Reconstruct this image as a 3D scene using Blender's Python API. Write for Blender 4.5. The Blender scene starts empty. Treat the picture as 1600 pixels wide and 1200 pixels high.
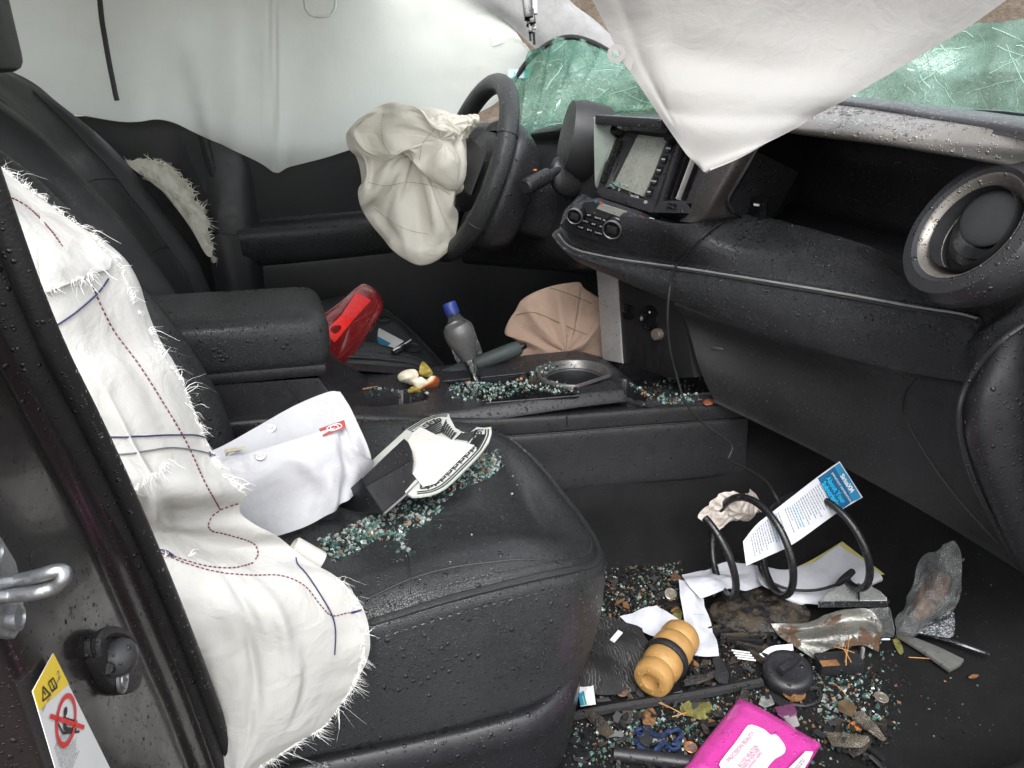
import bpy, bmesh, math, random
import numpy as np
from mathutils import Vector, Matrix
from mathutils.bvhtree import BVHTree

random.seed(7); RNG = np.random.default_rng(11)
SC = bpy.context.scene
COL = SC.collection
rad = math.radians

# ---------------------------------------------------------------- camera
CAM = np.array([-0.39263605, -1.28709065, 0.90031337])
YAW, PIT, ROL = np.radians([17.473815, 22.653540, -0.761481]); FPX = 1204.2606
_f = np.array([math.sin(YAW)*math.cos(PIT), math.cos(YAW)*math.cos(PIT), -math.sin(PIT)])
_r0 = np.array([math.cos(YAW), -math.sin(YAW), 0.0]); _u0 = np.cross(_r0, _f)
_r = math.cos(ROL)*_r0 + math.sin(ROL)*_u0
_u = -math.sin(ROL)*_r0 + math.cos(ROL)*_u0
cd = bpy.data.cameras.new('camera'); cam = bpy.data.objects.new('camera', cd); COL.objects.link(cam)
cd.sensor_width = 36.0; cd.lens = FPX/1600*36.0; cd.clip_start = 0.02; cd.clip_end = 3000
cam.matrix_world = Matrix(((_r[0], _u[0], -_f[0], CAM[0]), (_r[1], _u[1], -_f[1], CAM[1]),
                           (_r[2], _u[2], -_f[2], CAM[2]), (0, 0, 0, 1)))
SC.camera = cam

# ---------------------------------------------------------------- daylight: grey overcast
SUN_EL, SUN_AZ = rad(52), rad(200)      # azimuth of the brightest part of the sky, from +Y clockwise
w = bpy.data.worlds.new('World'); SC.world = w; w.use_nodes = True
nt = w.node_tree; nt.nodes.clear()
sky = nt.nodes.new('ShaderNodeTexSky'); sky.sky_type = 'NISHITA'; sky.sun_disc = False
sky.sun_elevation = SUN_EL; sky.sun_rotation = SUN_AZ; sky.dust_density = 2.0; sky.air_density = 1.2; sky.ozone_density = 1.0
hs = nt.nodes.new('ShaderNodeHueSaturation'); hs.inputs['Saturation'].default_value = 0.17
bg = nt.nodes.new('ShaderNodeBackground'); bg.inputs['Strength'].default_value = 0.15
ow = nt.nodes.new('ShaderNodeOutputWorld')
nt.links.new(sky.outputs[0], hs.inputs['Color']); nt.links.new(hs.outputs[0], bg.inputs[0]); nt.links.new(bg.outputs[0], ow.inputs[0])
sl = bpy.data.lights.new('sun', 'SUN'); sl.energy = .8; sl.angle = rad(35); sl.color = (1.0, 0.985, 0.965)
so = bpy.data.objects.new('sun', sl); COL.objects.link(so); so.location = (0, -3, 6)
_sd = Vector((math.sin(SUN_AZ)*math.cos(SUN_EL), math.cos(SUN_AZ)*math.cos(SUN_EL), math.sin(SUN_EL)))
so.rotation_euler = _sd.to_track_quat('Z', 'Y').to_euler()
vs = SC.view_settings; vs.view_transform = 'Standard'; vs.look = 'None'; vs.gamma = 1.0; vs.exposure = 1.6
SC.render.engine = 'CYCLES'
SC.cycles.max_bounces = 10; SC.cycles.transparent_max_bounces = 12; SC.cycles.transmission_bounces = 8
SC.cycles.use_denoising = True

# ---------------------------------------------------------------- helpers
def ray(px, py):
    return _f + _r*(px-800)/FPX - _u*(py-600)/FPX
def Y(px, py, y):
    d = ray(px, py); return CAM + d*((y-CAM[1])/d[1])
def X(px, py, x):
    d = ray(px, py); return CAM + d*((x-CAM[0])/d[0])
def Z(px, py, z):
    d = ray(px, py); return CAM + d*((z-CAM[2])/d[2])
def D(px, py, t):
    return CAM + ray(px, py)*t
def PL(px, py, p0, n):
    """point where the line of sight through a photo pixel meets a plane"""
    d = ray(px, py); n = np.asarray(n, float); return CAM + d*(((np.asarray(p0, float)-CAM)@n)/(d@n))
def A(*p): return np.array(p, float)
def nrm(v):
    v = np.asarray(v, float); return v/(np.linalg.norm(v)+1e-12)

def crv(pts, n, closed=False):
    """Catmull-Rom resampling by chord length"""
    P = np.asarray(pts, float)
    if len(P) == 2 and not closed:
        t = np.linspace(0, 1, n)[:, None]; return P[0]*(1-t)+P[1]*t
    if closed: Q = np.vstack([P[-1], P, P[0], P[1]])
    else: Q = np.vstack([2*P[0]-P[1], P, 2*P[-1]-P[-2]])
    m = len(P) if closed else len(P)-1
    L = np.array([np.linalg.norm(Q[i+2]-Q[i+1]) for i in range(m)])+1e-9
    cum = np.concatenate([[0], np.cumsum(L)])
    s = np.linspace(0, cum[-1], n+1)[:-1] if closed else np.linspace(0, cum[-1], n)
    out = []
    for v in s:
        i = min(max(int(np.searchsorted(cum, v, side='right'))-1, 0), m-1)
        t = (v-cum[i])/L[i]
        a, b, c, d = Q[i], Q[i+1], Q[i+2], Q[i+3]
        # centripetal-like damping: limit tangents when neighbours are much longer
        la, lc = np.linalg.norm(b-a)+1e-9, np.linalg.norm(d-c)+1e-9; lb = L[i]
        m1 = (c-a)/(la+lb)*lb; m2 = (d-b)/(lb+lc)*lb
        out.append((2*t**3-3*t**2+1)*b+(t**3-2*t**2+t)*m1+(-2*t**3+3*t**2)*c+(t**3-t**2)*m2)
    return np.array(out)
def ucr(Q, n, closed=False):
    """uniform Catmull-Rom (keeps the control rows' parameter)"""
    P = np.asarray(Q, float); m = len(P) if closed else len(P)-1
    if closed: E = np.concatenate([P[-1:], P, P[:2]])
    else: E = np.concatenate([2*P[:1]-P[1:2], P, 2*P[-1:]-P[-2:-1]])
    s = np.linspace(0, m, n+1)[:-1] if closed else np.linspace(0, m, n)
    out = []
    for v in s:
        i = min(int(v), m-1); t = v-i; a, b, c, d = E[i], E[i+1], E[i+2], E[i+3]
        out.append(.5*((2*b)+(-a+c)*t+(2*a-5*b+4*c-d)*t*t+(-a+3*b-3*c+d)*t**3))
    return np.array(out)

def _h(i, j, k, s):
    x = (i*374761393+j*668265263+k*2147483647+s*144269504) & 0xffffffff
    x = ((x ^ (x >> 13))*1274126177) & 0xffffffff
    return ((x ^ (x >> 16)) & 0xffff)/65535.0
def vnoise(P, seed=0):
    P = np.asarray(P, float); I = np.floor(P).astype(np.int64); Fr = P-I; Fr = Fr*Fr*(3-2*Fr)
    r = 0
    for a in (0, 1):
        for b in (0, 1):
            for c in (0, 1):
                wt = (Fr[..., 0] if a else 1-Fr[..., 0])*(Fr[..., 1] if b else 1-Fr[..., 1])*(Fr[..., 2] if c else 1-Fr[..., 2])
                r = r+wt*_h(I[..., 0]+a, I[..., 1]+b, I[..., 2]+c, seed)
    return r*2-1
def fbm(P, sc, octv=3, seed=0, ridge=False):
    r = 0; a = 1; P = np.asarray(P, float)*sc
    for o in range(octv):
        n = vnoise(P, seed+o*17); r = r+a*((1-2*np.abs(n)) if ridge else n); a *= .5; P = P*2.03+5.1
    return r

def crumple(P, n, f, amp, seed, warp=.35):
    """sharp random folds, as in crushed cloth or paper: triangle waves across random directions"""
    rg_ = np.random.default_rng(seed); P = np.asarray(P, float); W_ = np.stack([vnoise(P*f*.5, seed+k) for k in range(3)], -1)/f*warp; Q = P+W_; r = 0
    for i in range(n):
        d_ = nrm(rg_.normal(0, 1, 3)); ff = f*rg_.uniform(.5, 1.7); x = Q@d_*ff+rg_.uniform(0, 2)
        r = r+(np.abs((x % 2)-1)-.5)*amp*f/ff
    return r/math.sqrt(n)
ORG = {}
def thing(name, label, cat, loc, group=None):
    o = bpy.data.objects.new(name, None); COL.objects.link(o); o.empty_display_size = .02
    o.location = loc; o['label'] = label; o['category'] = cat
    if group: o['group'] = group
    ORG[o.name] = np.array(loc, float); return o
def tag(o, label=None, cat=None, group=None, kind=None):
    if label: o['label'] = label
    if cat: o['category'] = cat
    if group: o['group'] = group
    if kind: o['kind'] = kind
    return o
def join(geos):
    V = []; Fc = []; n = 0
    for v, f in geos:
        V.append(np.asarray(v, float)); Fc += [tuple(i+n for i in q) for q in f]; n += len(v)
    return np.vstack(V), Fc
def mk(name, geo, mat, parent=None, smooth=True, sharp=38, uv=None, label=None, kind=None):
    if isinstance(geo, list): geo = join(geo)
    V, Fc = geo; V = np.asarray(V, float)
    if parent is not None: org = ORG[parent.name]
    else:
        org = V.mean(0); org = np.array([org[0], org[1], V[:, 2].min()])
    me = bpy.data.meshes.new(name); me.from_pydata((V-org).tolist(), [], [tuple(int(i) for i in q) for q in Fc]); me.update()
    if uv is not None:
        ul = me.uv_layers.new(name='UVMap'); li = np.empty(len(me.loops), np.int32); me.loops.foreach_get('vertex_index', li)
        ul.data.foreach_set('uv', np.asarray(uv, np.float32)[li].ravel())
    if smooth:
        me.shade_smooth()
        if sharp: me.set_sharp_from_angle(angle=rad(sharp))
    ms = mat if isinstance(mat, (list, tuple)) else [mat]
    for m in ms: me.materials.append(m)
    ob = bpy.data.objects.new(name, me); COL.objects.link(ob)
    if parent is not None: ob.parent = parent; ORG[ob.name] = org
    else: ob.location = org; ORG[ob.name] = org
    if label: ob['label'] = label
    if kind: ob['kind'] = kind
    return ob
def dup(o, off=(0, 0, 0), M=None, parent=None):
    """copy of a part or a thing with its parts; shares mesh data"""
    c = o.copy(); COL.objects.link(c); c.parent = parent
    ORG[c.name] = ORG[o.name]
    for ch in [q for q in o.children]: dup(ch, parent=c)
    return c
def bvh(*obs):
    V = []; Fc = []; n = 0
    for o in obs:
        me = o.data; org = ORG[o.name]
        V += [tuple(np.array(v.co)+org) for v in me.vertices]; Fc += [tuple(i+n for i in p.vertices) for p in me.polygons]; n = len(V)
    return BVHTree.FromPolygons(V, Fc)
def hit(bv, px, py, lift=0.0):
    d = ray(px, py); d = d/np.linalg.norm(d)
    h = bv.ray_cast(Vector(CAM), Vector(d))
    if h[0] is None: return None, None
    n = np.array(h[1]); n = n if n@d < 0 else -n
    return np.array(h[0])+n*lift, n
def drop(bv, x, y, z0=2.0):
    h = bv.ray_cast(Vector((x, y, z0)), Vector((0, 0, -1)))
    if h[0] is None: return None, None
    return np.array(h[0]), np.array(h[1])

# ---- geometry makers: all return (verts, faces)
def normals_grid(G):
    du = np.gradient(G, axis=0); dv = np.gradient(G, axis=1); n = np.cross(du, dv)
    return n/(np.linalg.norm(n, axis=2, keepdims=True)+1e-12)
def gfaces(a, b, off=0, cu=False, cv=False, flip=False):
    Fc = []
    for i in range(a if cu else a-1):
        for j in range(b if cv else b-1):
            q = (off+i*b+j, off+((i+1) % a)*b+j, off+((i+1) % a)*b+(j+1) % b, off+i*b+(j+1) % b)
            Fc.append(q[::-1] if flip else q)
    return Fc
def relax(X0, s, it, k, bend, cyc=False, pin=None, kpin=.5, grav=0.0):
    """let a sheet with s times too much cloth buckle into wrinkles near its given shape"""
    X = X0.copy(); T = X0; a, b = X.shape[:2]; kk = np.full((a, b, 1), k)
    if pin is not None: kk[pin] = kpin
    def pair(di, dj):
        if cyc:
            return (slice(0, a-di), slice(None)), dj
        j0, j1 = (0, b-dj) if dj >= 0 else (-dj, b)
        return (slice(0, a-di), slice(j0, j1)), (slice(di, a), slice(j0+dj, j1+dj))
    offs = [(0, 1), (1, 0), (1, 1), (1, -1), (0, 2), (2, 0)]; Ls = []
    def AB(M_, di, dj):
        if cyc: return M_[0:a-di], np.roll(M_, -dj, 1)[di:a]
        p, q = pair(di, dj); return M_[p], M_[q]
    for o in offs:
        P, Q = AB(T, *o); Ls.append(np.linalg.norm(Q-P, axis=2, keepdims=True)*s)
    for i in range(it):
        acc = np.zeros_like(X)
        for o, L in zip(offs, Ls):
            P, Q = AB(X, *o); d = Q-P; l = np.linalg.norm(d, axis=2, keepdims=True)+1e-9; w_ = .5 if max(abs(o[0]), abs(o[1])) < 2 else .18*bend*10
            c = d*(1-L/l)*w_; c = np.where(l < L, c, c*1.0)
            if cyc:
                acc[0:a-o[0]] += c; tmp = np.zeros_like(X); tmp[o[0]:a] = c; acc -= np.roll(tmp, o[1], 1)
            else:
                p, q = pair(*o); acc[p] += c; acc[q] -= c
        X = X+acc*.30; X = X+kk*(T-X)
        if grav: X[..., 2] -= grav
        if i % 3 == 0:
            lap = np.zeros_like(X); lap[1:-1] += X[:-2]+X[2:]-2*X[1:-1]
            if cyc: lap += np.roll(X, 1, 1)+np.roll(X, -1, 1)-2*X
            else: lap[:, 1:-1] += X[:, :-2]+X[:, 2:]-2*X[:, 1:-1]
            X = X+lap*bend
    return X
def relax2(X, r, cyc=False, pins=''):
    """big folds on a coarse copy first, then fine wrinkles"""
    a, b = X.shape[:2]; c = r.get('coarse', 0)
    def pm(a, b):
        p = np.zeros((a, b), bool)
        if 't' in pins: p[0] = 1
        if 'b' in pins: p[-1] = 1
        if 'l' in pins: p[:, 0] = 1
        if 'r' in pins: p[:, -1] = 1
        return p
    if c:
        ia = np.unique(np.linspace(0, a-1, max(6, a//c)).round().astype(int)); ib = np.arange(0, b, c) if cyc else np.unique(np.linspace(0, b-1, max(6, b//c)).round().astype(int))
        S_ = relax(X[np.ix_(ia, ib)], r['cs'], r.get('cit', 200), r['k'], r.get('cbend', .03), cyc, pm(len(ia), len(ib)), r.get('kp', .3), r.get('g', 0))
        R1 = np.array([ucr(row, b, cyc) for row in S_]); X = np.stack([ucr(R1[:, j], a) for j in range(b)], 1)
    if r.get('it', 0): X = relax(X, r['s'], r['it'], r['k'] if not c else .03, r['bend'], cyc, pm(a, b), r.get('kp', .3), r.get('g', 0))
    if cyc:
        m_ = max(2, int(a*.22)); c0 = X[m_].mean(0); H = X[m_]-c0
        for i in range(m_): X[i] = c0+H*((i+.5)/(m_+.5))
        for _ in range(14): X[1:m_+3] = .5*X[1:m_+3]+.25*(X[0:m_+2]+X[2:m_+4])
    return X
def grid(ctrl, n=(30, 30), thick=0.0, disp=None, cu=False, cv=False, rlx=None):
    """smooth sheet through a control grid [row][col] of points; thick>0 adds a second face behind it. Returns verts, faces, uv"""
    C_ = np.asarray(ctrl, float)
    R1 = np.array([ucr(row, n[1], cv) for row in C_])
    G = np.stack([ucr(R1[:, j], n[0], cu) for j in range(R1.shape[1])], axis=1)
    N = normals_grid(G)
    # make normals face the viewer side by default (towards the camera at the grid's middle)
    mid = G[G.shape[0]//2, G.shape[1]//2]; s = 1.0 if N[G.shape[0]//2, G.shape[1]//2] @ (CAM-mid) > 0 else -1.0
    N = N*s
    a, b = G.shape[:2]
    uu, vv = np.meshgrid(np.linspace(0, 1, a), np.linspace(0, 1, b), indexing='ij')
    if disp is not None: G = G+N*disp(G, uu, vv)[..., None]
    if rlx: 
        G = relax2(G, rlx, False, rlx.get('pins', ''))
        N = normals_grid(G)*s
    V = G.reshape(-1, 3); uv = np.stack([vv, 1-uu], -1).reshape(-1, 2)
    Fc = gfaces(a, b, 0, cu, cv, flip=(s < 0))
    if thick:
        Bk = (G-N*thick).reshape(-1, 3); off = len(V); V = np.vstack([V, Bk]); uv = np.vstack([uv, uv])
        Fc += gfaces(a, b, off, cu, cv, flip=(s > 0))
        if not cu:
            for i in (0, a-1):
                for j in range(b if cv else b-1):
                    j2 = (j+1) % b; q = (i*b+j, i*b+j2, off+i*b+j2, off+i*b+j); Fc.append(q if (i == 0) == (s > 0) else q[::-1])
        if not cv:
            for j in (0, b-1):
                for i in range(a if cu else a-1):
                    i2 = (i+1) % a; q = (i*b+j, i2*b+j, off+i2*b+j, off+i*b+j); Fc.append(q if (j != 0) == (s > 0) else q[::-1])
    return V, Fc, uv
def sheet(name, ctrl, mat, parent=None, n=(30, 30), thick=0.0, disp=None, rlx=None, **k):
    V, Fc, uv = grid(ctrl, n, thick, disp, rlx=rlx)
    return mk(name, (V, Fc), mat, parent, uv=uv, **k)
def tube(pts, r, seg=8, n=None, closed=False, cap=True):
    P = np.asarray(pts, float) if n is None else crv(pts, n, closed)
    m = len(P); R_ = np.full(m, r) if np.isscalar(r) else np.interp(np.linspace(0, 1, m), np.linspace(0, 1, len(r)), r)
    T = np.gradient(P, axis=0)
    if closed: T = np.roll(P, -1, 0)-np.roll(P, 1, 0)
    T = T/(np.linalg.norm(T, axis=1, keepdims=True)+1e-12)
    up = A(0, 0, 1) if abs(T[0][2]) < .9 else A(1, 0, 0)
    nn = nrm(np.cross(T[0], up)); V = []
    for i in range(m):
        nn = nrm(nn-T[i]*(nn@T[i])); b = np.cross(T[i], nn)
        for k in range(seg):
            a = 2*math.pi*k/seg; V.append(P[i]+R_[i]*(math.cos(a)*nn+math.sin(a)*b))
    Fc = gfaces(m, seg, 0, closed, True, flip=True)
    if cap and not closed:
        Fc.append(tuple(range(seg))[::-1]); Fc.append(tuple((m-1)*seg+k for k in range(seg)))
        Fc[-2] = Fc[-2][::-1]; Fc[-1] = Fc[-1][::-1]
        Fc[-2], Fc[-1] = tuple(range(seg-1, -1, -1)), tuple((m-1)*seg+k for k in range(seg))
    return np.array(V), Fc
def frame(axis, hint=(0, 0, 1)):
    a = nrm(axis); h = np.asarray(hint, float)
    if abs(nrm(h)@a) > .98: h = A(1, 0, 0)
    x = nrm(np.cross(h, a)); y = np.cross(a, x); return x, y, a
def lathe(prof, base, axis, seg=32, hint=(0, 0, 1), sx=1.0, sy=1.0, cap=True):
    """profile [(r, h)] spun round axis"""
    x, y, a = frame(axis, hint); V = []; b = np.asarray(base, float)
    for r, h in prof:
        for k in range(seg):
            t = 2*math.pi*k/seg; V.append(b+a*h+r*(sx*math.cos(t)*x+sy*math.sin(t)*y))
    m = len(prof); Fc = gfaces(m, seg, 0, False, True, flip=True)
    if cap:
        if prof[0][0] > 1e-6: Fc.append(tuple(range(seg))[::-1])
        if prof[-1][0] > 1e-6: Fc.append(tuple((m-1)*seg+k for k in range(seg)))
    return np.array(V), Fc
def bmgeo(bm):
    bm.verts.ensure_lookup_table(); bm.verts.index_update()
    V = np.array([v.co[:] for v in bm.verts]); Fc = [tuple(v.index for v in f.verts) for f in bm.faces]; bm.free(); return V, Fc
def box(c, size, axes=None, bev=0.0, seg=2):
    """bevelled box; axes = three unit vectors for size's x, y, z"""
    bm = bmesh.new(); bmesh.ops.create_cube(bm, size=1.0)
    for v in bm.verts: v.co = Vector((v.co.x*size[0], v.co.y*size[1], v.co.z*size[2]))
    if bev: bmesh.ops.bevel(bm, geom=list(bm.edges), offset=bev, segments=seg, profile=.6, affect='EDGES')
    V, Fc = bmgeo(bm)
    if axes is not None: V = V@np.array(axes)
    return V+np.asarray(c, float), Fc
def prism(top, depth, bev=0.0, seg=2):
    """outline (3-D points, roughly coplanar) pushed along vector depth"""
    T = np.asarray(top, float); dv = np.asarray(depth, float); n = len(T)
    bm = bmesh.new()
    a = [bm.verts.new(p) for p in T]; b = [bm.verts.new(p+dv) for p in T]
    f1 = bm.faces.new(a); f2 = bm.faces.new(b[::-1])
    for i in range(n): bm.faces.new((a[(i+1) % n], a[i], b[i], b[(i+1) % n]))
    bmesh.ops.recalc_face_normals(bm, faces=bm.faces[:])
    if bev:
        ed = [e for e in bm.edges if (e.verts[0] in a) == (e.verts[1] in a)]
        bmesh.ops.bevel(bm, geom=ed, offset=bev, segments=seg, profile=.6, affect='EDGES')
    bmesh.ops.triangulate(bm, faces=[f for f in bm.faces if len(f.verts) > 4])
    return bmgeo(bm)
def pillow(out, front, back, rings=14, n=60, disp=None, pw=.5, toward=None, cen=None, rlx=None):
    """closed puffed body on a closed 3-D outline; front/back = half-thickness along 'toward'"""
    O = crv(out, n, True); c = O.mean(0) if cen is None else np.asarray(cen, float)
    tw = nrm(CAM-c) if toward is None else nrm(toward)
    V = []; 
    S_ = np.sin(np.linspace(0, math.pi/2, rings+1)[1:])
    fr = [c+tw*front]; 
    for s in S_: 
        fr += list(c+(O-c)*s+tw*front*max(0, 1-s*s)**pw)
    fr = np.array(fr); bk = [c-tw*back]
    for s in S_[:-1]: bk += list(c+(O-c)*s-tw*back*max(0, 1-s*s)**pw)
    bk = np.array(bk)
    if disp is not None:
        fr = fr+tw*disp(fr)[:, None]; bk = bk-tw*disp(bk)[:, None]
    if rlx:
        Fg = relax2(fr[1:].reshape(rings, n, 3), rlx, True, 'b'); fr = np.vstack([Fg[0].mean(0)[None], Fg.reshape(-1, 3)])
    V = np.vstack([fr, bk]); nf = len(fr); Fc = []
    for j in range(n): Fc.append((0, 1+j, 1+(j+1) % n))
    for i in range(rings-1):
        for j in range(n):
            a = 1+i*n+j; b = 1+i*n+(j+1) % n; Fc.append((a, a+n, b+n, b))
    for j in range(n): Fc.append((nf, nf+1+(j+1) % n, nf+1+j))
    for i in range(rings-1):
        for j in range(n):
            a = nf+1+i*n+j; b = nf+1+i*n+(j+1) % n
            if i < rings-2: Fc.append((a, b, b+n, a+n))
            else:
                o = 1+(rings-1)*n; Fc.append((a, b, o+(j+1) % n, o+j))
    return V, Fc
def flatpoly(out3):
    T = np.asarray(out3, float); return T, [tuple(range(len(T)))]
def text(s, pos, xd, nd, size, mat, parent=None, name='lettering', lift=.0004, align='LEFT', sx=1.0, bold=0.0):
    cu = bpy.data.curves.new(name, 'FONT'); cu.body = s; cu.size = size; cu.align_x = align; cu.align_y = 'CENTER'; cu.offset = bold
    cu.resolution_u = 2
    tmp = bpy.data.objects.new('tmp', cu); COL.objects.link(tmp)
    bpy.context.view_layer.update()
    me = bpy.data.meshes.new_from_object(tmp.evaluated_get(bpy.context.evaluated_depsgraph_get()))
    bpy.data.objects.remove(tmp)
    z = nrm(nd); x = nrm(np.asarray(xd)-z*(np.asarray(xd)@z)); y = np.cross(z, x)
    V = np.array([v.co[:] for v in me.vertices])
    if len(V) == 0: return None
    V = np.asarray(pos)+np.outer(V[:, 0]*sx, x)+np.outer(V[:, 1], y)+z*lift
    Fc = [tuple(p.vertices) for p in me.polygons]; bpy.data.meshes.remove(me)
    return mk(name, (V, Fc), mat, parent, smooth=False)
def textg(s, pos, xd, nd, size, lift=.0004, align='LEFT', sx=1.0, bold=0.0):
    o = text(s, pos, xd, nd, size, None, None, lift=lift, align=align, sx=sx, bold=bold)
    if o is None: return (np.zeros((0, 3)), [])
    V = np.array([np.array(v.co)+ORG[o.name] for v in o.data.vertices]); Fc = [tuple(p.vertices) for p in o.data.polygons]
    bpy.data.objects.remove(o); return V, Fc
# ---------------------------------------------------------------- materials
MATS = {}
def newmat(name):
    m = bpy.data.materials.new(name); m.use_nodes = True; MATS[name] = m
    t = m.node_tree; return m, t, t.nodes['Principled BSDF']
def nd(t, typ, **k):
    n = t.nodes.new(typ)
    for a, b in k.items(): setattr(n, a, b)
    return n
def lk(t, a, b): t.links.new(a, b)
def math_(t, op, a, b=None, c=None, clamp=False):
    n = nd(t, 'ShaderNodeMath', operation=op, use_clamp=clamp)
    for i, v in enumerate((a, b, c)):
        if v is None: continue
        if hasattr(v, 'is_output'): lk(t, v, n.inputs[i])
        else: n.inputs[i].default_value = v
    return n.outputs[0]
def mixc(t, fac, a, b):
    n = nd(t, 'ShaderNodeMix', data_type='RGBA')
    for s, v in ((n.inputs[0], fac), (n.inputs[6], a), (n.inputs[7], b)):
        if hasattr(v, 'is_output'): lk(t, v, s)
        elif isinstance(v, (int, float)): s.default_value = v
        else: s.default_value = (*v, 1)
    return n.outputs[2]
def ramp(t, fac, stops, interp='LINEAR'):
    n = nd(t, 'ShaderNodeValToRGB'); n.color_ramp.interpolation = interp
    e = n.color_ramp.elements
    while len(e) < len(stops): e.new(.5)
    for i, (p, c) in enumerate(stops):
        e[i].position = p; e[i].color = (*c, 1) if not isinstance(c, (int, float)) else (c, c, c, 1)
    lk(t, fac, n.inputs[0]); return n.outputs[0]
def coords(t, space='Object'):
    return nd(t, 'ShaderNodeTexCoord').outputs[space]
def noise(t, vec, scale, detail=4, rough=.6, dist=0.0, out=0):
    n = nd(t, 'ShaderNodeTexNoise'); n.inputs['Scale'].default_value = scale; n.inputs['Detail'].default_value = detail
    n.inputs['Roughness'].default_value = rough; n.inputs['Distortion'].default_value = dist; lk(t, vec, n.inputs['Vector']); return n.outputs[out]
def voro(t, vec, scale, feat='F1', rnd=1.0):
    n = nd(t, 'ShaderNodeTexVoronoi', feature=feat); n.inputs['Scale'].default_value = scale; n.inputs['Randomness'].default_value = rnd
    lk(t, vec, n.inputs['Vector']); return n
def drops_layer(t, vec, scale, keep, rmax):
    """beads of rain water: rounded caps round scattered cell points; returns height in metres and a mask"""
    v = voro(t, vec, scale); d = v.outputs['Distance']
    sep = nd(t, 'ShaderNodeSeparateColor'); lk(t, v.outputs['Color'], sep.inputs[0])
    on = math_(t, 'LESS_THAN', sep.outputs[0], keep)
    r = math_(t, 'MULTIPLY_ADD', sep.outputs[1], rmax*.65, rmax*.35)
    q = math_(t, 'DIVIDE', d, r); q2 = math_(t, 'MULTIPLY', q, q)
    h = math_(t, 'SUBTRACT', 1.0, q2, clamp=True); h = math_(t, 'SQRT', h)
    h = math_(t, 'MULTIPLY', h, on); mask = math_(t, 'GREATER_THAN', h, .02)
    h = math_(t, 'MULTIPLY', h, r); h = math_(t, 'MULTIPLY', h, .75/scale)
    return h, mask
def addbump(t, b, h, dist=1.0, strength=1.0):
    n = nd(t, 'ShaderNodeBump'); n.inputs['Distance'].default_value = dist; n.inputs['Strength'].default_value = strength
    lk(t, h, n.inputs['Height'])
    if b.inputs['Normal'].links: lk(t, b.inputs['Normal'].links[0].from_socket, n.inputs['Normal'])
    lk(t, n.outputs[0], b.inputs['Normal'])
def wet(t, b, rough, small=.5, big=.35, s1=330., s2=150., film=0.0):
    """rain beads of two sizes over a surface: bump, and a glossy value inside each bead"""
    vec = coords(t)
    ns = noise(t, vec, 60, 2, .5, 0, 1)
    mp = nd(t, 'ShaderNodeVectorMath', operation='MULTIPLY_ADD'); lk(t, ns, mp.inputs[0]); mp.inputs[1].default_value = (.004,)*3; lk(t, vec, mp.inputs[2])
    pat = noise(t, vec, 11, 2, .5)
    k1 = math_(t, 'MULTIPLY', ramp(t, pat, [(.32, .25), (.62, 1.0)]), small)
    k2 = math_(t, 'MULTIPLY', ramp(t, pat, [(.35, .3), (.6, 1.0)]), big)
    h1, m1 = drops_layer(t, mp.outputs[0], s1, k1, .42); h2, m2 = drops_layer(t, mp.outputs[0], s2, k2, .40)
    h = math_(t, 'MAXIMUM', h1, h2); m = math_(t, 'MAXIMUM', m1, m2)
    addbump(t, b, h)
    rv = nd(t, 'ShaderNodeMix', data_type='FLOAT'); lk(t, m, rv.inputs[0]); rv.inputs[3].default_value = .04
    if hasattr(rough, 'is_output'): lk(t, rough, rv.inputs[2])
    else: rv.inputs[2].default_value = rough
    lk(t, rv.outputs[0], b.inputs['Roughness'])
def plain(name, col, rough=.5, metal=0.0, var=.15, vs_=40, bump=0.0, bs=600, spec=.5, coat=0.0, wetk=None, trans=0.0, sheen=0.0, sss=0.0):
    """general procedural surface: tone variation, roughness variation, fine relief"""
    m, t, b = newmat(name); vec = coords(t)
    n1 = noise(t, vec, vs_, 5, .65)
    lo = tuple(c*(1-var) for c in col); hi = tuple(min(1, c*(1+var)) for c in col)
    lk(t, ramp(t, n1, [(.3, lo), (.7, hi)]), b.inputs['Base Color'])
    n2 = noise(t, vec, vs_*1.7+3, 4, .6)
    rr = ramp(t, n2, [(.3, max(.02, rough-.07)), (.7, min(1, rough+.08))])
    b.inputs['Metallic'].default_value = metal; b.inputs['Specular IOR Level'].default_value = spec
    if coat: b.inputs['Coat Weight'].default_value = coat; b.inputs['Coat Roughness'].default_value = .08
    if trans: b.inputs['Transmission Weight'].default_value = trans
    if sheen: b.inputs['Sheen Weight'].default_value = sheen
    if sss: b.inputs['Subsurface Weight'].default_value = sss; b.inputs['Subsurface Scale'].default_value = .004
    if bump:
        n3 = noise(t, vec, bs, 3, .6); addbump(t, b, n3, dist=bump)
    if wetk: wet(t, b, rr, **wetk)
    else: lk(t, rr, b.inputs['Roughness'])
    return m
def leather(name, col, rough=.42, grain=420., wetk=None, gb=.00035):
    m, t, b = newmat(name); vec = coords(t)
    v = voro(t, vec, grain, 'DISTANCE_TO_EDGE'); g = ramp(t, v.outputs['Distance'], [(0, 0.0), (.12, 1.0)])
    big = noise(t, vec, 7, 4, .6); dirt = noise(t, vec, 38, 6, .7)
    c = mixc(t, ramp(t, big, [(.35, 0.0), (.7, .6)]), col, tuple(x*1.5 for x in col))
    c = mixc(t, ramp(t, dirt, [(.58, 0.0), (.75, .35)]), c, (.05, .045, .038))
    lk(t, c, b.inputs['Base Color'])
    rr = ramp(t, big, [(.3, rough-.1), (.7, rough+.1)])
    addbump(t, b, g, dist=gb)
    if wetk: wet(t, b, rr, **wetk)
    else: lk(t, rr, b.inputs['Roughness'])
    return m
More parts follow.
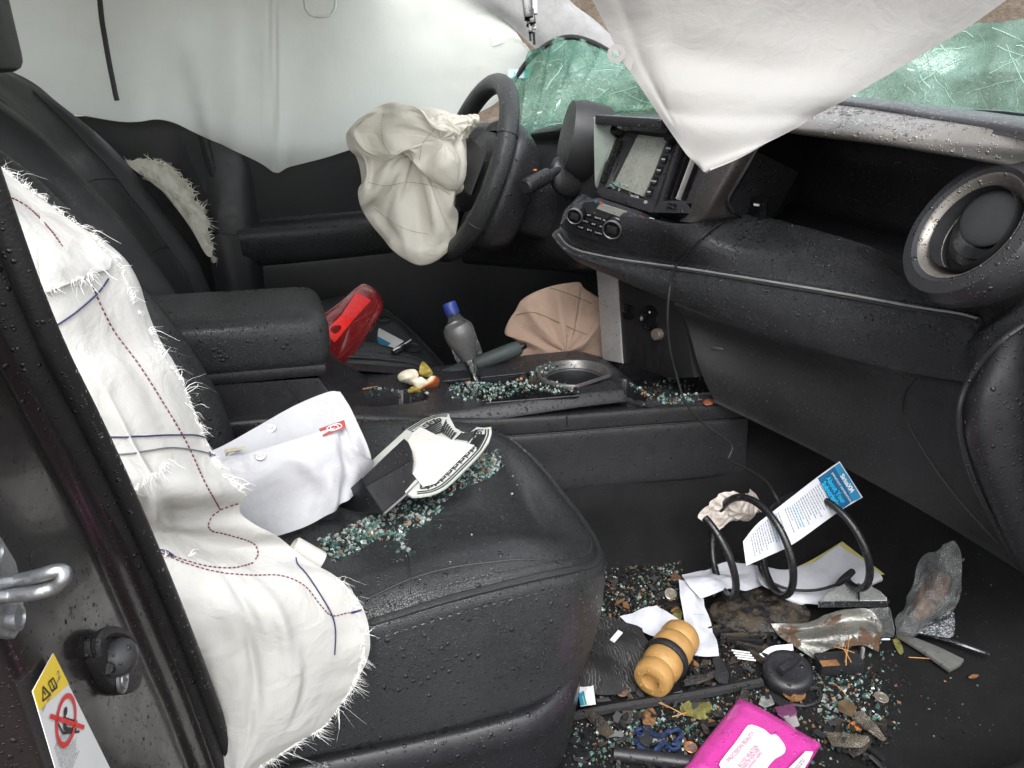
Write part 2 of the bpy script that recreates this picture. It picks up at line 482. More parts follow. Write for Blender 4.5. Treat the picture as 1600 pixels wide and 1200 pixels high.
def cloth(name, col, trans=.25, weave=1500., rough=.85, stain=.06, stain_col=(.35, .32, .24), wr=.0012):
    """woven nylon: fine weave, soft creases, a little light passing through"""
    m, t, b = newmat(name); vec = coords(t)
    st = noise(t, vec, 9, 5, .65); c = mixc(t, ramp(t, st, [(.5, 0.0), (.8, stain*3)]), col, stain_col)
    fine = noise(t, vec, 120, 4, .7); c = mixc(t, ramp(t, fine, [(.3, .06), (.7, 0.0)]), c, tuple(x*.8 for x in col))
    lk(t, c, b.inputs['Base Color']); b.inputs['Roughness'].default_value = rough; b.inputs['Specular IOR Level'].default_value = .2
    w1 = noise(t, vec, weave, 1, .5); addbump(t, b, w1, dist=.0003)
    cr = noise(t, vec, 26, 4, .55, .6); addbump(t, b, cr, dist=wr*3)
    tr = nd(t, 'ShaderNodeBsdfTranslucent'); lk(t, c, tr.inputs['Color'])
    ms = nd(t, 'ShaderNodeMixShader'); ms.inputs[0].default_value = trans
    lk(t, b.outputs[0], ms.inputs[1]); lk(t, tr.outputs[0], ms.inputs[2]); lk(t, ms.outputs[0], t.nodes['Material Output'].inputs['Surface'])
    return m

W1 = dict(small=.6, big=.35, s1=260., s2=120.)
W2 = dict(small=.85, big=.6, s1=250., s2=125.)
W3 = dict(small=.45, big=.16, s1=300., s2=150.)
M = {}
M['leather'] = leather('black_leather', (.019, .021, .022), .35, wetk=W1)
M['leather_dry'] = leather('black_leather_dry', (.017, .0185, .0195), .40)
M['pad'] = leather('dash_pad_leather', (.020, .021, .0235), .30, grain=600, wetk=W2)
M['plastic'] = plain('black_plastic', (.0155, .0155, .017), .40, bump=.0003, bs=900, wetk=W3)
M['plastic_wet'] = plain('black_plastic_wet', (.019, .019, .0215), .33, bump=.0003, bs=900, wetk=W1)
M['plastic_dry'] = plain('black_plastic_dry', (.015, .0155, .017), .44, bump=.0003, bs=900)
M['gloss'] = plain('gloss_black_plastic', (.006, .006, .007), .16, wetk=W3)
M['rubber'] = plain('black_rubber', (.010, .010, .011), .55, bump=.0004, bs=500, wetk=W3)
M['paint'] = plain('dark_car_paint', (.010, .0075, .008), .33, coat=.25, spec=.4, vs_=15, wetk=dict(small=.4, big=.25, s1=420., s2=230.))
M['silver'] = plain('silver_plastic', (.27, .255, .24), .36, metal=.6, var=.06, wetk=dict(small=.85, big=.75, s1=300., s2=130.))
M['silver_dry'] = plain('silver_plastic_dry', (.42, .41, .40), .4, metal=.5, var=.08, wetk=W3)
M['chrome'] = plain('chrome', (.7, .7, .72), .1, metal=1.0, var=.05)
M['steel'] = plain('zinc_steel', (.33, .34, .35), .38, metal=.9, var=.25, vs_=60, bump=.001, bs=90)
M['airbag'] = cloth('white_airbag_nylon', (.64, .63, .60), .22)
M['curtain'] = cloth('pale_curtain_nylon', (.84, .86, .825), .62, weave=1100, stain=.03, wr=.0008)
M['curtain_near'] = cloth('shaded_coated_nylon', (.42, .41, .395), .28, weave=1000, rough=.5, stain=.02, wr=.0008)  # base colour darkened to stand in for weaker light under the roof
M['cream'] = cloth('cream_airbag_nylon', (.80, .77, .68), .25, stain=.05, stain_col=(.45, .36, .22))
M['tan'] = cloth('beige_airbag_nylon', (.33, .235, .18), .1, stain=.12, stain_col=(.2, .13, .09))
M['fluff'] = cloth('frayed_nylon', (.86, .84, .75), .4, stain=.2)
M['fibre'] = plain('white_fibre', (.80, .79, .76), .8, var=.06)
def carpet(name, col):
    m, t, b = newmat(name); vec = coords(t)
    n1 = noise(t, vec, 900, 2, .7); n2 = noise(t, vec, 14, 5, .65); sp = voro(t, vec, 260)
    c = mixc(t, ramp(t, n2, [(.35, 0.0), (.75, .8)]), col, tuple(x*1.9+.002 for x in col))
    s = ramp(t, sp.outputs['Distance'], [(.10, 1.0), (.16, 0.0)])
    sep = nd(t, 'ShaderNodeSeparateColor'); lk(t, sp.outputs['Color'], sep.inputs[0])
    s = math_(t, 'MULTIPLY', s, math_(t, 'GREATER_THAN', sep.outputs[0], .86))
    c = mixc(t, s, c, (.13, .125, .115)); lk(t, c, b.inputs['Base Color'])
    b.inputs['Roughness'].default_value = .9; b.inputs['Specular IOR Level'].default_value = .25
    addbump(t, b, n1, dist=.003); return m
M['carpet'] = carpet('black_carpet', (.009, .009, .0095))
M['mat'] = carpet('rubber_backed_mat', (.009, .010, .010))
def ground_mat():
    m, t, b = newmat('muddy_gravel'); vec = coords(t)
    n = noise(t, vec, 3, 8, .7); v = voro(t, vec, 22)
    c = ramp(t, n, [(.3, (.055, .043, .032)), (.5, (.115, .093, .072)), (.7, (.17, .145, .118))])
    c = mixc(t, ramp(t, v.outputs['Distance'], [(.2, .45), (.5, 0.0)]), c, (.19, .165, .135))
    lk(t, c, b.inputs['Base Color']); b.inputs['Roughness'].default_value = .7; addbump(t, b, n, dist=.1); return m
M['ground'] = ground_mat()
def bank_mat():
    m, t, b = newmat('bare_earth'); vec = coords(t); n = noise(t, vec, 2.2, 8, .75); n2 = noise(t, vec, 14, 6, .7)
    c = ramp(t, n, [(.3, (.10, .070, .046)), (.5, (.19, .145, .105)), (.7, (.30, .25, .20))]); c = mixc(t, ramp(t, n2, [(.45, 0.0), (.7, .6)]), c, (.09, .065, .045))
    lk(t, c, b.inputs['Base Color']); b.inputs['Roughness'].default_value = .85; addbump(t, b, n2, dist=.15); return m
M['bank'] = bank_mat()
def paper(name, col=(.48, .49, .53), trans=.15):
    m, t, b = newmat(name); vec = coords(t)
    n = noise(t, vec, 30, 5, .7); c = mixc(t, ramp(t, n, [(.45, 0.0), (.8, .45)]), col, tuple(x*.72 for x in col))
    v = noise(t, vec, 140, 3, .7); c = mixc(t, ramp(t, v, [(.68, 0.0), (.74, .7)]), c, (.16, .12, .08))
    lk(t, c, b.inputs['Base Color']); b.inputs['Roughness'].default_value = .6; b.inputs['Specular IOR Level'].default_value = .3
    addbump(t, b, noise(t, vec, 55, 3, .6), dist=.0012); return m
M['paper'] = paper('white_paper')
M['card'] = paper('white_card', (.66, .66, .65))
M['ink'] = plain('black_ink', (.02, .02, .022), .5)
M['red'] = plain('red_print', (.62, .03, .03), .45, var=.05)
M['blue'] = plain('blue_print', (.008, .085, .19), .4, var=.08)
M['lblue'] = plain('light_blue_print', (.025, .18, .33), .4, var=.08)
M['yellow'] = plain('yellow_print', (.78, .56, .03), .4, var=.04)
M['white'] = plain('white_print', (.68, .68, .68), .45, var=.03)
M['grey_ink'] = plain('grey_ink', (.18, .19, .21), .5)
M['navy'] = plain('navy_thread', (.018, .022, .09), .7)
M['maroon'] = plain('maroon_thread', (.12, .02, .045), .7)
M['grey_thread'] = plain('grey_thread', (.13, .14, .15), .7)
M['pale_thread'] = plain('pale_thread', (.21, .21, .20), .6)
# ---------------------------------------------------------------- setting: ground, floor, roof
sheet('ground', [[A(-60, -60, -.42), A(60, -60, -.42)], [A(-60, 60, -.42), A(60, 60, -.42)]], M['ground'], n=(2, 2), kind='structure')
# a bare earth bank a few metres ahead of the car, seen through the gaps round the broken windshield
_bd = A(math.sin(rad(42)), math.cos(rad(42)), 0); _bs = A(_bd[1], -_bd[0], 0)
sheet('earth_bank', [[_bd*r_+_bs*q+A(0, 0, h_) for q in (-9, -6, -3, 0, 3, 6, 9)] for r_, h_ in ((7.0, -.46), (7.8, .2), (8.8, 1.3), (9.8, 2.2), (12, 2.7), (16, 2.8))], M['bank'], n=(60, 120), kind='structure', disp=lambda G, u, v: fbm(G, .7, 5, 3)*.18)
def sm(a, b, x):
    t = np.clip((x-a)/(b-a), 0, 1); return t*t*(3-2*t)
def floor_grid():
    prof = [(-1.08, -.25), (-1.0, -.05), (-.96, .06), (-.92, .10), (-.88, .12), (-.82, .115), (-.785, .03), (-.755, .004), (-.5, 0), (-.36, 0), (-.24, .002), (-.19, .012), (-.168, .06), (-.158, .15), (-.10, .20),
            (.10, .20), (.158, .15), (.168, .06), (.19, .012), (.3, 0), (.5, 0), (.64, .004), (.665, .03), (.70, .125), (.76, .13)]
    xs = [-1.7, -1.2, -.7, -.4, -.2, 0, .2, .4, .55, .66, .74, .82, .9, .97]
    R_ = []
    for x in xs:
        k = sm(.62, .95, x)
        R_.append([A(x, y, max(z, k*.42) if -.78 < y < .7 else z+k*.2) for y, z in prof])
    def dp(G, u, v): return fbm(G, 9, 3, 3)*.006
    return grid(R_, (90, 130), 0.0, dp)
V_, F_, uv_ = floor_grid()
FLOOR = mk('floor', (V_, F_), M['carpet'], uv=uv_, kind='structure', smooth=True, sharp=70)
roof = box((-.85, .02, 1.13), (1.5, 1.24, .04), bev=.01)
mk('roof', roof, plain('headliner_cloth', (.45, .44, .42), .9), kind='structure')
# far side body panels and firewall close the cabin off from the daylight below the windows
mk('body_side', [box((-.3, .79, .30), (2.9, .04, .78)), box((-1.75, 0, .35), (.05, 1.5, 1.0)), box((-1.06, .775, .70), (1.30, .03, .20))], M['plastic_dry'], kind='structure')
mk('firewall', [box((1.03, 0, .30), (.04, 1.5, 1.0)), box((1.6, 0, .62), (1.2, 1.5, .03), bev=.005)], M['plastic_dry'], kind='structure')

# ---------------------------------------------------------------- seats
def cushion(sgn, dx, cy):
    """seat cushion: plan outline inset ring by ring. sgn=-1 outboard side towards -y"""
    # outline: (x, y from centre towards outboard, seam height)
    O = [(-.62, .215, .325), (-.42, .217, .335), (-.25, .216, .352), (-.15, .213, .354), (-.10, .196, .340), (-.045, .14, .30), (-.005, .06, .262), (.008, -.02, .252), (.004, -.10, .256),
         (-.018, -.17, .285), (-.055, -.203, .315), (-.12, -.213, .345), (-.25, -.216, .37), (-.42, -.217, .365), (-.62, -.215, .35), (-.66, .0, .33)]
    O = np.array([(x+dx, cy+sgn*y, z) for x, y, z in O]); n = 110
    O = crv(O, n, True); c = np.array([-.33+dx, cy, 0])
    rings = []
    lv = [(-.004, 'b', .150), (.004, 'b', .17), (.010, 'm', .35), (.012, 'm', .7), (.009, 'm', .93), (.002, 's', 0), (-.003, 's', .004), (-.011, 's', .012), (-.028, 's', .022), (-.05, 's', .024), (-.075, 's', .016), (-.11, 't', .4), (-.16, 't', .85), (-.205, 't', 1.0)]
    for off, k, h in lv:
        R_ = []
        for p in O:
            d = p[:2]-c[:2]
            # inset towards the cushion's long middle line
            tgt = np.array([np.clip(p[0], c[0]-.2, c[0]+.12), cy]); d = p[:2]-tgt; L = np.linalg.norm(d)+1e-9
            q = p[:2]+d/L*max(off, -L+.0)
            if k == 'b': z = h
            elif k == 'm': z = .17+(p[2]-.17)*h
            elif k == 's': z = p[2]+h
            else: z = (p[2]+.016)*(1-h)+(.345+.02*math.sin((q[0]-dx)*9))*h
            R_.append((q[0], q[1], z))
        rings.append(R_)
    G = np.array(rings); m = len(lv)
    # resample ring direction
    Gs = np.stack([ucr(G[:, j], 60) for j in range(n)], 1)
    P = Gs.reshape(-1, 3)
    P[:, 2] += (fbm(P, 14, 3, 5)*.0028+crumple(P, 4, 22, .0018, 12))*sm(.2, .34, P[:, 2])
    P[:, 1] += sgn*fbm(P, 10, 2, 9)*.002
    V = np.vstack([P, Gs[-1].mean(0)[None]]); Fc = gfaces(60, n, 0, False, True)
    ce = len(V)-1; Fc += [(59*n+j, 59*n+(j+1) % n, ce) for j in range(n)]
    if sgn < 0: Fc = [q[::-1] for q in Fc]
    seam = O.copy()
    return (V, Fc), seam
def seat(sgn, dx, cy, label, mats):
    T = thing('car_seat', label, 'car seat', (-.3+dx, cy, .02))
    g, seam = cushion(sgn, dx, cy)
    cu = mk('cushion', g, mats[0], T, sharp=60)
    tgt = np.stack([np.clip(seam[:, 0], -.53+dx, -.21+dx), np.full(len(seam), cy)], 1); dd = seam[:, :2]-tgt; dd /= np.linalg.norm(dd, axis=1, keepdims=True)
    def ringat(off, dz): return np.column_stack([seam[:, :2]+dd*off, seam[:, 2]+dz])
    # welt: two raised rolls with a groove, and stitches on both sides
    mk('welt', [tube(ringat(.0015, .002), .0042, 8, 160, True)], M['leather_dry'], cu)
    st = []
    for off, dz in ((.0115, -.013), (-.0085, .0135)):
        L = crv(ringat(off, dz), 420, True)
        for i in range(0, 420, 2):
            a, b = L[i], L[(i+1) % 420]; st.append(tube([a, (a+b)/2+A(0, 0, .0004), b], .0011, 4))
    mk('stitching', st, M['leather'], cu, kind='stuff')
    # plastic skirt round the base
    O2 = ringat(.03, 0); sk = []
    prof = [(-.012, .168), (.006, .176), (.014, .166), (.016, .148), (.010, .125), (.004, .09), (.0, .04), (-.01, .015)]
    G = []
    for o, z in prof:
        R_ = ringat(.014+o, 0); R_[:, 2] = z+ .018*np.clip((-.25+dx-R_[:, 0])/.25, 0, 1); R_[:, :2] -= dd*(.034*np.clip((R_[:, 0]-dx+.16)/.12, 0, 1))[:, None]; G.append(R_)
    G = np.array(G); Gs = np.stack([ucr(G[:, j], 30) for j in range(G.shape[1])], 1)
    fc = gfaces(30, G.shape[1], 0, False, True)
    if sgn > 0: fc = [q[::-1] for q in fc]
    mk('base_trim', (Gs.reshape(-1, 3), fc), mats[1], T)
    # backrest
    zr = [.33, .42, .52, .62, .72, .80, .86, .895, .905]
    xr = [-.505, -.515, -.545, -.592, -.648, -.695, -.738, -.775, -.81]
    wr_ = [.20, .215, .225, .228, .225, .215, .20, .175, .13]
    cols = [(-1.0, -.10), (-1.03, -.05), (-1.0, .0), (-.90, .035), (-.74, .028), (-.62, .0), (-.3, -.012), (0, -.015), (.3, -.012), (.62, .0), (.74, .028), (.90, .035), (1.0, .0), (1.03, -.05), (1.0, -.10)]
    G = []
    for z, x, w_ in zip(zr, xr, wr_):
        e = sm(.9, .74, z)
        G.append([A(x+dx+(bx*(e if bx > 0 else 1)), cy+sgn*a*w_, z-(.0 if bx > -.04 else .01)) for a, bx in cols])
    G.append([A(xr[-1]+dx-.05-.02*(1-abs(a)), cy+sgn*a*.10, .885) for a, bx in cols])
    G.append([A(xr[-1]+dx-.07, cy+sgn*a*.08, .7) for a, bx in cols])
    br = sheet('backrest', G, mats[0], T, n=(80, 90), disp=lambda P, u, v: fbm(P, 12, 3, 2)*.002+crumple(P, 4, 14, .004, 6))
    # seams of the backrest panels
    B = bvh(br); sv = []
    for a in (-.66, .66):
        pts = []
        for z in np.linspace(.42, .86, 30):
            x0 = np.interp(z, zr, xr)+dx; yy = cy+sgn*a*np.interp(z, zr, wr_)
            h = B.ray_cast(Vector((x0+.3, yy, z)), Vector((-1, 0, 0)))
            if h[0]: pts.append(np.array(h[0])+A(.0006, 0, 0))
        if len(pts) > 4: sv.append(tube(pts, .0022, 6))
    for z in (.55, .70):
        pts = []
        for a in np.linspace(-.66, .66, 24):
            x0 = np.interp(z, zr, xr)+dx; yy = cy+sgn*a*np.interp(z, zr, wr_)
            h = B.ray_cast(Vector((x0+.3, yy, z-.03*a*a)), Vector((-1, 0, 0)))
            if h[0]: pts.append(np.array(h[0])+A(.0006, 0, 0))
        if len(pts) > 4: sv.append(tube(pts, .002, 6))
    if sv: mk('panel_seam', sv, M['plastic_dry'], T)
    return T, cu, br
PSEAT, PCUSH, PBACK = seat(-1, 0.0, -.385, 'black leather passenger seat strewn with broken glass beside the torn white side airbag', (M['leather'], M['plastic_wet']))
DSEAT, DCUSH, DBACK = seat(1, -.055, .385, 'black leather driver seat behind the armrest, with a red lens lying on it', (M['leather_dry'], M['plastic_dry']))
mk('headrest', box(Y(-62, 10, .30), (.10, .24, .20), bev=.03, seg=4), M['leather_dry'], DSEAT)
# cross seam on the passenger cushion and the insert line
Bp = bvh(PCUSH)
def on(bv, pts, lift=.0):
    out = []
    for p in pts:
        q, n_ = hit(bv, p[0], p[1], lift)
        if q is not None: out.append(q)
    return np.array(out)
L1 = on(Bp, [(640, 928), (641, 905), (639, 885), (636, 865)], .0004)
L2 = on(Bp, [(575, 935), (640, 905), (700, 888), (770, 878), (830, 874), (880, 885)], .0004)
gl = []
for L in (L1, L2):
    if len(L) > 2: gl.append(tube(L, .0013, 6, 40))
mk('panel_seam', gl, M['plastic_dry'], PSEAT)

# ---------------------------------------------------------------- driver door and far pillar
T = thing('driver_door', 'black inner panel of the driver door behind the steering wheel', 'car door', (0, .72, .1))
xs = [-.46, -.3, -.1, .1, .3, .5, .62]
def door_row(z, y): return [A(x, y+.01*math.sin(x*6), z+.06*(x+.46)*.3) for x in xs]
sheet('door_panel', [door_row(.06, .70), door_row(.2, .695), door_row(.34, .69), door_row(.44, .69), door_row(.455, .70), door_row(.46, .705)], M['plastic_dry'], T, n=(30, 40), thick=.01)
sheet('armrest', [door_row(.44, .695), door_row(.455, .665), door_row(.49, .645), door_row(.525, .64), door_row(.545, .655), door_row(.548, .69), door_row(.556, .70)], M['leather'], T, n=(30, 40))
sheet('upper_panel', [door_row(.55, .705), door_row(.60, .70), door_row(.68, .695), door_row(.73, .70), door_row(.745, .73)], M['leather_dry'], T, n=(20, 40))
mk('weather_seal', tube([A(-.478, .69, .05), A(-.474, .685, .4), A(-.488, .68, .6), A(-.51, .675, .8), A(-.53, .67, .95)], .011, 8, 30), M['rubber'], T)
T = thing('far_pillar', 'dark pillar trim between the driver seat and the driver door', 'pillar', (-.58, .70, .1))
sheet('pillar_trim', [[Y(282, 205, .70), Y(325, 205, .69), Y(372, 205, .69), Y(392, 205, .70)], [Y(290, 300, .69), Y(340, 300, .66), Y(378, 300, .665), Y(398, 300, .69)],
                      [Y(335, 362, .66), Y(342, 360, .645), Y(388, 372, .65), Y(408, 370, .69)], [Y(352, 520, .66), Y(358, 520, .64), Y(400, 520, .65), Y(425, 520, .69)]], M['plastic_dry'], T, n=(40, 24), thick=.012)
sheet('lower_cover', [[Y(320, 372, .62), Y(345, 366, .615), Y(372, 368, .625)], [Y(335, 440, .62), Y(362, 440, .612), Y(388, 440, .625)], [Y(345, 520, .62), Y(372, 520, .612), Y(402, 520, .625)]], M['plastic_dry'], T, n=(20, 14), thick=.01)
mk('seat_belt', (lambda g: (g[0], g[1]))(grid([[Y(285, 215, .70), Y(312, 215, .70)], [Y(302, 260, .68), Y(330, 262, .675)], [Y(345, 350, .655), Y(366, 350, .65)]], (20, 6), .0015)), plain('belt_webbing', (.014, .015, .017), .7, bump=.0005, bs=700), T)

# ---------------------------------------------------------------- front pillar trim on the far side
T = thing('windshield_pillar', 'grey cloth-covered windshield pillar trim above the broken glass', 'pillar', (.3, .6, .85))
sheet('pillar_trim', [[Y(690, -60, .60), Y(740, -60, .585), Y(830, -60, .59), Y(850, -60, .63)], [Y(745, 0, .60), Y(790, 0, .585), Y(872, 0, .59), Y(890, 0, .63)],
                      [Y(795, 38, .60), Y(830, 32, .585), Y(905, 28, .59), Y(925, 28, .63)], [Y(838, 78, .60), Y(880, 72, .585), Y(945, 60, .59), Y(960, 60, .63)], [Y(890, 125, .60), Y(920, 120, .585), Y(985, 105, .59), Y(1000, 105, .63)]],
      plain('grey_pillar_trim', (.28, .28, .275), .75, bump=.0004, bs=800), T, n=(30, 20), thick=.012)
T = thing('mirror_mount', 'broken black mirror mount and wiring hanging from above the steering wheel', 'mirror mount', tuple(Y(832, 60, .30)))
def px_box(px, py, y, sx, sy, sz, bev=.002, tilt=0.0):
    ax = np.array([_r*math.cos(tilt)+_u*math.sin(tilt), np.cross(_f, _r*math.cos(tilt)+_u*math.sin(tilt))*-1, _u]); ax[1] = np.cross(ax[0], nrm(-_f))*1
    x = nrm(_r*math.cos(tilt)+_u*math.sin(tilt)); z = nrm(-_f); yv = np.cross(z, x)
    return box(Y(px, py, y), (sx, sy, sz), np.array([x, yv, z]), bev)
mk('bracket', [px_box(824, 8, .30, .018, .055, .02, .003, .1), px_box(827, 32, .30, .010, .022, .014, .002, -.1)], M['gloss'], T)
mk('socket', [px_box(831, 26, .29, .012, .028, .012, .002, .15), px_box(829, 44, .29, .008, .018, .01, .001, 0)], M['gloss'], T)
mk('clip', [px_box(836, 12, .295, .009, .026, .008, .002, 0), px_box(835, 40, .295, .006, .014, .006, .001, .1)], M['silver_dry'], T)
mk('prong', [tube([Y(834, 50, .295), Y(835, 70, .295)], .0028, 8), tube([Y(828, 48, .295), Y(829, 64, .295)], .0024, 8)], M['gloss'], T)
# ---------------------------------------------------------------- dashboard
DASH = thing('dashboard', 'black wet dashboard with stitched padded shelf, open tray and glove box', 'dashboard', (.45, -.1, .25))
seamP = [Y(868, 360, .11), Y(885, 382, .09), Y(925, 397, .05), Y(1000, 410, -.04), Y(1080, 421, -.14), Y(1200, 440, -.27), Y(1320, 460, -.38), Y(1430, 480, -.48), Y(1532, 499, -.57)]
lipP = [Y(868, 375, .115), Y(885, 395, .10), Y(915, 412, .06), Y(985, 440, -.03), Y(1070, 475, -.13), Y(1180, 513, -.25), Y(1300, 548, -.37), Y(1410, 575, -.47), Y(1512, 591, -.575)]
backP = [Z(905, 303, .655), Z(935, 318, .652), Z(965, 330, .65), Z(1005, 340, .65), Z(1065, 350, .65), Z(1160, 336, .652), Z(1250, 355, .652), Z(1350, 385, .652), Z(1445, 432, .652)]
rows = [[b+A(.03, 0, -.02) for b in backP], [b+A(.008, 0, 0.0) for b in backP], [b*.72+s*.28+A(0, 0, .004) for b, s in zip(backP, seamP)], [b*.35+s*.65+A(0, 0, .012) for b, s in zip(backP, seamP)],
        [s+A(.010, .003, .006) for s in seamP], seamP, [s*.55+l*.45+A(-.010, -.006, 0) for s, l in zip(seamP, lipP)], lipP, [l+A(.012, .008, -.008) for l in lipP], [l+A(.06, .03, 0) for l in lipP]]
PAD = sheet('padded_shelf', rows, M['pad'], DASH, n=(70, 120), disp=lambda G, u, v: fbm(G, 16, 3, 21)*.0012)
Bpad = bvh(PAD)
sp = on(Bpad, [(872, 366), (885, 382), (905, 392), (925, 397), (960, 404), (1000, 410), (1080, 421), (1200, 440), (1320, 460), (1430, 480), (1500, 491), (1530, 499)], .0005)
L = crv(sp, 330); L2_ = L+A(-.0022, -.001, -.0022); L3 = L+A(.003, .001, .0022)
st = []
for i in range(0, 328):
    st.append(tube([L[i]*.8+L[i+1]*.2+A(-.001, 0, -.0008), (L[i]+L[i+1])/2+A(-.0004, 0, .0012), L[i]*.2+L[i+1]*.8+A(.0012, 0, .0010)], .0011, 4))
mk('stitching', st, M['pale_thread'], PAD, kind='stuff')
mk('welt', tube(L2_+A(-.0012, 0, -.0012), .0016, 6), M['leather_dry'], PAD)
# end of the padded shelf wrapping to the door side
mk('shelf_end', (lambda g: (g[0], g[1]))(grid([[Y(1440, 428, -.545), Y(1500, 440, -.60), Y(1560, 436, -.645), Y(1625, 420, -.68)], [Y(1500, 462, -.555), Y(1545, 462, -.61), Y(1590, 455, -.65), Y(1625, 445, -.68)],
    [Y(1534, 499, -.57), Y(1560, 486, -.615), Y(1590, 472, -.65), Y(1625, 456, -.68)], [Y(1508, 545, -.577), Y(1535, 525, -.615), Y(1580, 495, -.65), Y(1625, 475, -.68)],
    [Y(1514, 590, -.575), Y(1530, 578, -.60), Y(1570, 545, -.64), Y(1625, 508, -.68)], [Y(1530, 592, -.555), Y(1550, 585, -.58), Y(1590, 560, -.62), Y(1630, 530, -.66)]], (30, 30))), M['pad'], DASH)
# glove box
gt = [Y(1040, 474, -.10), Y(1130, 508, -.19), Y(1250, 545, -.31), Y(1350, 572, -.41), Y(1430, 588, -.48), Y(1530, 604, -.585)]
gb = [Y(1118, 628, -.15), Y(1200, 668, -.22), Y(1280, 708, -.30), Y(1370, 757, -.38), Y(1460, 808, -.465), Y(1605, 898, -.60)]
gt = [p+A(.034, .02, .012) for p in gt]
rows = [gt, [a*.93+b*.07+A(-.020, -.012, 0) for a, b in zip(gt, gb)], [a*.72+b*.28+A(-.006, -.006, 0) for a, b in zip(gt, gb)], [a*.35+b*.65+A(-.012, -.008, 0) for a, b in zip(gt, gb)], [a*.06+b*.94+A(-.004, -.002, 0) for a, b in zip(gt, gb)], gb, [b+A(.03, .02, .012) for b in gb], [b+A(.16, .09, .05) for b in gb]]
GLOVE = sheet('glove_box', rows, plain('black_grained_plastic', (.019, .0185, .0195), .42, bump=.0005, bs=700, wetk=dict(small=.3, big=.16, s1=360., s2=180.)), DASH, n=(50, 80))
Bg = bvh(GLOVE)
ln = on(Bg, [(1432, 592), (1416, 612), (1411, 640), (1420, 665), (1440, 700), (1470, 745), (1510, 795), (1560, 850)], .0001)
mk('lid_gap', tube(ln, .0014, 6, 50), M['plastic_dry'], GLOVE)
mk('latch', (lambda q: box(q[0], (.022, .004, .007), np.array([nrm(A(.75, -.6, 0)), q[1], np.cross(nrm(A(.75, -.6, 0)), q[1])]), .002))(hit(Bg, 1122, 545, .0)), M['plastic_dry'], GLOVE)
# end panel
EP = sheet('end_panel', [[Y(1640, 470, -.67), Y(1640, 600, -.66), Y(1640, 740, -.64), Y(1640, 900, -.62)], [Y(1600, 508, -.665), Y(1612, 600, -.668), Y(1618, 740, -.655), Y(1632, 905, -.63)], [Y(1565, 535, -.655), Y(1575, 620, -.668), Y(1585, 740, -.66), Y(1620, 905, -.635)],
    [Y(1533, 566, -.635), Y(1530, 640, -.655), Y(1540, 730, -.65), Y(1600, 892, -.625)], [Y(1515, 590, -.61), Y(1503, 645, -.625), Y(1516, 725, -.625), Y(1590, 888, -.605)], [Y(1522, 605, -.58), Y(1510, 660, -.59), Y(1530, 730, -.59), Y(1600, 885, -.58)]],
    M['plastic_wet'], DASH, n=(40, 50))
mk('end_panel_edge', tube(crv([Y(1606, 503, -.667), Y(1565, 532, -.659), Y(1532, 566, -.641), Y(1508, 605, -.629), Y(1498, 645, -.63), Y(1512, 725, -.63), Y(1545, 800, -.62), Y(1592, 888, -.61)], 60), .0035, 8), M['plastic_wet'], EP)
# open tray: floor, back, ceiling, left wall in one hollow
tl = [Z(1150, 342, .640), Z(1250, 360, .642), Z(1350, 390, .642), Z(1480, 450, .642)]
stlo = [Y(1040, 183, -.06), Y(1180, 191, -.2), Y(1240, 199, -.3), Y(1340, 210, -.41), Y(1440, 225, -.5), Y(1530, 240, -.57), Y(1625, 258, -.635)]
sthi = [Y(1040, 140, -.0), Y(1200, 152, -.13), Y(1310, 164, -.28), Y(1380, 174, -.38), Y(1440, 184, -.45), Y(1530, 198, -.55), Y(1625, 216, -.64)]
tu = [stlo[1], stlo[2], stlo[3], stlo[5]]
rows = [tl, [p+A(.10, .02, -.003) for p in tl], [A(.60, y, .645) for y in (.03, -.2, -.4, -.63)], [A(.61, y, .72) for y in (.03, -.2, -.4, -.63)], [A(.60, y, .785) for y in (.03, -.2, -.4, -.63)], [p+A(.10, .02, -.012) for p in tu], [p+A(.004, 0, -.004) for p in tu]]
sheet('tray', rows, M['plastic'], DASH, n=(50, 40))
mk('tray_wall', (lambda g: (g[0], g[1]))(grid([[Y(1200, 192, -.20), Y(1215, 200, -.06), A(.64, .02, .79)], [Y(1165, 262, -.185), Y(1190, 270, -.05), A(.64, .02, .72)], [Y(1136, 318, -.165), Y(1165, 325, -.05), A(.64, .02, .65)], [Y(1160, 340, -.14), Y(1185, 345, -.05), A(.64, .02, .635)]], (24, 24))), M['plastic_dry'], DASH)
mk('tray_socket', [(lambda p: box(p, (.030, .034, .004), np.array([nrm(A(.3, -1, 0)), A(0, 0, 1), nrm(A(-1, -.3, .1))]), .003))(Y(1187, 325, -.155))], M['gloss'], DASH)
mk('socket_slot', box(Y(1182, 320, -.158), (.008, .0035, .006), np.array([nrm(A(.3, -1, 0)), A(0, 0, 1), nrm(A(-1, -.3, .1))]), .0005), M['white'], DASH)
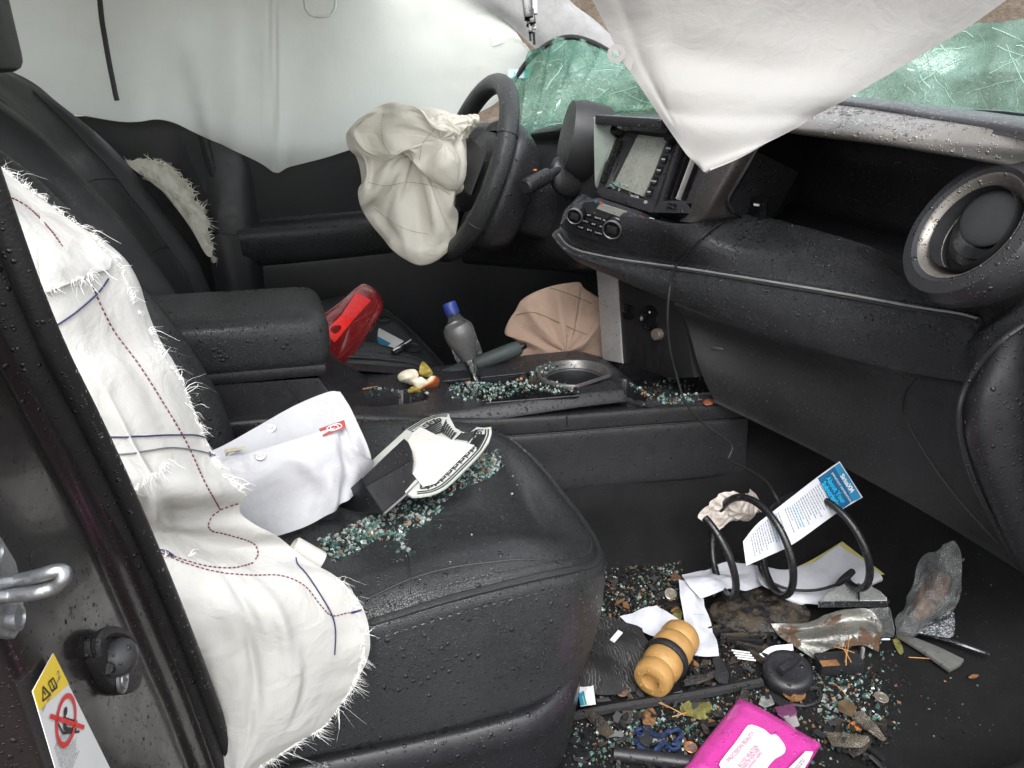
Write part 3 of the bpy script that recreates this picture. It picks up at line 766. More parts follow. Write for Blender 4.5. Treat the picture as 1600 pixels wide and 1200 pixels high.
# silver strip, upper pad
rows = [[p+A(.020, 0, -.012) for p in stlo], [p+A(.004, 0, -.008) for p in stlo], stlo, [a*.8+b*.2+A(-.004, -.003, .006) for a, b in zip(stlo, sthi)], [a*.4+b*.6+A(0, 0, .006) for a, b in zip(stlo, sthi)], sthi, [b+A(.004, .002, -.006) for b in sthi]]
sheet('trim_strip', rows, M['silver'], DASH, n=(40, 100))
tb = [A(.66, .10, .832), A(.64, -.05, .83), A(.62, -.15, .828), A(.61, -.28, .826), A(.60, -.42, .824), A(.57, -.55, .82), A(.54, -.66, .81)]
rows = [[p+A(-.002, 0, -.004) for p in sthi], [p+A(.006, .003, .007) for p in sthi], [a*.7+b*.3+A(0, 0, .012) for a, b in zip(sthi, tb)], tb, [p+A(.12, .02, -.01) for p in tb], [p+A(.3, .05, -.03) for p in tb]]
sheet('top_pad', rows, M['plastic_wet'], DASH, n=(40, 80))
# driver half of the upper dash and the instrument hood
rows = [[Y(930, 235, .14), Y(900, 255, .24), Y(850, 270, .36), Y(800, 270, .5)], [Y(940, 205, .13), Y(905, 215, .24), Y(860, 225, .36), Y(800, 225, .5)], [Y(960, 186, .12), Y(915, 178, .24), Y(860, 190, .36), Y(810, 200, .5)], [A(.42, .12, .80), A(.42, .25, .80), A(.42, .4, .79), A(.42, .6, .77)], [A(.95, .12, .80), A(.95, .25, .80), A(.95, .4, .79), A(.95, .6, .77)]]
sheet('upper_cover', [[p+A(.05, 0, -.004) for p in r_] for r_ in rows], M['plastic_dry'], DASH, n=(30, 30))
ic, _ = Y(905, 222, .27), 0
IH = mk('instrument_hood', lathe([(.052, -.03), (.060, -.03), (.064, .0), (.062, .05), (.05, .055)], ic, A(.95, -.15, -.2), 40, sx=1.0, sy=1.3), M['plastic_dry'], DASH)
mk('gauge_glass', lathe([(.0001, .02), (.056, .02)], ic, A(.95, -.15, -.2), 40, sx=1.0, sy=1.3, cap=False), M['gloss'], IH)
mk('centre_trim', prism([Y(926, 183, .145), Y(947, 180, .135), Y(968, 192, .115), Y(934, 296, .125), Y(929, 290, .14)], A(.03, .004, 0), .002), plain('pale_green_grey_trim', (.15, .18, .155), .4), DASH)
mk('defroster_bar', [box(Y(985, 190, .06), (.17, .02, .018), np.array([nrm(A(.35, -1, 0)), nrm(A(1, .35, 0)), A(0, 0, 1)]), .004)], M['plastic_wet'], DASH)
# lower dash on the driver side
rows = [[Y(915, 280, .16), Y(870, 270, .26), Y(800, 290, .4), Y(740, 300, .58)], [Y(912, 330, .15), Y(860, 320, .25), Y(790, 330, .4), Y(700, 330, .6)], [Y(900, 362, .14), Y(850, 380, .24), Y(780, 380, .4), Y(690, 370, .6)], [Y(895, 400, .14), Y(860, 420, .22), Y(800, 420, .4), Y(690, 410, .6)], [Y(925, 425, .14), Y(890, 432, .24), Y(820, 425, .42), Y(700, 415, .62)]]
sheet('lower_cover', [[p+A(.055, 0, 0) for p in r_] for r_ in rows], M['plastic'], DASH, n=(30, 40), thick=.01)

# ---- radio unit on its tilted plane
RP, RN = Y(930, 312, .12), nrm(A(-.95, -.28, .36))
def rp(px, py, off=0.0): return PL(px, py, RP+RN*off, RN)
rx = nrm(np.cross(A(0, 0, 1), RN)); rx = rx if rx[1] < 0 else -rx; ry = np.cross(RN, rx); ry = ry if ry[2] > 0 else -ry
def rpoly(pts, depth, bev=.002, off=0.0): return prism([rp(*p, off) for p in pts], -RN*depth, bev)
def crossfix(pts): return pts
body = [(962, 196), (1062, 205), (1128, 228), (1148, 262), (1098, 338), (1070, 346), (1010, 332), (940, 312), (930, 300)]
RAD = mk('radio', rpoly([(935, 300), (964, 196), (985, 191), (1056, 202), (1120, 215), (1165, 228), (1110, 332), (1075, 340), (1015, 330), (945, 309)], .16, .006, -.010), M['plastic_wet'], DASH)
# bezel frame round the recessed screen (four bars)
fr = [rpoly([(931, 300), (962, 196), (972, 194), (940, 296)], .02, .0025, .004), rpoly([(962, 196), (985, 189), (1058, 200), (1052, 209), (985, 204), (969, 206)], .02, .0025, .004),
      rpoly([(931, 300), (940, 292), (1008, 312), (1022, 318), (1018, 333), (940, 309)], .02, .0025, .004), rpoly([(1046, 205), (1062, 202), (1020, 330), (1004, 315)], .02, .0025, .003)]
mk('bezel', fr, M['plastic_wet'], RAD)
scrm = plain('wet_screen_film', (.24, .25, .22), .32, var=.1, wetk=dict(small=1.0, big=.9, s1=300., s2=200.))
mk('screen', prism([rp(997, 210, -.006), rp(1047, 216, -.006), rp(1004, 307, -.006), rp(958, 289, -.006)], -RN*.006, .0008), scrm, RAD)
mk('screen_reveal', [prism([rp(972, 204, .0), rp(998, 209, -.009), rp(957, 291, -.009), rp(942, 294, .0)], -RN*.003)], M['plastic'], RAD)
mk('screen_shade', [prism([rp(975, 203, .0), rp(1050, 210, .0), rp(1046, 217, -.009), rp(996, 211, -.009)], -RN*.003)], M['plastic_dry'], RAD)
def rax(): return np.array([rx, ry, RN])
b0 = None
for i in range(5):
    t = i/4
    for (x0, y0, x1, y1) in ((966, 226, 944, 280), (1046, 232, 1016, 300)):
        c = rp(x0+(x1-x0)*t, y0+(y1-y0)*t, .0045)
        mk('button', box(c, (.013, .0145, .006), rax(), .0012), M['gloss'], RAD)
bt = []
for i, s in enumerate(['MEDIA', 'SEEK', 'TUNE', 'AUDIO', 'APPS']):
    t = i/4; bt.append(textg(s, rp(1046-30*t-2, 232+68*t, .0077), rx, RN, .0042, .0002, 'CENTER'))
mk('button_lettering', bt, M['white'], RAD, smooth=False)
for px, py in ((968, 206), (1053, 216)):
    k = mk('knob', lathe([(.012, 0), (.0125, .003), (.0105, .014), (.0095, .016), (.0001, .016)], rp(px, py, .004), RN, 24), M['gloss'], RAD)
mk('brand_print', [textg('TOYOTA', rp(985, 306, .0042), rx, RN, .0055, .0004, 'LEFT'), textg('SD', rp(1009, 316, .0042), rx, RN, .007, .0004, 'CENTER')], M['white'], RAD, smooth=False)
# centre vent beside the screen
CV = mk('centre_vent', [rpoly([(1060, 214), (1068, 208), (1034, 314), (1028, 318)], .03, .0015, .004), rpoly([(1110, 226), (1120, 220), (1082, 318), (1070, 318)], .03, .0015, .004), rpoly([(1060, 214), (1066, 205), (1120, 216), (1112, 228)], .03, .0015, .004), rpoly([(1030, 313), (1072, 314), (1080, 334), (1018, 332)], .03, .003, .004)], M['plastic_wet'], DASH)
for i in range(5):
    t = (i+.6)/5.2
    a = rp(1064+48*t, 216+8*t, -.010); b = rp(1034+42*t, 312+2*t, -.010)
    mk('louver', box((a+b)/2, (.0022, np.linalg.norm(a-b), .024), np.array([rx, nrm(a-b), RN]), .0008), M['gloss'] if i != 3 else M['silver_dry'], CV)
mk('vent_wheel', box(rp(1050, 322, .005), (.022, .009, .006), rax(), .002), M['gloss'], CV)
# the radio housing's flank towards the passenger
sheet('radio_flank', [[rp(1118, 216, .002), Y(1165, 205, -.19), Y(1205, 190, -.19)], [rp(1104, 256, .002), Y(1140, 260, -.185), Y(1172, 258, -.18)], [rp(1084, 308, .002), Y(1112, 312, -.175), Y(1138, 312, -.165)], [rp(1076, 334, .002), Y(1100, 338, -.165), Y(1142, 334, -.155)], [rp(1060, 346, -.01), Y(1090, 347, -.155), Y(1150, 338, -.15)]],
      plain('warm_grey_plastic', (.030, .026, .024), .5, wetk=W1), DASH, n=(30, 20), thick=.004)
mk('flank_gap', tube([Y(1202, 194, -.193), Y(1168, 258, -.184), Y(1140, 305, -.170), Y(1137, 316, -.167), Y(1146, 332, -.158)], .0032, 8, 30), M['plastic_dry'], DASH)
# ---- climate panel on the shelf's inner end
_a, _b, _c = (hit(Bpad, *p, 0)[0] for p in ((892, 362), (958, 384), (1026, 350)))
CN = nrm(np.cross(_b-_a, _c-_a)); CN = CN if CN@(CAM-_a) > 0 else -CN; CN = nrm(CN*.62+nrm(CAM-_a)*.50); CP = _b+CN*.004
def cp(px, py, off=0.0): return PL(px, py, CP+CN*off, CN)
cx = nrm(cp(1000, 345)-cp(905, 318)); cy_ = np.cross(CN, cx)
CLP = mk('climate_panel', prism([cp(874, 354), cp(888, 364), cp(950, 383), cp(968, 379), cp(1026, 351), cp(1008, 344), cp(928, 318), cp(902, 321)], -CN*.03, .003), M['plastic_wet'], DASH)
mk('climate_face', prism([cp(890, 354, .0015), cp(950, 376, .0015), cp(1010, 346, .0015), cp(1000, 338, .0015), cp(928, 314, .0015), cp(912, 316, .0015)], -CN*.003, .0008), M['plastic_wet'], CLP)
mk('display', prism([cp(938, 318, .003), cp(980, 331, .003), cp(972, 340, .003), cp(932, 326, .003)], -CN*.002), scrm, CLP)
for (px, py, r_) in ((903, 332, .0150), (961, 353, .0178)):
    kb = mk('knob', lathe([(r_*1.12, 0), (r_*1.1, .004), (r_, .006), (r_*.98, .016), (r_*.9, .019), (r_*.86, .018), (.0001, .0175)], cp(px, py, .002), CN, 32), M['gloss'], CLP)
    mk('knob_ring', lathe([(r_*1.01, .0145), (r_*1.02, .018), (r_*.95, .0203), (r_*.88, .0193), (r_*.9, .0175)], cp(px, py, .002), CN, 32, cap=False), plain('dull_knob_ring', (.16, .16, .155), .35, metal=.6), kb)
    mk('knob_button', box(cp(px, py, .002)+CN*.0185, (r_*1.0, r_*.8, .002), np.array([cx, cy_, CN]), .0006), M['plastic'], kb)
k = 0
for r_ in range(3):
    for c_ in range(3):
        px = 910+c_*16+r_*9-2; py = 341+c_*5.2+r_*8.4 - 3
        if r_ == 0: px -= 2
        mk('button', box(cp(920+c_*14-r_*6.5, 336+c_*4.6+r_*9.5, .003), (.0145, .0085, .003), np.array([cx, cy_, CN]), .0008), M['gloss'], CLP)
mk('panel_lettering', [textg(s, cp(920+c_*14-r_*6.5, 336+c_*4.6+r_*9.5, .0048), cx, CN, .0040, .0003, 'CENTER', 1.1) for (s, r_, c_) in (('OFF', 0, 0), ('MODE', 0, 1), ('FRONT', 0, 2), ('AUTO', 1, 0), ('A/C', 1, 1), ('DUAL', 1, 2), ('REAR', 2, 0), ('ECO', 2, 1), ('CLOCK', 2, 2))], M['white'], CLP, smooth=False)
for n_, m_, ps in (('blue_mark', 'lblue', ((991, 336), (931, 315))), ('red_mark', 'red', ((1000, 339), (939, 317.5)))):
    for p in ps: mk(n_, box(cp(*p, .0035), (.0042, .0036, .0012), np.array([cx, cy_, CN])), M[m_], CLP)
mk('white_mark', [prism([cp(1006, 350, .003), cp(1015, 340, .003), cp(1022, 342, .003), cp(1010, 352, .003)], -CN*.001)], M['white'], CLP)

# ---- round air vent at the door end
VC = Y(1516, 354, -.60); _v = nrm(CAM-VC); _q = -_r*.82+_u*.57; _q = nrm(_q-_v*(_q@_v)); VN = _v*math.cos(rad(52))+_q*math.sin(rad(52)); VS = 1.0
def vl(prof): return [(a*VS, b*VS) for a, b in prof]
VENT = mk('air_vent', lathe(vl([(.057, -.05), (.0645, -.004), (.0665, .002), (.073, .0058), (.087, .003), (.092, -.008), (.092, -.026), (.080, -.048), (.06, -.055)]), VC, VN, 64), M['plastic_wet'], DASH)
mk('vent_ring', lathe(vl([(.0510, -.020), (.0520, -.018), (.0550, -.012), (.0595, -.005), (.0640, .0002), (.0660, .0028), (.0672, .0032), (.0676, -.002)]), VC, VN, 64, cap=False), plain('dull_vent_ring', (.17, .155, .14), .4, metal=.55, wetk=dict(small=.85, big=.75, s1=300., s2=130.)), VENT)
mk('vent_barrel', lathe(vl([(.0525, .0), (.0515, -.02), (.049, -.06), (.0001, -.062)]), VC, VN, 48, cap=False), M['plastic_dry'], VENT)
vy = nrm(A(0, 0, 1)-VN*VN[2]); vx = nrm(np.cross(vy, VN))
ir = nrm(_r-VN*(_r@VN)); iu = np.cross(VN, ir); iu = iu if iu@_u > 0 else -iu
def vdisc(c, rx_, ry_): return [c+ir*rx_*math.cos(q)+iu*ry_*math.sin(q) for q in np.linspace(0, 2*math.pi, 41)[:-1]]
for k in range(3):
    c = VC-VN*(.026-.006*k)+ir*(-.014+.009*k)
    mk('louver', prism(vdisc(c, .0345, .0455), -VN*.0025, .0008), M['gloss'], VENT)
c = VC-VN*.010+ir*.018
mk('vent_flap', pillow(vdisc(c, .0335, .0440), .004, .003, 8, 40, toward=VN), M['plastic_dry'], VENT)

# ---- lower centre stack
S0 = Y(945, 430, .135); SN = nrm(A(-.95, -.30, .12))
def s_(px, py, off=0.0): return PL(px, py, S0+SN*off, SN)
mk('stack_trim', prism([s_(931, 412, .004), s_(962, 412, .004), s_(972, 568, .004), s_(941, 562, .004)], -SN*.03, .003), M['silver_dry'], DASH)
STK = mk('stack_panel', prism([s_(958, 405), s_(1058, 450), s_(1085, 590), s_(1050, 592), s_(965, 566)], -SN*.05, .004), plain('dull_black_panel', (.006, .006, .0065), .5), DASH)
for (px, py, r_) in ((983, 488, .013), (1015, 497, .021)):
    so_ = mk('socket', lathe([(r_*.8, .001), (r_*.95, .006), (r_*1.1, .006), (r_*1.2, 0)], s_(px, py), SN, 28), M['gloss'], STK)
mk('socket_cap', lathe([(.0001, .012), (.010, .012), (.0115, .009), (.0115, 0)], s_(1030, 522), SN, 24), plain('bronze_cap', (.30, .25, .21), .35, metal=.7), STK)
for p, sz in (((978, 482, .004), (.012, .018, .006)), ((1008, 492, .008), (.014, .010, .006))): mk('switch', box(s_(*p), sz, np.array([nrm(np.cross(A(0, 0, 1), SN)), A(0, 0, 1), SN]), .002), M['gloss'], STK)
mk('switch_mark', [box(s_(1015, 488, .013), (.003, .004, .001), np.array([nrm(np.cross(A(0, 0, 1), SN)), A(0, 0, 1), SN]))], M['white'], STK)
# end cap towards the door opening
mk('end_cap', prism([A(.375, -.702, .775), A(.405, -.702, .66), A(.43, -.702, .57), A(.46, -.702, .50), A(.62, -.702, .19), A(.86, -.702, .19), A(.90, -.702, .79), A(.56, -.702, .81), A(.44, -.702, .812)], A(0, -.014, 0), .004), M['plastic_wet'], DASH)
# ---------------------------------------------------------------- centre console
CON = thing('centre_console', 'black centre console with gear lever, cup holder and padded armrest', 'console', (-.1, 0, .15))
def csec(x):
    zt = np.interp(x, [-.62, -.35, -.12, .08, .40, .46], [.40, .385, .338, .318, .298, .295])
    zb = np.interp(x, [-.6, .03, .4], [.175, .180, .155]); return zt, zb
rows = []
xs = np.linspace(-.62, .44, 12)
for k, (dy, f) in enumerate([(-.085, 1.0), (-.118, 1.005), (-.128, .99), (-.131, .93), (-.1315, .80), (-.129, .78), (-.136, .74), (-.140, .4), (-.146, 0.02), (-.140, -.05)]):
    rows.append([A(x, dy-.012*sm(.1, .44, x), csec(x)[1]+(csec(x)[0]-csec(x)[1])*f) for x in xs])
CSIDE = sheet('side_panel', rows, M['plastic'], CON, n=(50, 90))
mk('trim_gap', [tube([A(x, -.1335-.012*sm(.1, .44, x), csec(x)[1]+(csec(x)[0]-csec(x)[1])*.785) for x in np.linspace(-.3, .40, 20)], .0012, 6), tube([Y(886, 649, -.133), Y(887, 667, -.134)], .001, 6)], M['plastic_dry'], CSIDE)
rows2 = [[A(p[0], -p[1]+.004, p[2]) for p in r] for r in rows]
sheet('far_side_panel', rows2, M['plastic_dry'], CON, n=(30, 40))
# top deck as one moulded surface: finger recess, selector plate, cup well, forward bin
DX0, DX1, DY = -.42, .46, .128
cupc = Z(897, 588, .345)
rec = [Z(600, 628, .345)]
pa, pb, pc, pd = Z(692, 600, .345), Z(760, 634, .345), Z(905, 622, .345), Z(838, 585, .345)
def deck_h(x, y):
    z = np.interp(x, [-.42, -.30, -.12, .10, .19, .26, .46], [.37, .356, .349, .349, .346, .318, .300])
    z = z-.018*sm(.108, .128, np.abs(y))
    # cup well, D-shaped
    dx, dy = x-cupc[0], y-cupc[1]; q = np.maximum(np.hypot(dx, dy*.95)/.056, (-(dx*.5+dy*.86))/.030*.75+.0)
    q = np.hypot(dx/.060, dy/.056)
    z = z-.085*sm(1.0, .93, q)
    # finger recess beside the armrest
    rx_, ry_ = (x-rec[0][0]+.005)/.085, (y-rec[0][1]+.004)/.034
    z = z-.055*sm(1.0, .88, (np.abs(rx_)**3+np.abs(ry_)**3)**(1/3))
    # forward bin
    bx, by = (x-.335)/.085, (y-.0)/.098
    z = z-.045*sm(1.0, .93, (np.abs(bx)**6+np.abs(by)**6)**(1/6))
    # open slot between cup and bin
    bx, by = (x-.215)/.026, (y+.075)/.045
    z = z-.06*sm(1.0, .9, (np.abs(bx)**4+np.abs(by)**4)**(1/4))
    return z
nx, ny = 240, 90
gx, gy = np.meshgrid(np.linspace(DX0, DX1, nx), np.linspace(-DY, DY, ny), indexing='ij')
gz = deck_h(gx, gy)
G = np.stack([gx, gy, gz], -1).reshape(-1, 3)
DECK = mk('top_deck', (G, gfaces(nx, ny)), M['plastic_wet'], CON, sharp=50)
def dk(px, py, lift=0.0):
    q, _n = hit(Bd, px, py, lift); return q
Bd = bvh(DECK)
ring = []
for a in np.linspace(0, 2*math.pi, 49)[:-1]:
    x, y = cupc[0]+.062*math.cos(a), cupc[1]+.058*math.sin(a); ring.append(A(x, y, .3515))
def dsh(r_, z):
    out = []
    for a in np.linspace(0, 2*math.pi, 65)[:-1]:
        ca, sa = math.cos(a), math.sin(a); k_ = min(1.0, .80/max(1e-6, (ca*.35-sa*.94)) if (ca*.35-sa*.94) > .80 else 1.0)
        out.append(A(cupc[0]+.066*r_*ca*k_, cupc[1]+.062*r_*sa*k_, z))
    return out
V_, F_, _q = grid([dsh(1.09, .349), dsh(1.07, .3535), dsh(1.0, .354), dsh(.86, .340), dsh(.84, .334)], (20, 64), cv=True)
CUP = mk('cup_ring', (V_, F_), plain('dull_satin_metal', (.14, .135, .13), .36, metal=.6, wetk=W3), CON)
V_, F_, _q = grid([dsh(.86, .341), dsh(.80, .32), dsh(.74, .27), dsh(.4, .262), dsh(.02, .262)], (20, 64), cv=True)
mk('cup_well', (V_, F_), M['plastic_dry'], CON)
mk('cup_pad', box(A(cupc[0], cupc[1]-.01, .275), (.03, .02, .012), None, .002), M['plastic_wet'], CON)
sel = [A(p[0], p[1], .3495) for p in (pa, pb, pc, pd)]
SELP = mk('selector_plate', prism(sel, A(0, 0, -.004), .0012), M['gloss'], CON)
edge = [a+A(0, 0, .0006) for a in sel]
mk('plate_edge', tube([edge[3], edge[0], edge[1], edge[2]], .0012, 6), M['plastic_wet'], CON)
# armrest
ax = np.array([nrm(A(1, 0, -.035)), A(0, 1, 0), nrm(A(.035, 0, 1))])
AR = mk('armrest', (lambda g: (g[0]+np.column_stack([0*g[0][:, 0], 0*g[0][:, 1], fbm(g[0], 14, 2, 4)*.001]), g[1]))(box(A(-.57, .0, .502), (.505, .205, .098), ax, .042, 6)), M['leather'], CON)
mk('armrest_lid', box(A(-.575, .0, .457), (.49, .20, .02), ax, .006), M['plastic'], CON)
SB = sheet('storage_box', [[A(-.82, -.100, .455), A(-.6, -.105, .452), A(-.37, -.104, .440), A(-.345, -.09, .435), A(-.335, .0, .435), A(-.345, .1, .435), A(-.6, .11, .45)],
                      [A(-.82, -.104, .41), A(-.6, -.108, .41), A(-.36, -.108, .405), A(-.320, -.094, .40), A(-.310, .0, .40), A(-.32, .1, .40), A(-.6, .11, .41)],
                      [A(-.82, -.11, .30), A(-.6, -.115, .33), A(-.35, -.118, .345), A(-.275, -.11, .35), A(-.265, .0, .355), A(-.275, .11, .35), A(-.6, .11, .30)]], M['plastic'], CON, n=(20, 60))
Bs = bvh(SB)
gp = on(Bs, [(438, 590), (448, 603), (462, 620), (480, 642)], .0003)
if len(gp) > 2: mk('lid_gap', tube(gp, .0011, 6), M['plastic_dry'], SB)
# gear lever
kb0, kb1 = Y(748, 604, .02), Y(712, 505, .03); kax = nrm(kb1-kb0); KL = np.linalg.norm(kb1-kb0)
GL = mk('gear_lever', lathe([(.0075, 0), (.010, .008), (.0115, KL*.40), (.0118, KL*.44)], kb0, kax, 24), M['chrome'], CON)
mk('knob', lathe([(.0118, KL*.43), (.0128, KL*.45), (.0175, KL*.57), (.0225, KL*.67), (.0258, KL*.77), (.0266, KL*.86), (.0252, KL*.935), (.0205, KL*.985), (.0180, KL*.99), (.0165, KL*.965), (.0001, KL*.965)], kb0, kax, 36, sx=1.0, sy=1.08),
   plain('silver_knob', (.13, .13, .128), .40, metal=.4, wetk=dict(small=.7, big=.2, s1=520., s2=260.)), GL)
mk('collar', lathe([(.0120, KL*.425), (.0132, KL*.43), (.0132, KL*.455), (.0120, KL*.46)], kb0, kax, 24), M['chrome'], GL)
# handbrake
h0, h1 = Y(665, 598, .085), Y(812, 543, .085); hv = nrm(h1-h0); HL = np.linalg.norm(h1-h0)
hbm = leather('grey_green_leather', (.035, .045, .045), .45)
HB = mk('handbrake', lathe([(.012, -.05), (.0125, 0), (.0135, HL*.3), (.0145, HL*.6), (.0155, HL*.85), (.0155, HL*.95), (.013, HL*1.0), (.0001, HL*1.005)], h0, hv, 24), hbm, CON)
mk('release_button', lathe([(.0065, 0), (.0065, .012), (.005, .014), (.0001, .014)], h1, hv, 16), M['gloss'], HB)
hs_ = nrm(np.cross(hv, A(0, 0, 1))); hs_ = hs_ if hs_[1] < 0 else -hs_
stp = [h0+hv*HL*t+hs_*np.interp(t, [0, .6, .9], [.0122, .0142, .0150])*.92+A(0, 0, .004) for t in np.linspace(.05, .92, 40)]
mk('stitching', [tube([stp[i], stp[i]*.4+stp[i+1]*.6], .0007, 4) for i in range(0, 39)], M['plastic_dry'], HB, kind='stuff')

# ---------------------------------------------------------------- steering wheel and column
WC = A(.035, .36, .69); tilt = rad(22.5); WN = A(-math.cos(tilt), -.02, math.sin(tilt)); WN = nrm(WN)
WX = A(0, 1, 0); WX = nrm(WX-WN*(WX@WN)); WY = np.cross(WN, WX); WY = WY if WY[2] > 0 else -WY; WR = .184
WH = thing('steering_wheel', 'black leather steering wheel with the deflated airbag hanging from its hub', 'steering wheel', tuple(WC))
pts = [WC+WR*(math.cos(a)*WX+math.sin(a)*WY) for a in np.linspace(0, 2*math.pi, 97)[:-1]]
mk('rim', tube(pts, .0205, 16, None, True), M['leather'], WH)
for a in (rad(200), rad(340), rad(75), rad(105)):
    pass
sm_ = []
for a in (rad(152), rad(208), rad(332), rad(28)):
    c = WC+WR*(math.cos(a)*WX+math.sin(a)*WY); tx = -math.sin(a)*WX+math.cos(a)*WY
    mk('rim_seam', tube([c+.0208*(math.cos(q)*WN+math.sin(q)*nrm(np.cross(tx, WN))) for q in np.linspace(0, 2*math.pi, 25)[:-1]], .0012, 6, None, True), M['plastic_dry'], WH)
def spoke(a, w1, w2):
    d = math.cos(a)*WX+math.sin(a)*WY; s = -math.sin(a)*WX+math.cos(a)*WY
    return prism([WC+d*.06+s*w1-WN*.02, WC+d*.06-s*w1-WN*.02, WC+d*.18-s*w2-WN*.006, WC+d*.18+s*w2-WN*.006], -WN*.018, .004)
for a in (rad(180), rad(0), rad(250), rad(290)): mk('spoke', spoke(a, .035 if a in (0.0, math.pi) else .018, .022 if a in (0.0, math.pi) else .012), M['plastic'], WH)
mk('hub', lathe([(.0001, -.005), (.075, -.005), (.088, -.015), (.09, -.03), (.075, -.05)], WC, WN, 40), M['plastic'], WH)
pn = [(.02, .10), (.075, .085), (.088, .03), (.075, -.06), (.03, -.085)]
mk('hub_flap', [prism([WC-WX*.095+WY*.045+WN*.004, WC-WX*.040+WY*.062+WN*.03, WC-WX*.02-WY*.035+WN*.03, WC-WX*.09-WY*.045+WN*.004], WN*.004, .0015)], plain('grey_flap', (.035, .035, .036), .5), WH)
# column shroud and stalk
SC_ = thing('steering_column', 'black plastic steering column shroud with stalk behind the wheel', 'steering column', tuple(WC-WN*.1))
def ring_at(c, rx_, ry_, n=12, ex=3.0):
    out = []
    for k in range(n):
        a = 2*math.pi*k/n; ca, sa = math.cos(a), math.sin(a)
        out.append(c+WX*rx_*np.sign(ca)*abs(ca)**(2/ex)+WY*ry_*np.sign(sa)*abs(sa)**(2/ex))
    return out
G = [ring_at(WC-WN*.03-WY*.015, .10, .11), ring_at(WC-WN*.036-WY*.015, .128, .135), ring_at(WC-WN*.060-WY*.015, .135, .142), ring_at(WC-WN*.105-WY*.02, .118, .122), ring_at(WC-WN*.118-WY*.02, .10, .105), ring_at(WC-WN*.125-WY*.03, .065, .07), ring_at(WC-WN*.2-WY*.03, .058, .062), ring_at(WC-WN*.32-WY*.03, .05, .05)]
V_, F_, _q = grid(G, (40, 64), cv=True)
SH = mk('shroud', (V_, F_), M['plastic_wet'], SC_)
hh, hn = hit(bvh(SH), 797, 275, .0006)
if hh is not None: mk('screw_hole', lathe([(.0001, 0), (.006, 0)], hh, hn, 16, cap=False), M['plastic_dry'], SH)
sp0, sp1 = Y(868, 268, .235), Y(822, 291, .19)
mk('stalk', lathe([(.008, -.03), (.0085, 0), (.0095, .02), (.0155, .026), (.0165, .045), (.016, np.linalg.norm(sp1-sp0)), (.012, np.linalg.norm(sp1-sp0)+.004), (.0001, np.linalg.norm(sp1-sp0)+.004)], sp0, sp1-sp0, 24), M['plastic_wet'], SC_)
mk('stalk_housing', [pillow([Y(870, 245, .26), Y(905, 262, .27), Y(915, 290, .26), Y(895, 310, .25), Y(868, 300, .245), Y(858, 270, .25)], .03, .04, 8, 40)], M['plastic'], SC_)
mk('stalk_mark', box(Y(838, 273, .196)+A(-.004, -.004, .010), (.006, .004, .003), None, .0008), plain('orange_mark', (.7, .16, .03), .5), SC_)
# ---------------------------------------------------------------- airbags
def fringe(edge, out, n, lmin, lmax, w=.0005, droop=.3, jit=.6, seed=1):
    """loose threads along a torn edge: thin three-segment strips"""
    rg = np.random.default_rng(seed); E_ = crv(edge, 400); V = []; Fc = []
    O_ = np.asarray(out, float)
    for i in range(n):
        t = rg.random(); k = min(int(t*399), 398); p = E_[k]
        tan = nrm(E_[k+1]-E_[k]); o = O_ if O_.ndim == 1 else O_[min(int(t*len(O_)), len(O_)-1)]
        if i % 6 == 0: cj = rg.normal(0, jit); cv_ = rg.normal(0, .35, 3); cl = rg.random()**1.5; ct = t
        if i % 6: t = min(max(ct+rg.normal(0, .004), 0), 1); k = min(int(t*399), 398); p = E_[k]; tan = nrm(E_[k+1]-E_[k])
        d = nrm(o+tan*(cj+rg.normal(0, .25))+cv_+rg.normal(0, .15, 3)); L = lmin+(lmax-lmin)*cl*(.4+.6*rg.random())*.8
        s = nrm(np.cross(d, nrm(CAM-p)))*w*(.6+rg.random()); b = len(V)
        bend = rg.normal(0, .5, 3)*1.1*L
        for q in (0, .2, .4, .6, .8, 1.0):
            c = p-d*.003+d*L*q+bend*q*q+bend[[1, 2, 0]]*math.sin(q*4)*.35+A(0, 0, -droop*L*q*q); ww = s*(1-.75*q); V += [c-ww, c+ww]
        for q in range(5): Fc.append((b+2*q, b+2*q+1, b+2*q+3, b+2*q+2))
    return np.array(V), Fc
def folds(sc, amp, seed, ridge=True, stretch=(1, 1, 1)):
    def f(G, u, v):
        P = G*np.array(stretch)
        return fbm(P, sc, 3, seed, ridge)*amp
    return f
def dotted(bv, px, mat, parent, name, r=.00068, dash=.0026, gap=.0019, lift=.0006):
    q = on(bv, px, lift)
    if len(q) < 2: return None
    L = crv(q, 300); seg = np.linalg.norm(np.diff(L, axis=0), axis=1); cum = np.concatenate([[0], np.cumsum(seg)]); tot = cum[-1]; g = []
    at_ = lambda s: np.array([np.interp(s, cum, L[:, k]) for k in range(3)])
    s = 0
    while s+dash < tot:
        g.append(tube([at_(s), at_(s+dash*.5)+(CAM-at_(s))*.0004, at_(s+dash)], r, 4)); s += dash+gap
    return mk(name, g, mat, parent, kind='stuff') if g else None
def dense(px, step=12):
    P = crv(px, max(8, int(sum(math.dist(px[i], px[i+1]) for i in range(len(px)-1))/step))); return [tuple(p) for p in P]

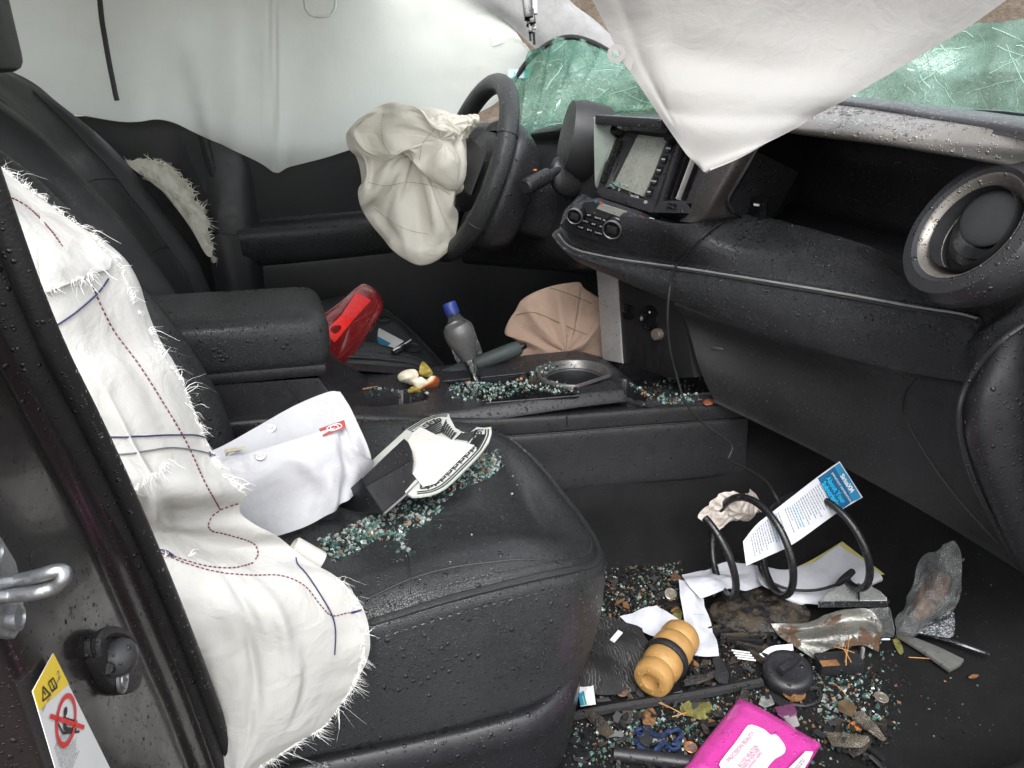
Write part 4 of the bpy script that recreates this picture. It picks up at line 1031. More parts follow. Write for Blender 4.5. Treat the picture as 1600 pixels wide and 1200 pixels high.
# ---- torn side airbag over the passenger seat edge
SA = thing('side_airbag', 'torn white side airbag with frayed edges and red stitching over the passenger seat', 'airbag', (-.45, -.63, .15))
rws = [((-110, 225), (-20, 240), -.60, -.50), ((-60, 330), (88, 318), -.64, -.52), ((-10, 430), (182, 398), -.655, -.55), ((35, 520), (236, 512), -.66, -.575), ((75, 605), (286, 592), -.665, -.60),
       ((115, 690), (332, 705), -.665, -.615), ((150, 765), (378, 762), -.665, -.625), ((175, 815), (378, 806), -.655, -.62), ((200, 865), (470, 862), -.655, -.615), ((230, 950), (556, 938), -.66, -.625),
       ((258, 1030), (571, 1010), -.665, -.63), ((290, 1095), (548, 1085), -.665, -.632), ((320, 1160), (492, 1150), -.66, -.635), ((345, 1230), (398, 1212), -.655, -.64)]
ctl = []
for k, (l, r_, yl, yr) in enumerate(rws):
    row = []
    for j, t in enumerate((0, .2, .4, .6, .8, 1.0)):
        bulge = -.030*math.sin(math.pi*min(t*1.05, 1))**.8
        if k in (7, 8): bulge *= .25
        row.append(Y(l[0]+(r_[0]-l[0])*t, l[1]+(r_[1]-l[1])*t+(6*math.sin(math.pi*t)), yl+(yr-yl)*t+bulge))
    ctl.append(row)
def sa_disp(G, u, v):
    d = crumple(G*np.array([1, 1, .5]), 5, 11, .012, 31)+fbm(G*np.array([1, 1, .55]), 13, 3, 31)*.004+crumple(G, 4, 45, .0016, 32)
    pv = sm(.5, .95, u)*sm(.70, .98, v); d = d+pv*np.sin(u*175+np.sin(u*40)*1.6)*.0028       # gathered ruffle along the seam
    c1 = np.exp(-((u-.565-.05*v)/.022)**2)*sm(.1, .45, v); d = d-c1*.020                      # deep fold above the lower panel
    c2 = np.exp(-((v-.32-.12*np.sin(u*5))/.03)**2)*sm(.3, .4, u)*sm(.62, .5, u); d = d+c2*.006
    c3 = np.exp(-((v-.45+.35*(u-.75))/.025)**2)*sm(.64, .7, u)*sm(.95, .85, u); d = d-c3*.007
    c4 = np.exp(-((v-.62-.25*(u-.75))/.03)**2)*sm(.66, .72, u)*sm(.9, .8, u); d = d+c4*.006
    return d
SAF = sheet('airbag_panel', ctl, M['airbag'], SA, n=(220, 120), thick=.0012, disp=sa_disp, rlx=dict(s=1.03, it=90, k=.014, bend=.04, pins='lr', kp=.10, coarse=5, cs=1.055, cit=160, cbend=.04))
Bsa = bvh(SAF)
# overlapping torn flap near the top and the middle strip, each with its own frayed edge
def flap(name, rows_, seed, off=.004):
    G = [[(lambda q: q if q is not None else Y(p[0], p[1], -.64))(hit(Bsa, p[0], p[1], off*(1 if j < len(r_) else .4))[0]) for j, p in enumerate(r_)] for r_ in rows_]
    return sheet(name, G, M['airbag'], SA, n=(24, 40), thick=.001, disp=folds(40, .001, seed, False))
F1 = flap('torn_flap', [[(60, 335), (95, 345), (130, 368), (155, 395), (170, 408)], [(58, 395), (90, 400), (120, 412), (145, 420), (168, 420)], [(62, 462), (88, 452), (112, 442), (140, 430), (165, 424)]], 3)
edge1 = on(Bsa, dense([(2, 262), (45, 285), (90, 318), (130, 350), (158, 385), (180, 405), (196, 440), (208, 470), (230, 510), (255, 560), (282, 592), (300, 640), (318, 680), (332, 712)]), .001)
fr1 = [fringe(edge1, A(.55, .2, .35), 620, .002, .014, .00020, .3, .9, 1)]
edge2 = on(Bsa, dense([(332, 715), (352, 745), (382, 766), (385, 790)]), .001)
if len(edge2) > 2: fr1.append(fringe(edge2, A(.8, 0, -.2), 120, .003, .013, .00028, .2, .6, 2))
edge3 = on(Bsa, dense([(468, 866), (505, 878), (535, 915), (552, 940), (566, 985), (568, 1015), (560, 1050), (546, 1080), (530, 1105), (505, 1135), (470, 1156), (430, 1182), (392, 1205)]), .001)
fr1.append(fringe(edge3, A(.75, -.15, -.45), 620, .002, .020, .00020, .6, .9, 3))
fr1.append(fringe(edge3, A(.6, -.15, -.6), 42, .012, .045, .00022, .9, .9, 13)); fr1.append(fringe(edge1, A(.5, .1, .2), 26, .01, .03, .00022, .7, .9, 14))
for e, o, n_, L_ in (([(62, 462), (88, 453), (112, 443), (140, 431)], A(-.3, -.2, -.8), 70, .022), ([(200, 772), (215, 760), (235, 746), (256, 730)], A(-.1, -.3, -1), 80, .018), ([(240, 862), (270, 868), (300, 872)], A(0, -.3, .8), 30, .008)):
    q = on(Bsa, dense(e), .004)
    if len(q) > 2: fr1.append(fringe(q, o, n_, .003, L_, .00028, .2, .6, 4))
mk('frayed_edge', fr1, M['fibre'], SA, kind='stuff', smooth=False)
dotted(Bsa, dense([(-5, 300), (40, 322), (80, 362), (110, 405), (140, 440), (158, 480), (178, 518), (215, 568), (250, 622), (290, 690), (320, 755), (335, 780), (344, 796)]), M['maroon'], SA, 'red_stitching')
dotted(Bsa, dense([(344, 796), (360, 790), (374, 786)]), M['maroon'], SA, 'red_stitching')
dotted(Bsa, dense([(342, 798), (330, 808), (326, 826), (345, 832), (380, 842), (398, 850), (403, 868), (396, 878)]), M['maroon'], SA, 'red_stitching')
dotted(Bsa, dense([(395, 880), (370, 887), (330, 886), (290, 876), (262, 866), (250, 862)]), M['maroon'], SA, 'red_stitching')
dotted(Bsa, dense([(252, 864), (290, 880), (340, 894), (390, 899), (440, 900), (475, 915), (500, 945), (518, 962), (540, 958), (562, 955)]), M['maroon'], SA, 'red_stitching')
def thread(bv, px, mat, parent, name='blue_thread', r=.0007, lift=.0012):
    q = on(bv, dense(px), lift)
    if len(q) > 2: mk(name, tube(q, r, 5, 60), mat, parent)
thread(Bsa, [(82, 512), (115, 490), (150, 460), (160, 448), (168, 436)], M['navy'], SA)
thread(Bsa, [(158, 682), (210, 682), (270, 680), (310, 681), (331, 689)], M['navy'], SA)
thread(Bsa, [(170, 711), (220, 706), (265, 700), (310, 705), (335, 712)], M['grey_thread'], SA, 'grey_thread')
thread(Bsa, [(135, 430), (150, 422), (170, 412)], M['grey_thread'], SA, 'grey_thread')
thread(Bsa, [(470, 860), (461, 876), (480, 900), (500, 930), (518, 962), (523, 985), (522, 1022)], M['navy'], SA)
thread(Bsa, [(245, 860), (258, 862), (270, 869)], M['navy'], SA, r=.0014)
thread(Bsa, [(548, 957), (556, 955), (563, 953)], M['navy'], SA, r=.0012)
thread(Bsa, [(326, 706), (328, 714)], M['navy'], SA)
thread(Bsa, [(334, 712), (342, 714), (347, 720)], plain('green_thread', (.12, .45, .08), .6), SA, 'green_thread', .0012)

# ---- driver seat side airbag remnant
da = thing('torn_airbag', 'cream frayed airbag remnant bursting from the far side of the driver seat', 'airbag', tuple(Y(275, 340, .60)))
def lump(G): return fbm(G, 38, 3, 12)*.012+fbm(G, 90, 2, 4)*.004
mk('airbag_fabric', pillow([Y(198, 255, .60), Y(228, 250, .61), Y(262, 262, .62), Y(290, 288, .63), Y(302, 310, .63), Y(322, 340, .63), Y(326, 375, .62), Y(332, 400, .61), Y(322, 398, .585), Y(300, 360, .58), Y(275, 325, .58), Y(240, 285, .58)], .022, .02, 14, 90, lump), M['fluff'], da)
ed = [Y(200, 253, .60), Y(232, 250, .60), Y(265, 264, .605), Y(292, 290, .61), Y(305, 312, .615), Y(322, 342, .615), Y(326, 375, .61), Y(333, 402, .60), Y(335, 410, .60)]
mk('frayed_edge', [fringe(ed, A(.5, -.3, .5), 520, .006, .022, .0011, .1, 1.0, 7), fringe([Y(220, 270, .575), Y(270, 300, .575), Y(305, 350, .58)], A(.2, -.6, .5), 260, .006, .018, .0011, .1, 1.0, 8)], M['fluff'], da, kind='stuff', smooth=False)

# ---- curtain airbag over the driver door
CU = thing('curtain_airbag', 'large pale curtain airbag hanging down over the driver door window', 'airbag', (-.3, .66, .68))
cols = [((-70, -90), (-70, 60), (-70, 150)), ((60, -90), (62, 60), (66, 168)), ((165, -90), (172, 60), (184, 188)), ((255, -90), (256, 70), (258, 188)), ((330, -90), (332, 80), (326, 218)), ((375, -90), (376, 90), (374, 236)), ((412, -90), (412, 105), (412, 255)), ((430, -90), (430, 110), (432, 267)), ((450, -90), (450, 110), (452, 259)), ((520, -90), (520, 100), (520, 240)), ((600, -90), (600, 80), (600, 216)), ((690, -90), (690, 60), (700, 192)), ((748, -60), (756, 60), (770, 160)), ((778, -10), (800, 55), (806, 128)), ((782, 30), (815, 66), (836, 96))]
ctl = []
for r_ in range(7):
    t = r_/6; row = []
    for k, (a, m_, b) in enumerate(cols):
        p = (1-t)*(1-2*t)*np.array(a)+4*t*(1-t)*np.array(m_)+t*(2*t-1)*np.array(b)
        yy = .655+.014*math.sin(a[0]*.020)-.030*math.sin(math.pi*t)*sm(100, 300, np.array(a[0]*1.0))-.02*sm(700, 780, np.array(a[0]*1.0))
        row.append(Y(p[0], p[1], yy))
    ctl.append(row)
def cu_disp(G, u, v):
    d = fbm(G*np.array([1.0, 1, .6]), 6, 3, 41)*.007+crumple(G*np.array([1, 1, .5]), 4, 7, .007, 42)
    for (a, b, c, e) in ((.17, .0, .02, .012), (.25, .10, .018, -.010), (.33, .05, .03, .008), (.60, -.05, .02, -.005)):
        d = d+np.exp(-((v-a-b*(u-.5))/c)**2)*e*sm(.05, .5, u)
    return d
CUF = sheet('airbag_panel', ctl, M['curtain'], CU, n=(100, 180), thick=.0015, disp=cu_disp, rlx=dict(s=1.01, it=60, k=.010, bend=.08, pins='tb', kp=.2, coarse=5, cs=1.055, cit=170, cbend=.05))
Bcu = bvh(CUF)
q = on(Bcu, [(155, -20), (160, 30), (165, 60), (172, 100), (178, 130), (182, 150), (184, 157)], .003)
if len(q) > 2: mk('tether_strap', tube(q, .0052, 8, 40), plain('grey_strap', (.06, .06, .06), .7, bump=.0006, bs=300), CU)
ml = [hit(Bcu, *p, .003)[0] for p in ((766, 56), (785, 50), (786, 66), (770, 72))]
if all(q_ is not None for q_ in ml): mk('paper_label', flatpoly(ml), M['white'], CU, smooth=False)
mk('blue_label', prism([Y(795, 108, .60), Y(830, 108, .59), Y(826, 122, .59), Y(793, 122, .60)], A(0, .001, 0)), plain('pale_blue_label', (.45, .58, .72), .5), CU)
mk('blue_print', prism([Y(804, 112, .597), Y(815, 112, .595), Y(815, 117, .595), Y(803, 117, .597)], A(0, .0006, 0)), M['lblue'], CU)
loop = [Y(475, -5, .60), Y(478, 14, .60), Y(487, 24, .60), Y(505, 26, .60), Y(518, 22, .60), Y(524, 8, .60), Y(523, -5, .60)]
mk('clear_tie', tube(loop, .003, 8, 40), plain('milky_plastic', (.72, .76, .70), .3), CU)

# ---- curtain airbag on the near side, hanging across the dashboard
NC = thing('curtain_airbag', 'greyish white curtain airbag corner hanging over the middle of the dashboard', 'airbag', (.2, -.45, .78))
Lp = [(880, -90), (915, -20), (945, 38), (972, 92), (1003, 140), (1040, 195), (1072, 240), (1092, 261)]
Rp = [(1690, -80), (1575, -10), (1490, 50), (1400, 105), (1318, 152), (1240, 200), (1165, 240), (1108, 263)]
ctl = []
for k, (l, r_) in enumerate(zip(Lp, Rp)):
    row = []
    for j, t in enumerate((0, .12, .3, .5, .7, .88, 1)):
        cvx = 6*math.sin(math.pi*t)
        y = -.44-.03*t+.02*math.sin(k*.7)-(.022*math.sin(math.pi*t)**.7 if k < 6 else .006)
        row.append(Y(l[0]+(r_[0]-l[0])*t, l[1]+(r_[1]-l[1])*t+cvx, y))
    ctl.append(row)
def nc_disp(G, u, v):
    # stitched chamber: flat margin on the left edge and along the bottom, inflated pocket beyond it
    q = np.minimum((v-.10)/.10, (.66-u)/.10)
    d = sm(0, 1, q)*.006+np.exp(-(np.minimum(np.abs(v-.10)*1.2, np.abs(u-.66))/.025)**2)*-.002*(v > .08)*(u < .7)
    d = d-.006*np.exp(-((u-.42-.22*(v-.4))/.08)**2)*sm(.15, .3, v)*sm(.8, .5, v)
    d = d+fbm(G*np.array([.6, 1, 1.4]), 6, 2, 51)*.004*sm(.05, .2, v)
    return d
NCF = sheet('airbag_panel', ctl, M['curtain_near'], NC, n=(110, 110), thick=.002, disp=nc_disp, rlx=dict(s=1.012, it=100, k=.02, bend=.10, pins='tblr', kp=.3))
ec = Y(963, 84, -.449)
en = nrm(CAM-ec)
mk('eyelet_tab', [lathe([(.0042, -.0007), (.0095, -.0008), (.0098, .0003), (.0042, .0005), (.0042, -.0007)], ec, en, 28, cap=False), prism([Y(969, 74, -.446), Y(990, 92, -.446), Y(985, 112, -.446), Y(969, 95, -.446)], A(0, .0012, 0))], M['curtain_near'], NC)

# ---- deflated driver airbag
DA = thing('driver_airbag', 'deflated cream driver airbag crumpled and hanging off the steering wheel', 'airbag', tuple(Y(650, 400, .36)))
def da_d(G): return crumple(G*np.array([1, 1, .55]), 5, 18, .034, 61)+crumple(G, 4, 40, .007, 62)
mk('lower_bag', pillow([Y(552, 215, .36), Y(562, 262, .34), Y(570, 310, .32), Y(590, 345, .32), Y(628, 385, .30), Y(660, 402, .29), Y(690, 385, .28), Y(702, 360, .29), Y(710, 318, .30), Y(718, 280, .32), Y(716, 225, .34), Y(700, 190, .36), Y(640, 185, .38), Y(585, 190, .38)], .055, .04, 60, 190, da_d, .35, cen=Y(648, 225, .34), rlx=dict(s=1.05, it=70, k=.004, bend=.06, coarse=6, cs=1.22, cit=260, cbend=.02)), M['cream'], DA, sharp=0)
def da_d2(G): return crumple(G*np.array([1, 1, .7]), 5, 19, .026, 67)+crumple(G, 4, 44, .006, 68)
mk('upper_fold', pillow([Y(553, 205, .30), Y(575, 182, .29), Y(612, 168, .28), Y(640, 172, .27), Y(665, 182, .27), Y(690, 196, .28), Y(712, 222, .29), Y(719, 262, .29), Y(712, 291, .28), Y(688, 285, .27), Y(655, 262, .26), Y(630, 240, .26), Y(600, 245, .27), Y(570, 235, .29)], .032, .03, 50, 170, da_d2, .4, cen=Y(704, 215, .285), rlx=dict(s=1.05, it=70, k=.004, bend=.06, coarse=6, cs=1.20, cit=240, cbend=.02)), M['cream'], DA, sharp=0)
mk('side_fold', pillow([Y(660, 190, .30), Y(690, 178, .30), Y(722, 180, .30), Y(746, 180, .29), Y(748, 192, .29), Y(735, 208, .30), Y(722, 222, .30), Y(700, 215, .30), Y(675, 205, .30)], .018, .02, 24, 90, lambda G: fbm(G, 30, 3, 9, True)*.005, .6, rlx=dict(s=1.2, it=120, k=.01, bend=.04)), M['cream'], DA)

Bda = bvh(*DA.children)
seamm = plain('cream_seam', (.34, .31, .24), .8)
for L in ([(600, 178), (596, 200), (600, 225), (612, 242)], [(575, 285), (600, 290), (640, 285), (680, 292), (706, 305)], [(690, 188), (676, 205), (660, 225), (655, 250)], [(585, 325), (610, 345), (640, 360), (670, 366)]):
    dotted(Bda, dense(L, 8), seamm, DA, 'seam_stitching', r=.0006, dash=.004, gap=.0015)
# ---- knee airbag in the driver footwell
KA = thing('knee_airbag', 'crumpled beige airbag with green seam in the driver footwell', 'airbag', tuple(Y(860, 590, .25)))
KAF = mk('airbag_fabric', pillow([Y(792, 592, .20), Y(800, 572, .21), Y(812, 548, .22), Y(804, 530, .23), Y(792, 522, .25), Y(797, 505, .26), Y(808, 492, .26), Y(812, 478, .26), Y(835, 462, .26), Y(870, 450, .25), Y(902, 445, .24), Y(908, 443, .235), Y(912, 458, .22), Y(935, 470, .2), Y(948, 500, .17), Y(945, 562, .16), Y(900, 575, .16), Y(850, 590, .17), Y(812, 590, .18)], .045, .05, 40, 150, lambda G: crumple(G, 5, 14, .022, 71)+crumple(G, 4, 36, .004, 72), .4, cen=Y(890, 560, .19), rlx=dict(s=1.03, it=60, k=.008, bend=.05, coarse=5, cs=1.16, cit=200, cbend=.02)), M['tan'], KA)
Bk = bvh(KAF)
thread(Bk, [(806, 492), (830, 488), (860, 498), (890, 512), (925, 526)], plain('olive_thread', (.10, .12, .05), .7), KA, 'green_thread', .0008)
thread(Bk, [(860, 450), (885, 458), (905, 466), (925, 475)], plain('olive_thread2', (.10, .12, .05), .7), KA, 'green_thread', .0008)

# ---------------------------------------------------------------- crumpled windshield
def glass_mat(name='shattered_green_glass', lo=(.55, .80, .71), hi=(.90, .97, .94)):
    """laminated safety glass, crazed: tinted see-through sheet, frosted along the cracks"""
    m, t, b = newmat(name); vec = coords(t)
    v = voro(t, vec, 22, 'DISTANCE_TO_EDGE'); v2 = voro(t, vec, 85, 'DISTANCE_TO_EDGE'); ns = noise(t, vec, 7, 4, .6); big = noise(t, vec, 9, 3, .6, .8)
    e1 = ramp(t, v.outputs['Distance'], [(0, .9), (.014, 0.0)]); e2 = ramp(t, v2.outputs['Distance'], [(0, .7), (.035, 0.0)])
    e2 = math_(t, 'MULTIPLY', e2, ramp(t, ns, [(.44, .1), (.60, 1.0)])); e = math_(t, 'MAXIMUM', e1, e2)
    c = mixc(t, e, (.36, .54, .47), (.74, .86, .81)); lk(t, c, b.inputs['Base Color']); b.inputs['Roughness'].default_value = .06; b.inputs['Specular IOR Level'].default_value = .9
    addbump(t, b, noise(t, vec, 14, 3, .5), dist=.012); addbump(t, b, e, dist=-.002)
    tr = nd(t, 'ShaderNodeBsdfTransparent'); lk(t, mixc(t, big, lo, hi), tr.inputs[0]); ms = nd(t, 'ShaderNodeMixShader')
    f = math_(t, 'ADD', ramp(t, big, [(.36, .10), (.66, .40)]), math_(t, 'MULTIPLY', e, .6), clamp=True)
    lk(t, f, ms.inputs[0]); lk(t, tr.outputs[0], ms.inputs[1]); lk(t, b.outputs[0], ms.inputs[2]); lk(t, ms.outputs[0], t.nodes['Material Output'].inputs['Surface'])
    return m
M['glass'] = glass_mat(); M['glass_deep'] = glass_mat('deep_green_glass', (.40, .70, .59), (.82, .94, .88))
M['crack'] = plain('crack_edge_glass', (.55, .80, .72), .15, var=.25, trans=.3)
WS = thing('windshield', 'caved-in shattered green windshield glass behind the steering wheel and over the dash', 'windshield', (.5, .1, .78))
def facet(P, lv=.012, seed=0): 
    return np.floor(fbm(P, 9, 2, seed)*4)/4*lv
def ws_disp(G, u, v): return (np.abs(((v*5+u*1.7) % 1)-.5)-.25)*.075+crumple(G, 3, 11, .030, 81, .02)
c1 = [[Y(800, 128, .60), Y(826, 92, .58), Y(862, 66, .55), Y(892, 58, .51), Y(925, 66, .46), Y(955, 82, .40), Y(1010, 112, .30)],
      [Y(803, 160, .58), Y(830, 130, .56), Y(862, 105, .53), Y(895, 95, .50), Y(930, 105, .44), Y(965, 118, .37), Y(1020, 140, .27)],
      [Y(812, 195, .56), Y(836, 170, .54), Y(866, 148, .51), Y(898, 140, .47), Y(930, 145, .42), Y(965, 148, .35), Y(1030, 160, .25)],
      [Y(822, 220, .54), Y(842, 208, .52), Y(868, 196, .48), Y(895, 180, .45), Y(925, 172, .40), Y(965, 166, .33), Y(1040, 172, .24)],
      [Y(833, 246, .52), Y(846, 238, .50), Y(866, 225, .46), Y(890, 205, .43), Y(920, 186, .39), Y(965, 176, .32), Y(1045, 180, .23)]]
WG = sheet('glass_sheet', c1, M['glass_deep'], WS, n=(46, 70), thick=.006, disp=ws_disp, sharp=12)
mk('rubber_edge', tube([Y(800, 132, .605), Y(826, 94, .585), Y(862, 66, .555), Y(892, 58, .515), Y(925, 66, .465), Y(955, 82, .405)], .006, 8, 60), M['rubber'], WS)
def ws2(G, u, v): return (np.abs(((v*3.1+u*1.1) % 1)-.5)-.25)*.05+crumple(G, 3, 6, .040, 83, .02)
c2 = [[Y(1010, 130, .27), Y(1250, 60, .1), Y(1420, 30, -.07), Y(1520, 28, -.17), Y(1640, 24, -.30)], [Y(1030, 150, .22), Y(1260, 110, .05), Y(1420, 80, -.10), Y(1520, 78, -.19), Y(1640, 74, -.31)],
      [Y(1040, 165, .2), Y(1280, 140, .02), Y(1420, 118, -.12), Y(1520, 115, -.21), Y(1640, 112, -.33)], [Y(1050, 186, .18), Y(1300, 176, -.02), Y(1420, 172, -.13), Y(1520, 174, -.22), Y(1640, 180, -.35)]]
WG2 = sheet('glass_sheet', c2, M['glass'], WS, n=(40, 90), thick=.006, disp=ws2, sharp=12)
Bw = bvh(WG, WG2); cr_ = []
rg = np.random.default_rng(5)
for i in range(46):
    right = i % 2; 
    if right: p = np.array([rg.uniform(1320, 1600), rg.uniform(30, 160)]); ang = rg.choice([-.75, .3, 1.0, -.3, .9])+rg.normal(0, .15); L_ = rg.uniform(20, 110)
    else: p = np.array([rg.uniform(805, 1015), rg.uniform(62, 240)]); ang = rg.choice([-1.15, -.7, -.4, .35])+rg.normal(0, .2); L_ = rg.uniform(15, 80)
    pts = [p+np.array([math.cos(ang), math.sin(ang)])*L_*t+rg.normal(0, 1.8, 2) for t in np.linspace(0, 1, 6)]
    q = [hit(Bw, *k, .0008)[0] for k in pts]; q = [k for k in q if k is not None]
    if len(q) >= 3 and all(np.linalg.norm(q[k+1]-q[k]) < .06 for k in range(len(q)-1)): cr_.append(tube(q, rg.uniform(.0002, .0006), 4))
mk('crack_line', cr_, M['crack'], WS, kind='stuff')
ws_bits = []

# ---------------------------------------------------------------- door pillar in the foreground
PI_ = thing('door_pillar', 'dark painted door pillar with striker, rubber seal and yellow warning label', 'pillar', (-.55, -.69, .2))
# the jamb face is turned forwards: solve its plane from the label's square corner
def jamb(t1):
    a, b, c = D(51, 1080, t1), D(83, 1020, t1*1.066), D(100, 1225, t1*1.075); return a, nrm(np.cross(c-a, b-a))
lo_, hi_ = .35, .9
for _ in range(40):
    t1 = (lo_+hi_)/2; p_, n_ = jamb(t1); yv = PL(300, 1060, p_, n_)[1]
    if yv < -.684: lo_ = t1
    else: hi_ = t1
JP, JN = jamb(t1); JN = JN if JN@(CAM-JP) > 0 else -JN
def jp(px, py, off=0.0): return PL(px, py, JP+JN*off, JN)
sealpx = [(-42, 262), (0, 378), (28, 452), (72, 552), (118, 640), (168, 740), (214, 840), (262, 950), (310, 1068), (352, 1180), (388, 1280)]
ridge = [(-260, 480), (-200, 580), (-160, 680), (-110, 780), (-66, 860), (-25, 940), (15, 1020), (52, 1110), (90, 1210), (125, 1300)]
def along(L, t):
    P = np.array(L, float); s = np.linspace(0, 1, len(P)); return np.array([np.interp(t, s, P[:, 0]), np.interp(t, s, P[:, 1])])
ctl = []
for k in range(12):
    t = k/11; q = along(ridge, t); e = along(sealpx, .02+t*.98)-np.array([36, 8])
    rg_ = jp(*q, -.002); sl = jp(*e, -.002); m1_ = rg_*.72+sl*.28; m2_ = rg_*.35+sl*.65; m3_ = rg_*.08+sl*.92
    ctl.append([rg_+A(-.25, -.02, .0), rg_+A(-.07, -.004, 0), rg_+A(-.018, -.0005, 0), rg_+(sl-rg_)*.03-JN*.002, m1_, m2_, m3_, sl+JN*.005])
def pdisp(G, u, v): return -.005*np.exp(-((v-.80)/.03)**2)*1.0+fbm(G, 8, 2, 4)*.0008
PP = sheet('pillar_panel', ctl, M['paint'], PI_, n=(90, 110), thick=.003, disp=pdisp)
sealL = [jp(x, y, .006) for x, y in sealpx]
SE = mk('weather_seal', tube([p+A(-.011, 0, 0) for p in sealL], .0125, 12, 90), M['rubber'], PI_)
mk('seal_lip', tube([p+A(.005, -.002, 0) for p in sealL], .0065, 10, 90), M['rubber'], SE)
mk('trim_edge', tube([p+A(-.027, -.001, -.002) for p in sealL], .0024, 8, 90), plain('brown_edge', (.035, .020, .015), .4), PI_)
STR = mk('striker', [prism([jp(x, y, .003) for x, y in ((-70, 835), (2, 838), (26, 878), (36, 920), (40, 972), (24, 998), (-10, 992), (-70, 960))], -JN*.005, .0012)], M['steel'], PI_)
def jn(px, py, h): 
    """point standing h off the jamb face, seen at this photo pixel"""
    return jp(px, py, h)
mk('loop', tube([jn(-20, 916, .002), jn(25, 908, .010), jn(60, 900, .024), jn(84, 893, .032), jn(99, 893, .036), jn(99, 905, .036), jn(88, 916, .032), jn(60, 925, .024), jn(18, 931, .010), jn(-20, 934, .002)], .0034, 12, 80), M['steel'], STR)
for px, py in ((24, 966), (-12, 862)):
    mk('screw', lathe([(.0062, 0), (.0062, .0022), (.004, .003), (.0036, .0018), (.0001, .0018)], jp(px, py, .003), JN, 24), M['steel'], STR)
SWO = [(150, 1000), (160, 988), (178, 985), (196, 992), (208, 1005), (218, 1030), (224, 1055), (218, 1075), (203, 1084), (183, 1080), (166, 1060), (152, 1030)]
SWB = mk('switch_base', prism([jp(*p, .005) for p in crv(SWO, 40, True)], -JN*.010, .0025), M['rubber'], PI_)
mk('switch_collar', tube([jp(*p, .006) for p in crv([(154, 1022), (151, 1003), (161, 990), (178, 987), (196, 994), (206, 1008), (204, 1026), (190, 1040), (168, 1045)], 24)], .0035, 8), M['rubber'], SWB)
mk('plunger', lathe([(.0125, 0), (.0122, .006), (.0105, .011), (.0065, .0145), (.0001, .016)], jp(174, 1028, .003), JN, 28), plain('grey_rubber', (.035, .035, .037), .45, wetk=W3), SWB)
mk('screw', lathe([(.0095, 0), (.0095, .002), (.0078, .0025), (.0068, .0015), (.0062, .003), (.0026, .0035), (.0022, .0012), (.0001, .0012)], jp(189, 1060, .0055), JN, 28), M['steel'], SWB)
# warning label
l0, l1, l2, l3 = jp(83, 1021, .0012), jp(51, 1080, .0012), jp(85, 1195, .0012), jp(166, 1188, .0012); LB_ = 2.25
LBX = nrm(l0-l1); LBN = JN; LBY = l2-l1; LBY = nrm(LBY-LBX*(LBY@LBX)); LW = np.linalg.norm(l0-l1)
def lp(a, b, off=0.0): f_ = b/LB_; return (l1+(l0-l1)*a)*(1-f_)+(l2+(l3-l2)*a)*f_+LBN*off
LAB = mk('warning_label', prism([lp(0, 0), lp(1, 0), lp(1, 2.9), lp(0, 2.9)], -LBN*.0004), M['white'], PI_)
mk('yellow_band', prism([lp(0, 0, .0003), lp(1, 0, .0003), lp(1, .58, .0003), lp(0, .58, .0003)], -LBN*.0002), M['yellow'], LAB, smooth=False)
up_ = -LBY
def ring_g(c, r1, r2, n=40):
    V = []; 
    for k in range(n):
        a = 2*math.pi*k/n; d = LBX*math.cos(a)+LBY*math.sin(a); V += [c+d*r1, c+d*r2]
    return np.array(V), [(2*k, 2*k+1, (2*k+3) % (2*n), (2*k+2) % (2*n)) for k in range(n)]
def bar_g(a, b, w_, off=.0006):
    p, q = lp(*a, off), lp(*b, off); s = nrm(np.cross(q-p, LBN))*LW*w_/2; return np.array([p-s, p+s, q+s, q-s]), [(0, 1, 2, 3)]
mk('no_child_seat_ring', [ring_g(lp(.52, 1.16, .0008), LW*.40, LW*.50), bar_g((.20, .88), (.84, 1.45), .09, .0008)], M['red'], LAB, smooth=False)
mk('pictogram', [ring_g(lp(.60, .98, .0005), 0.0001, LW*.085), bar_g((.52, 1.05), (.42, 1.35), .14), bar_g((.5, 1.12), (.74, 1.3), .07), bar_g((.42, 1.35), (.64, 1.46), .09), bar_g((.3, 1.0), (.34, 1.42), .05), bar_g((.34, 1.42), (.7, 1.5), .05),
    bar_g((.16, .44), (.30, .18), .04), bar_g((.30, .18), (.40, .46), .04), bar_g((.40, .46), (.16, .44), .04), bar_g((.27, .28), (.29, .38), .03), bar_g((.48, .24), (.66, .26), .04), bar_g((.48, .44), (.66, .46), .04), bar_g((.48, .24), (.48, .44), .03), bar_g((.57, .25), (.57, .45), .03), bar_g((.66, .26), (.66, .46), .03)], M['ink'], LAB, smooth=False)
tl_ = [textg('2', lp(.84, .32, .0005), LBX, LBN, LW*.28, 0, 'CENTER'), textg('SRS  SIDE AIRBAG', lp(.06, .66, .0005), LBX, LBN, LW*.115, 0)]
for i in range(13): tl_.append(textg(['KEEP CHILDREN CLEAR', 'OF THE SIDE AIRBAG', 'DO NOT LEAN AGAINST', 'THE DOOR OR PILLAR', 'SEE OWNER MANUAL', 'FOR INFORMATION'][i % 6], lp(.07, 1.78+i*.088, .0005), LBX, LBN, LW*.075, 0))
mk('label_lettering', tl_, M['grey_ink'], LAB, smooth=False)
# door sill below the seat
mk('scuff', [], M['paint']) if False else None
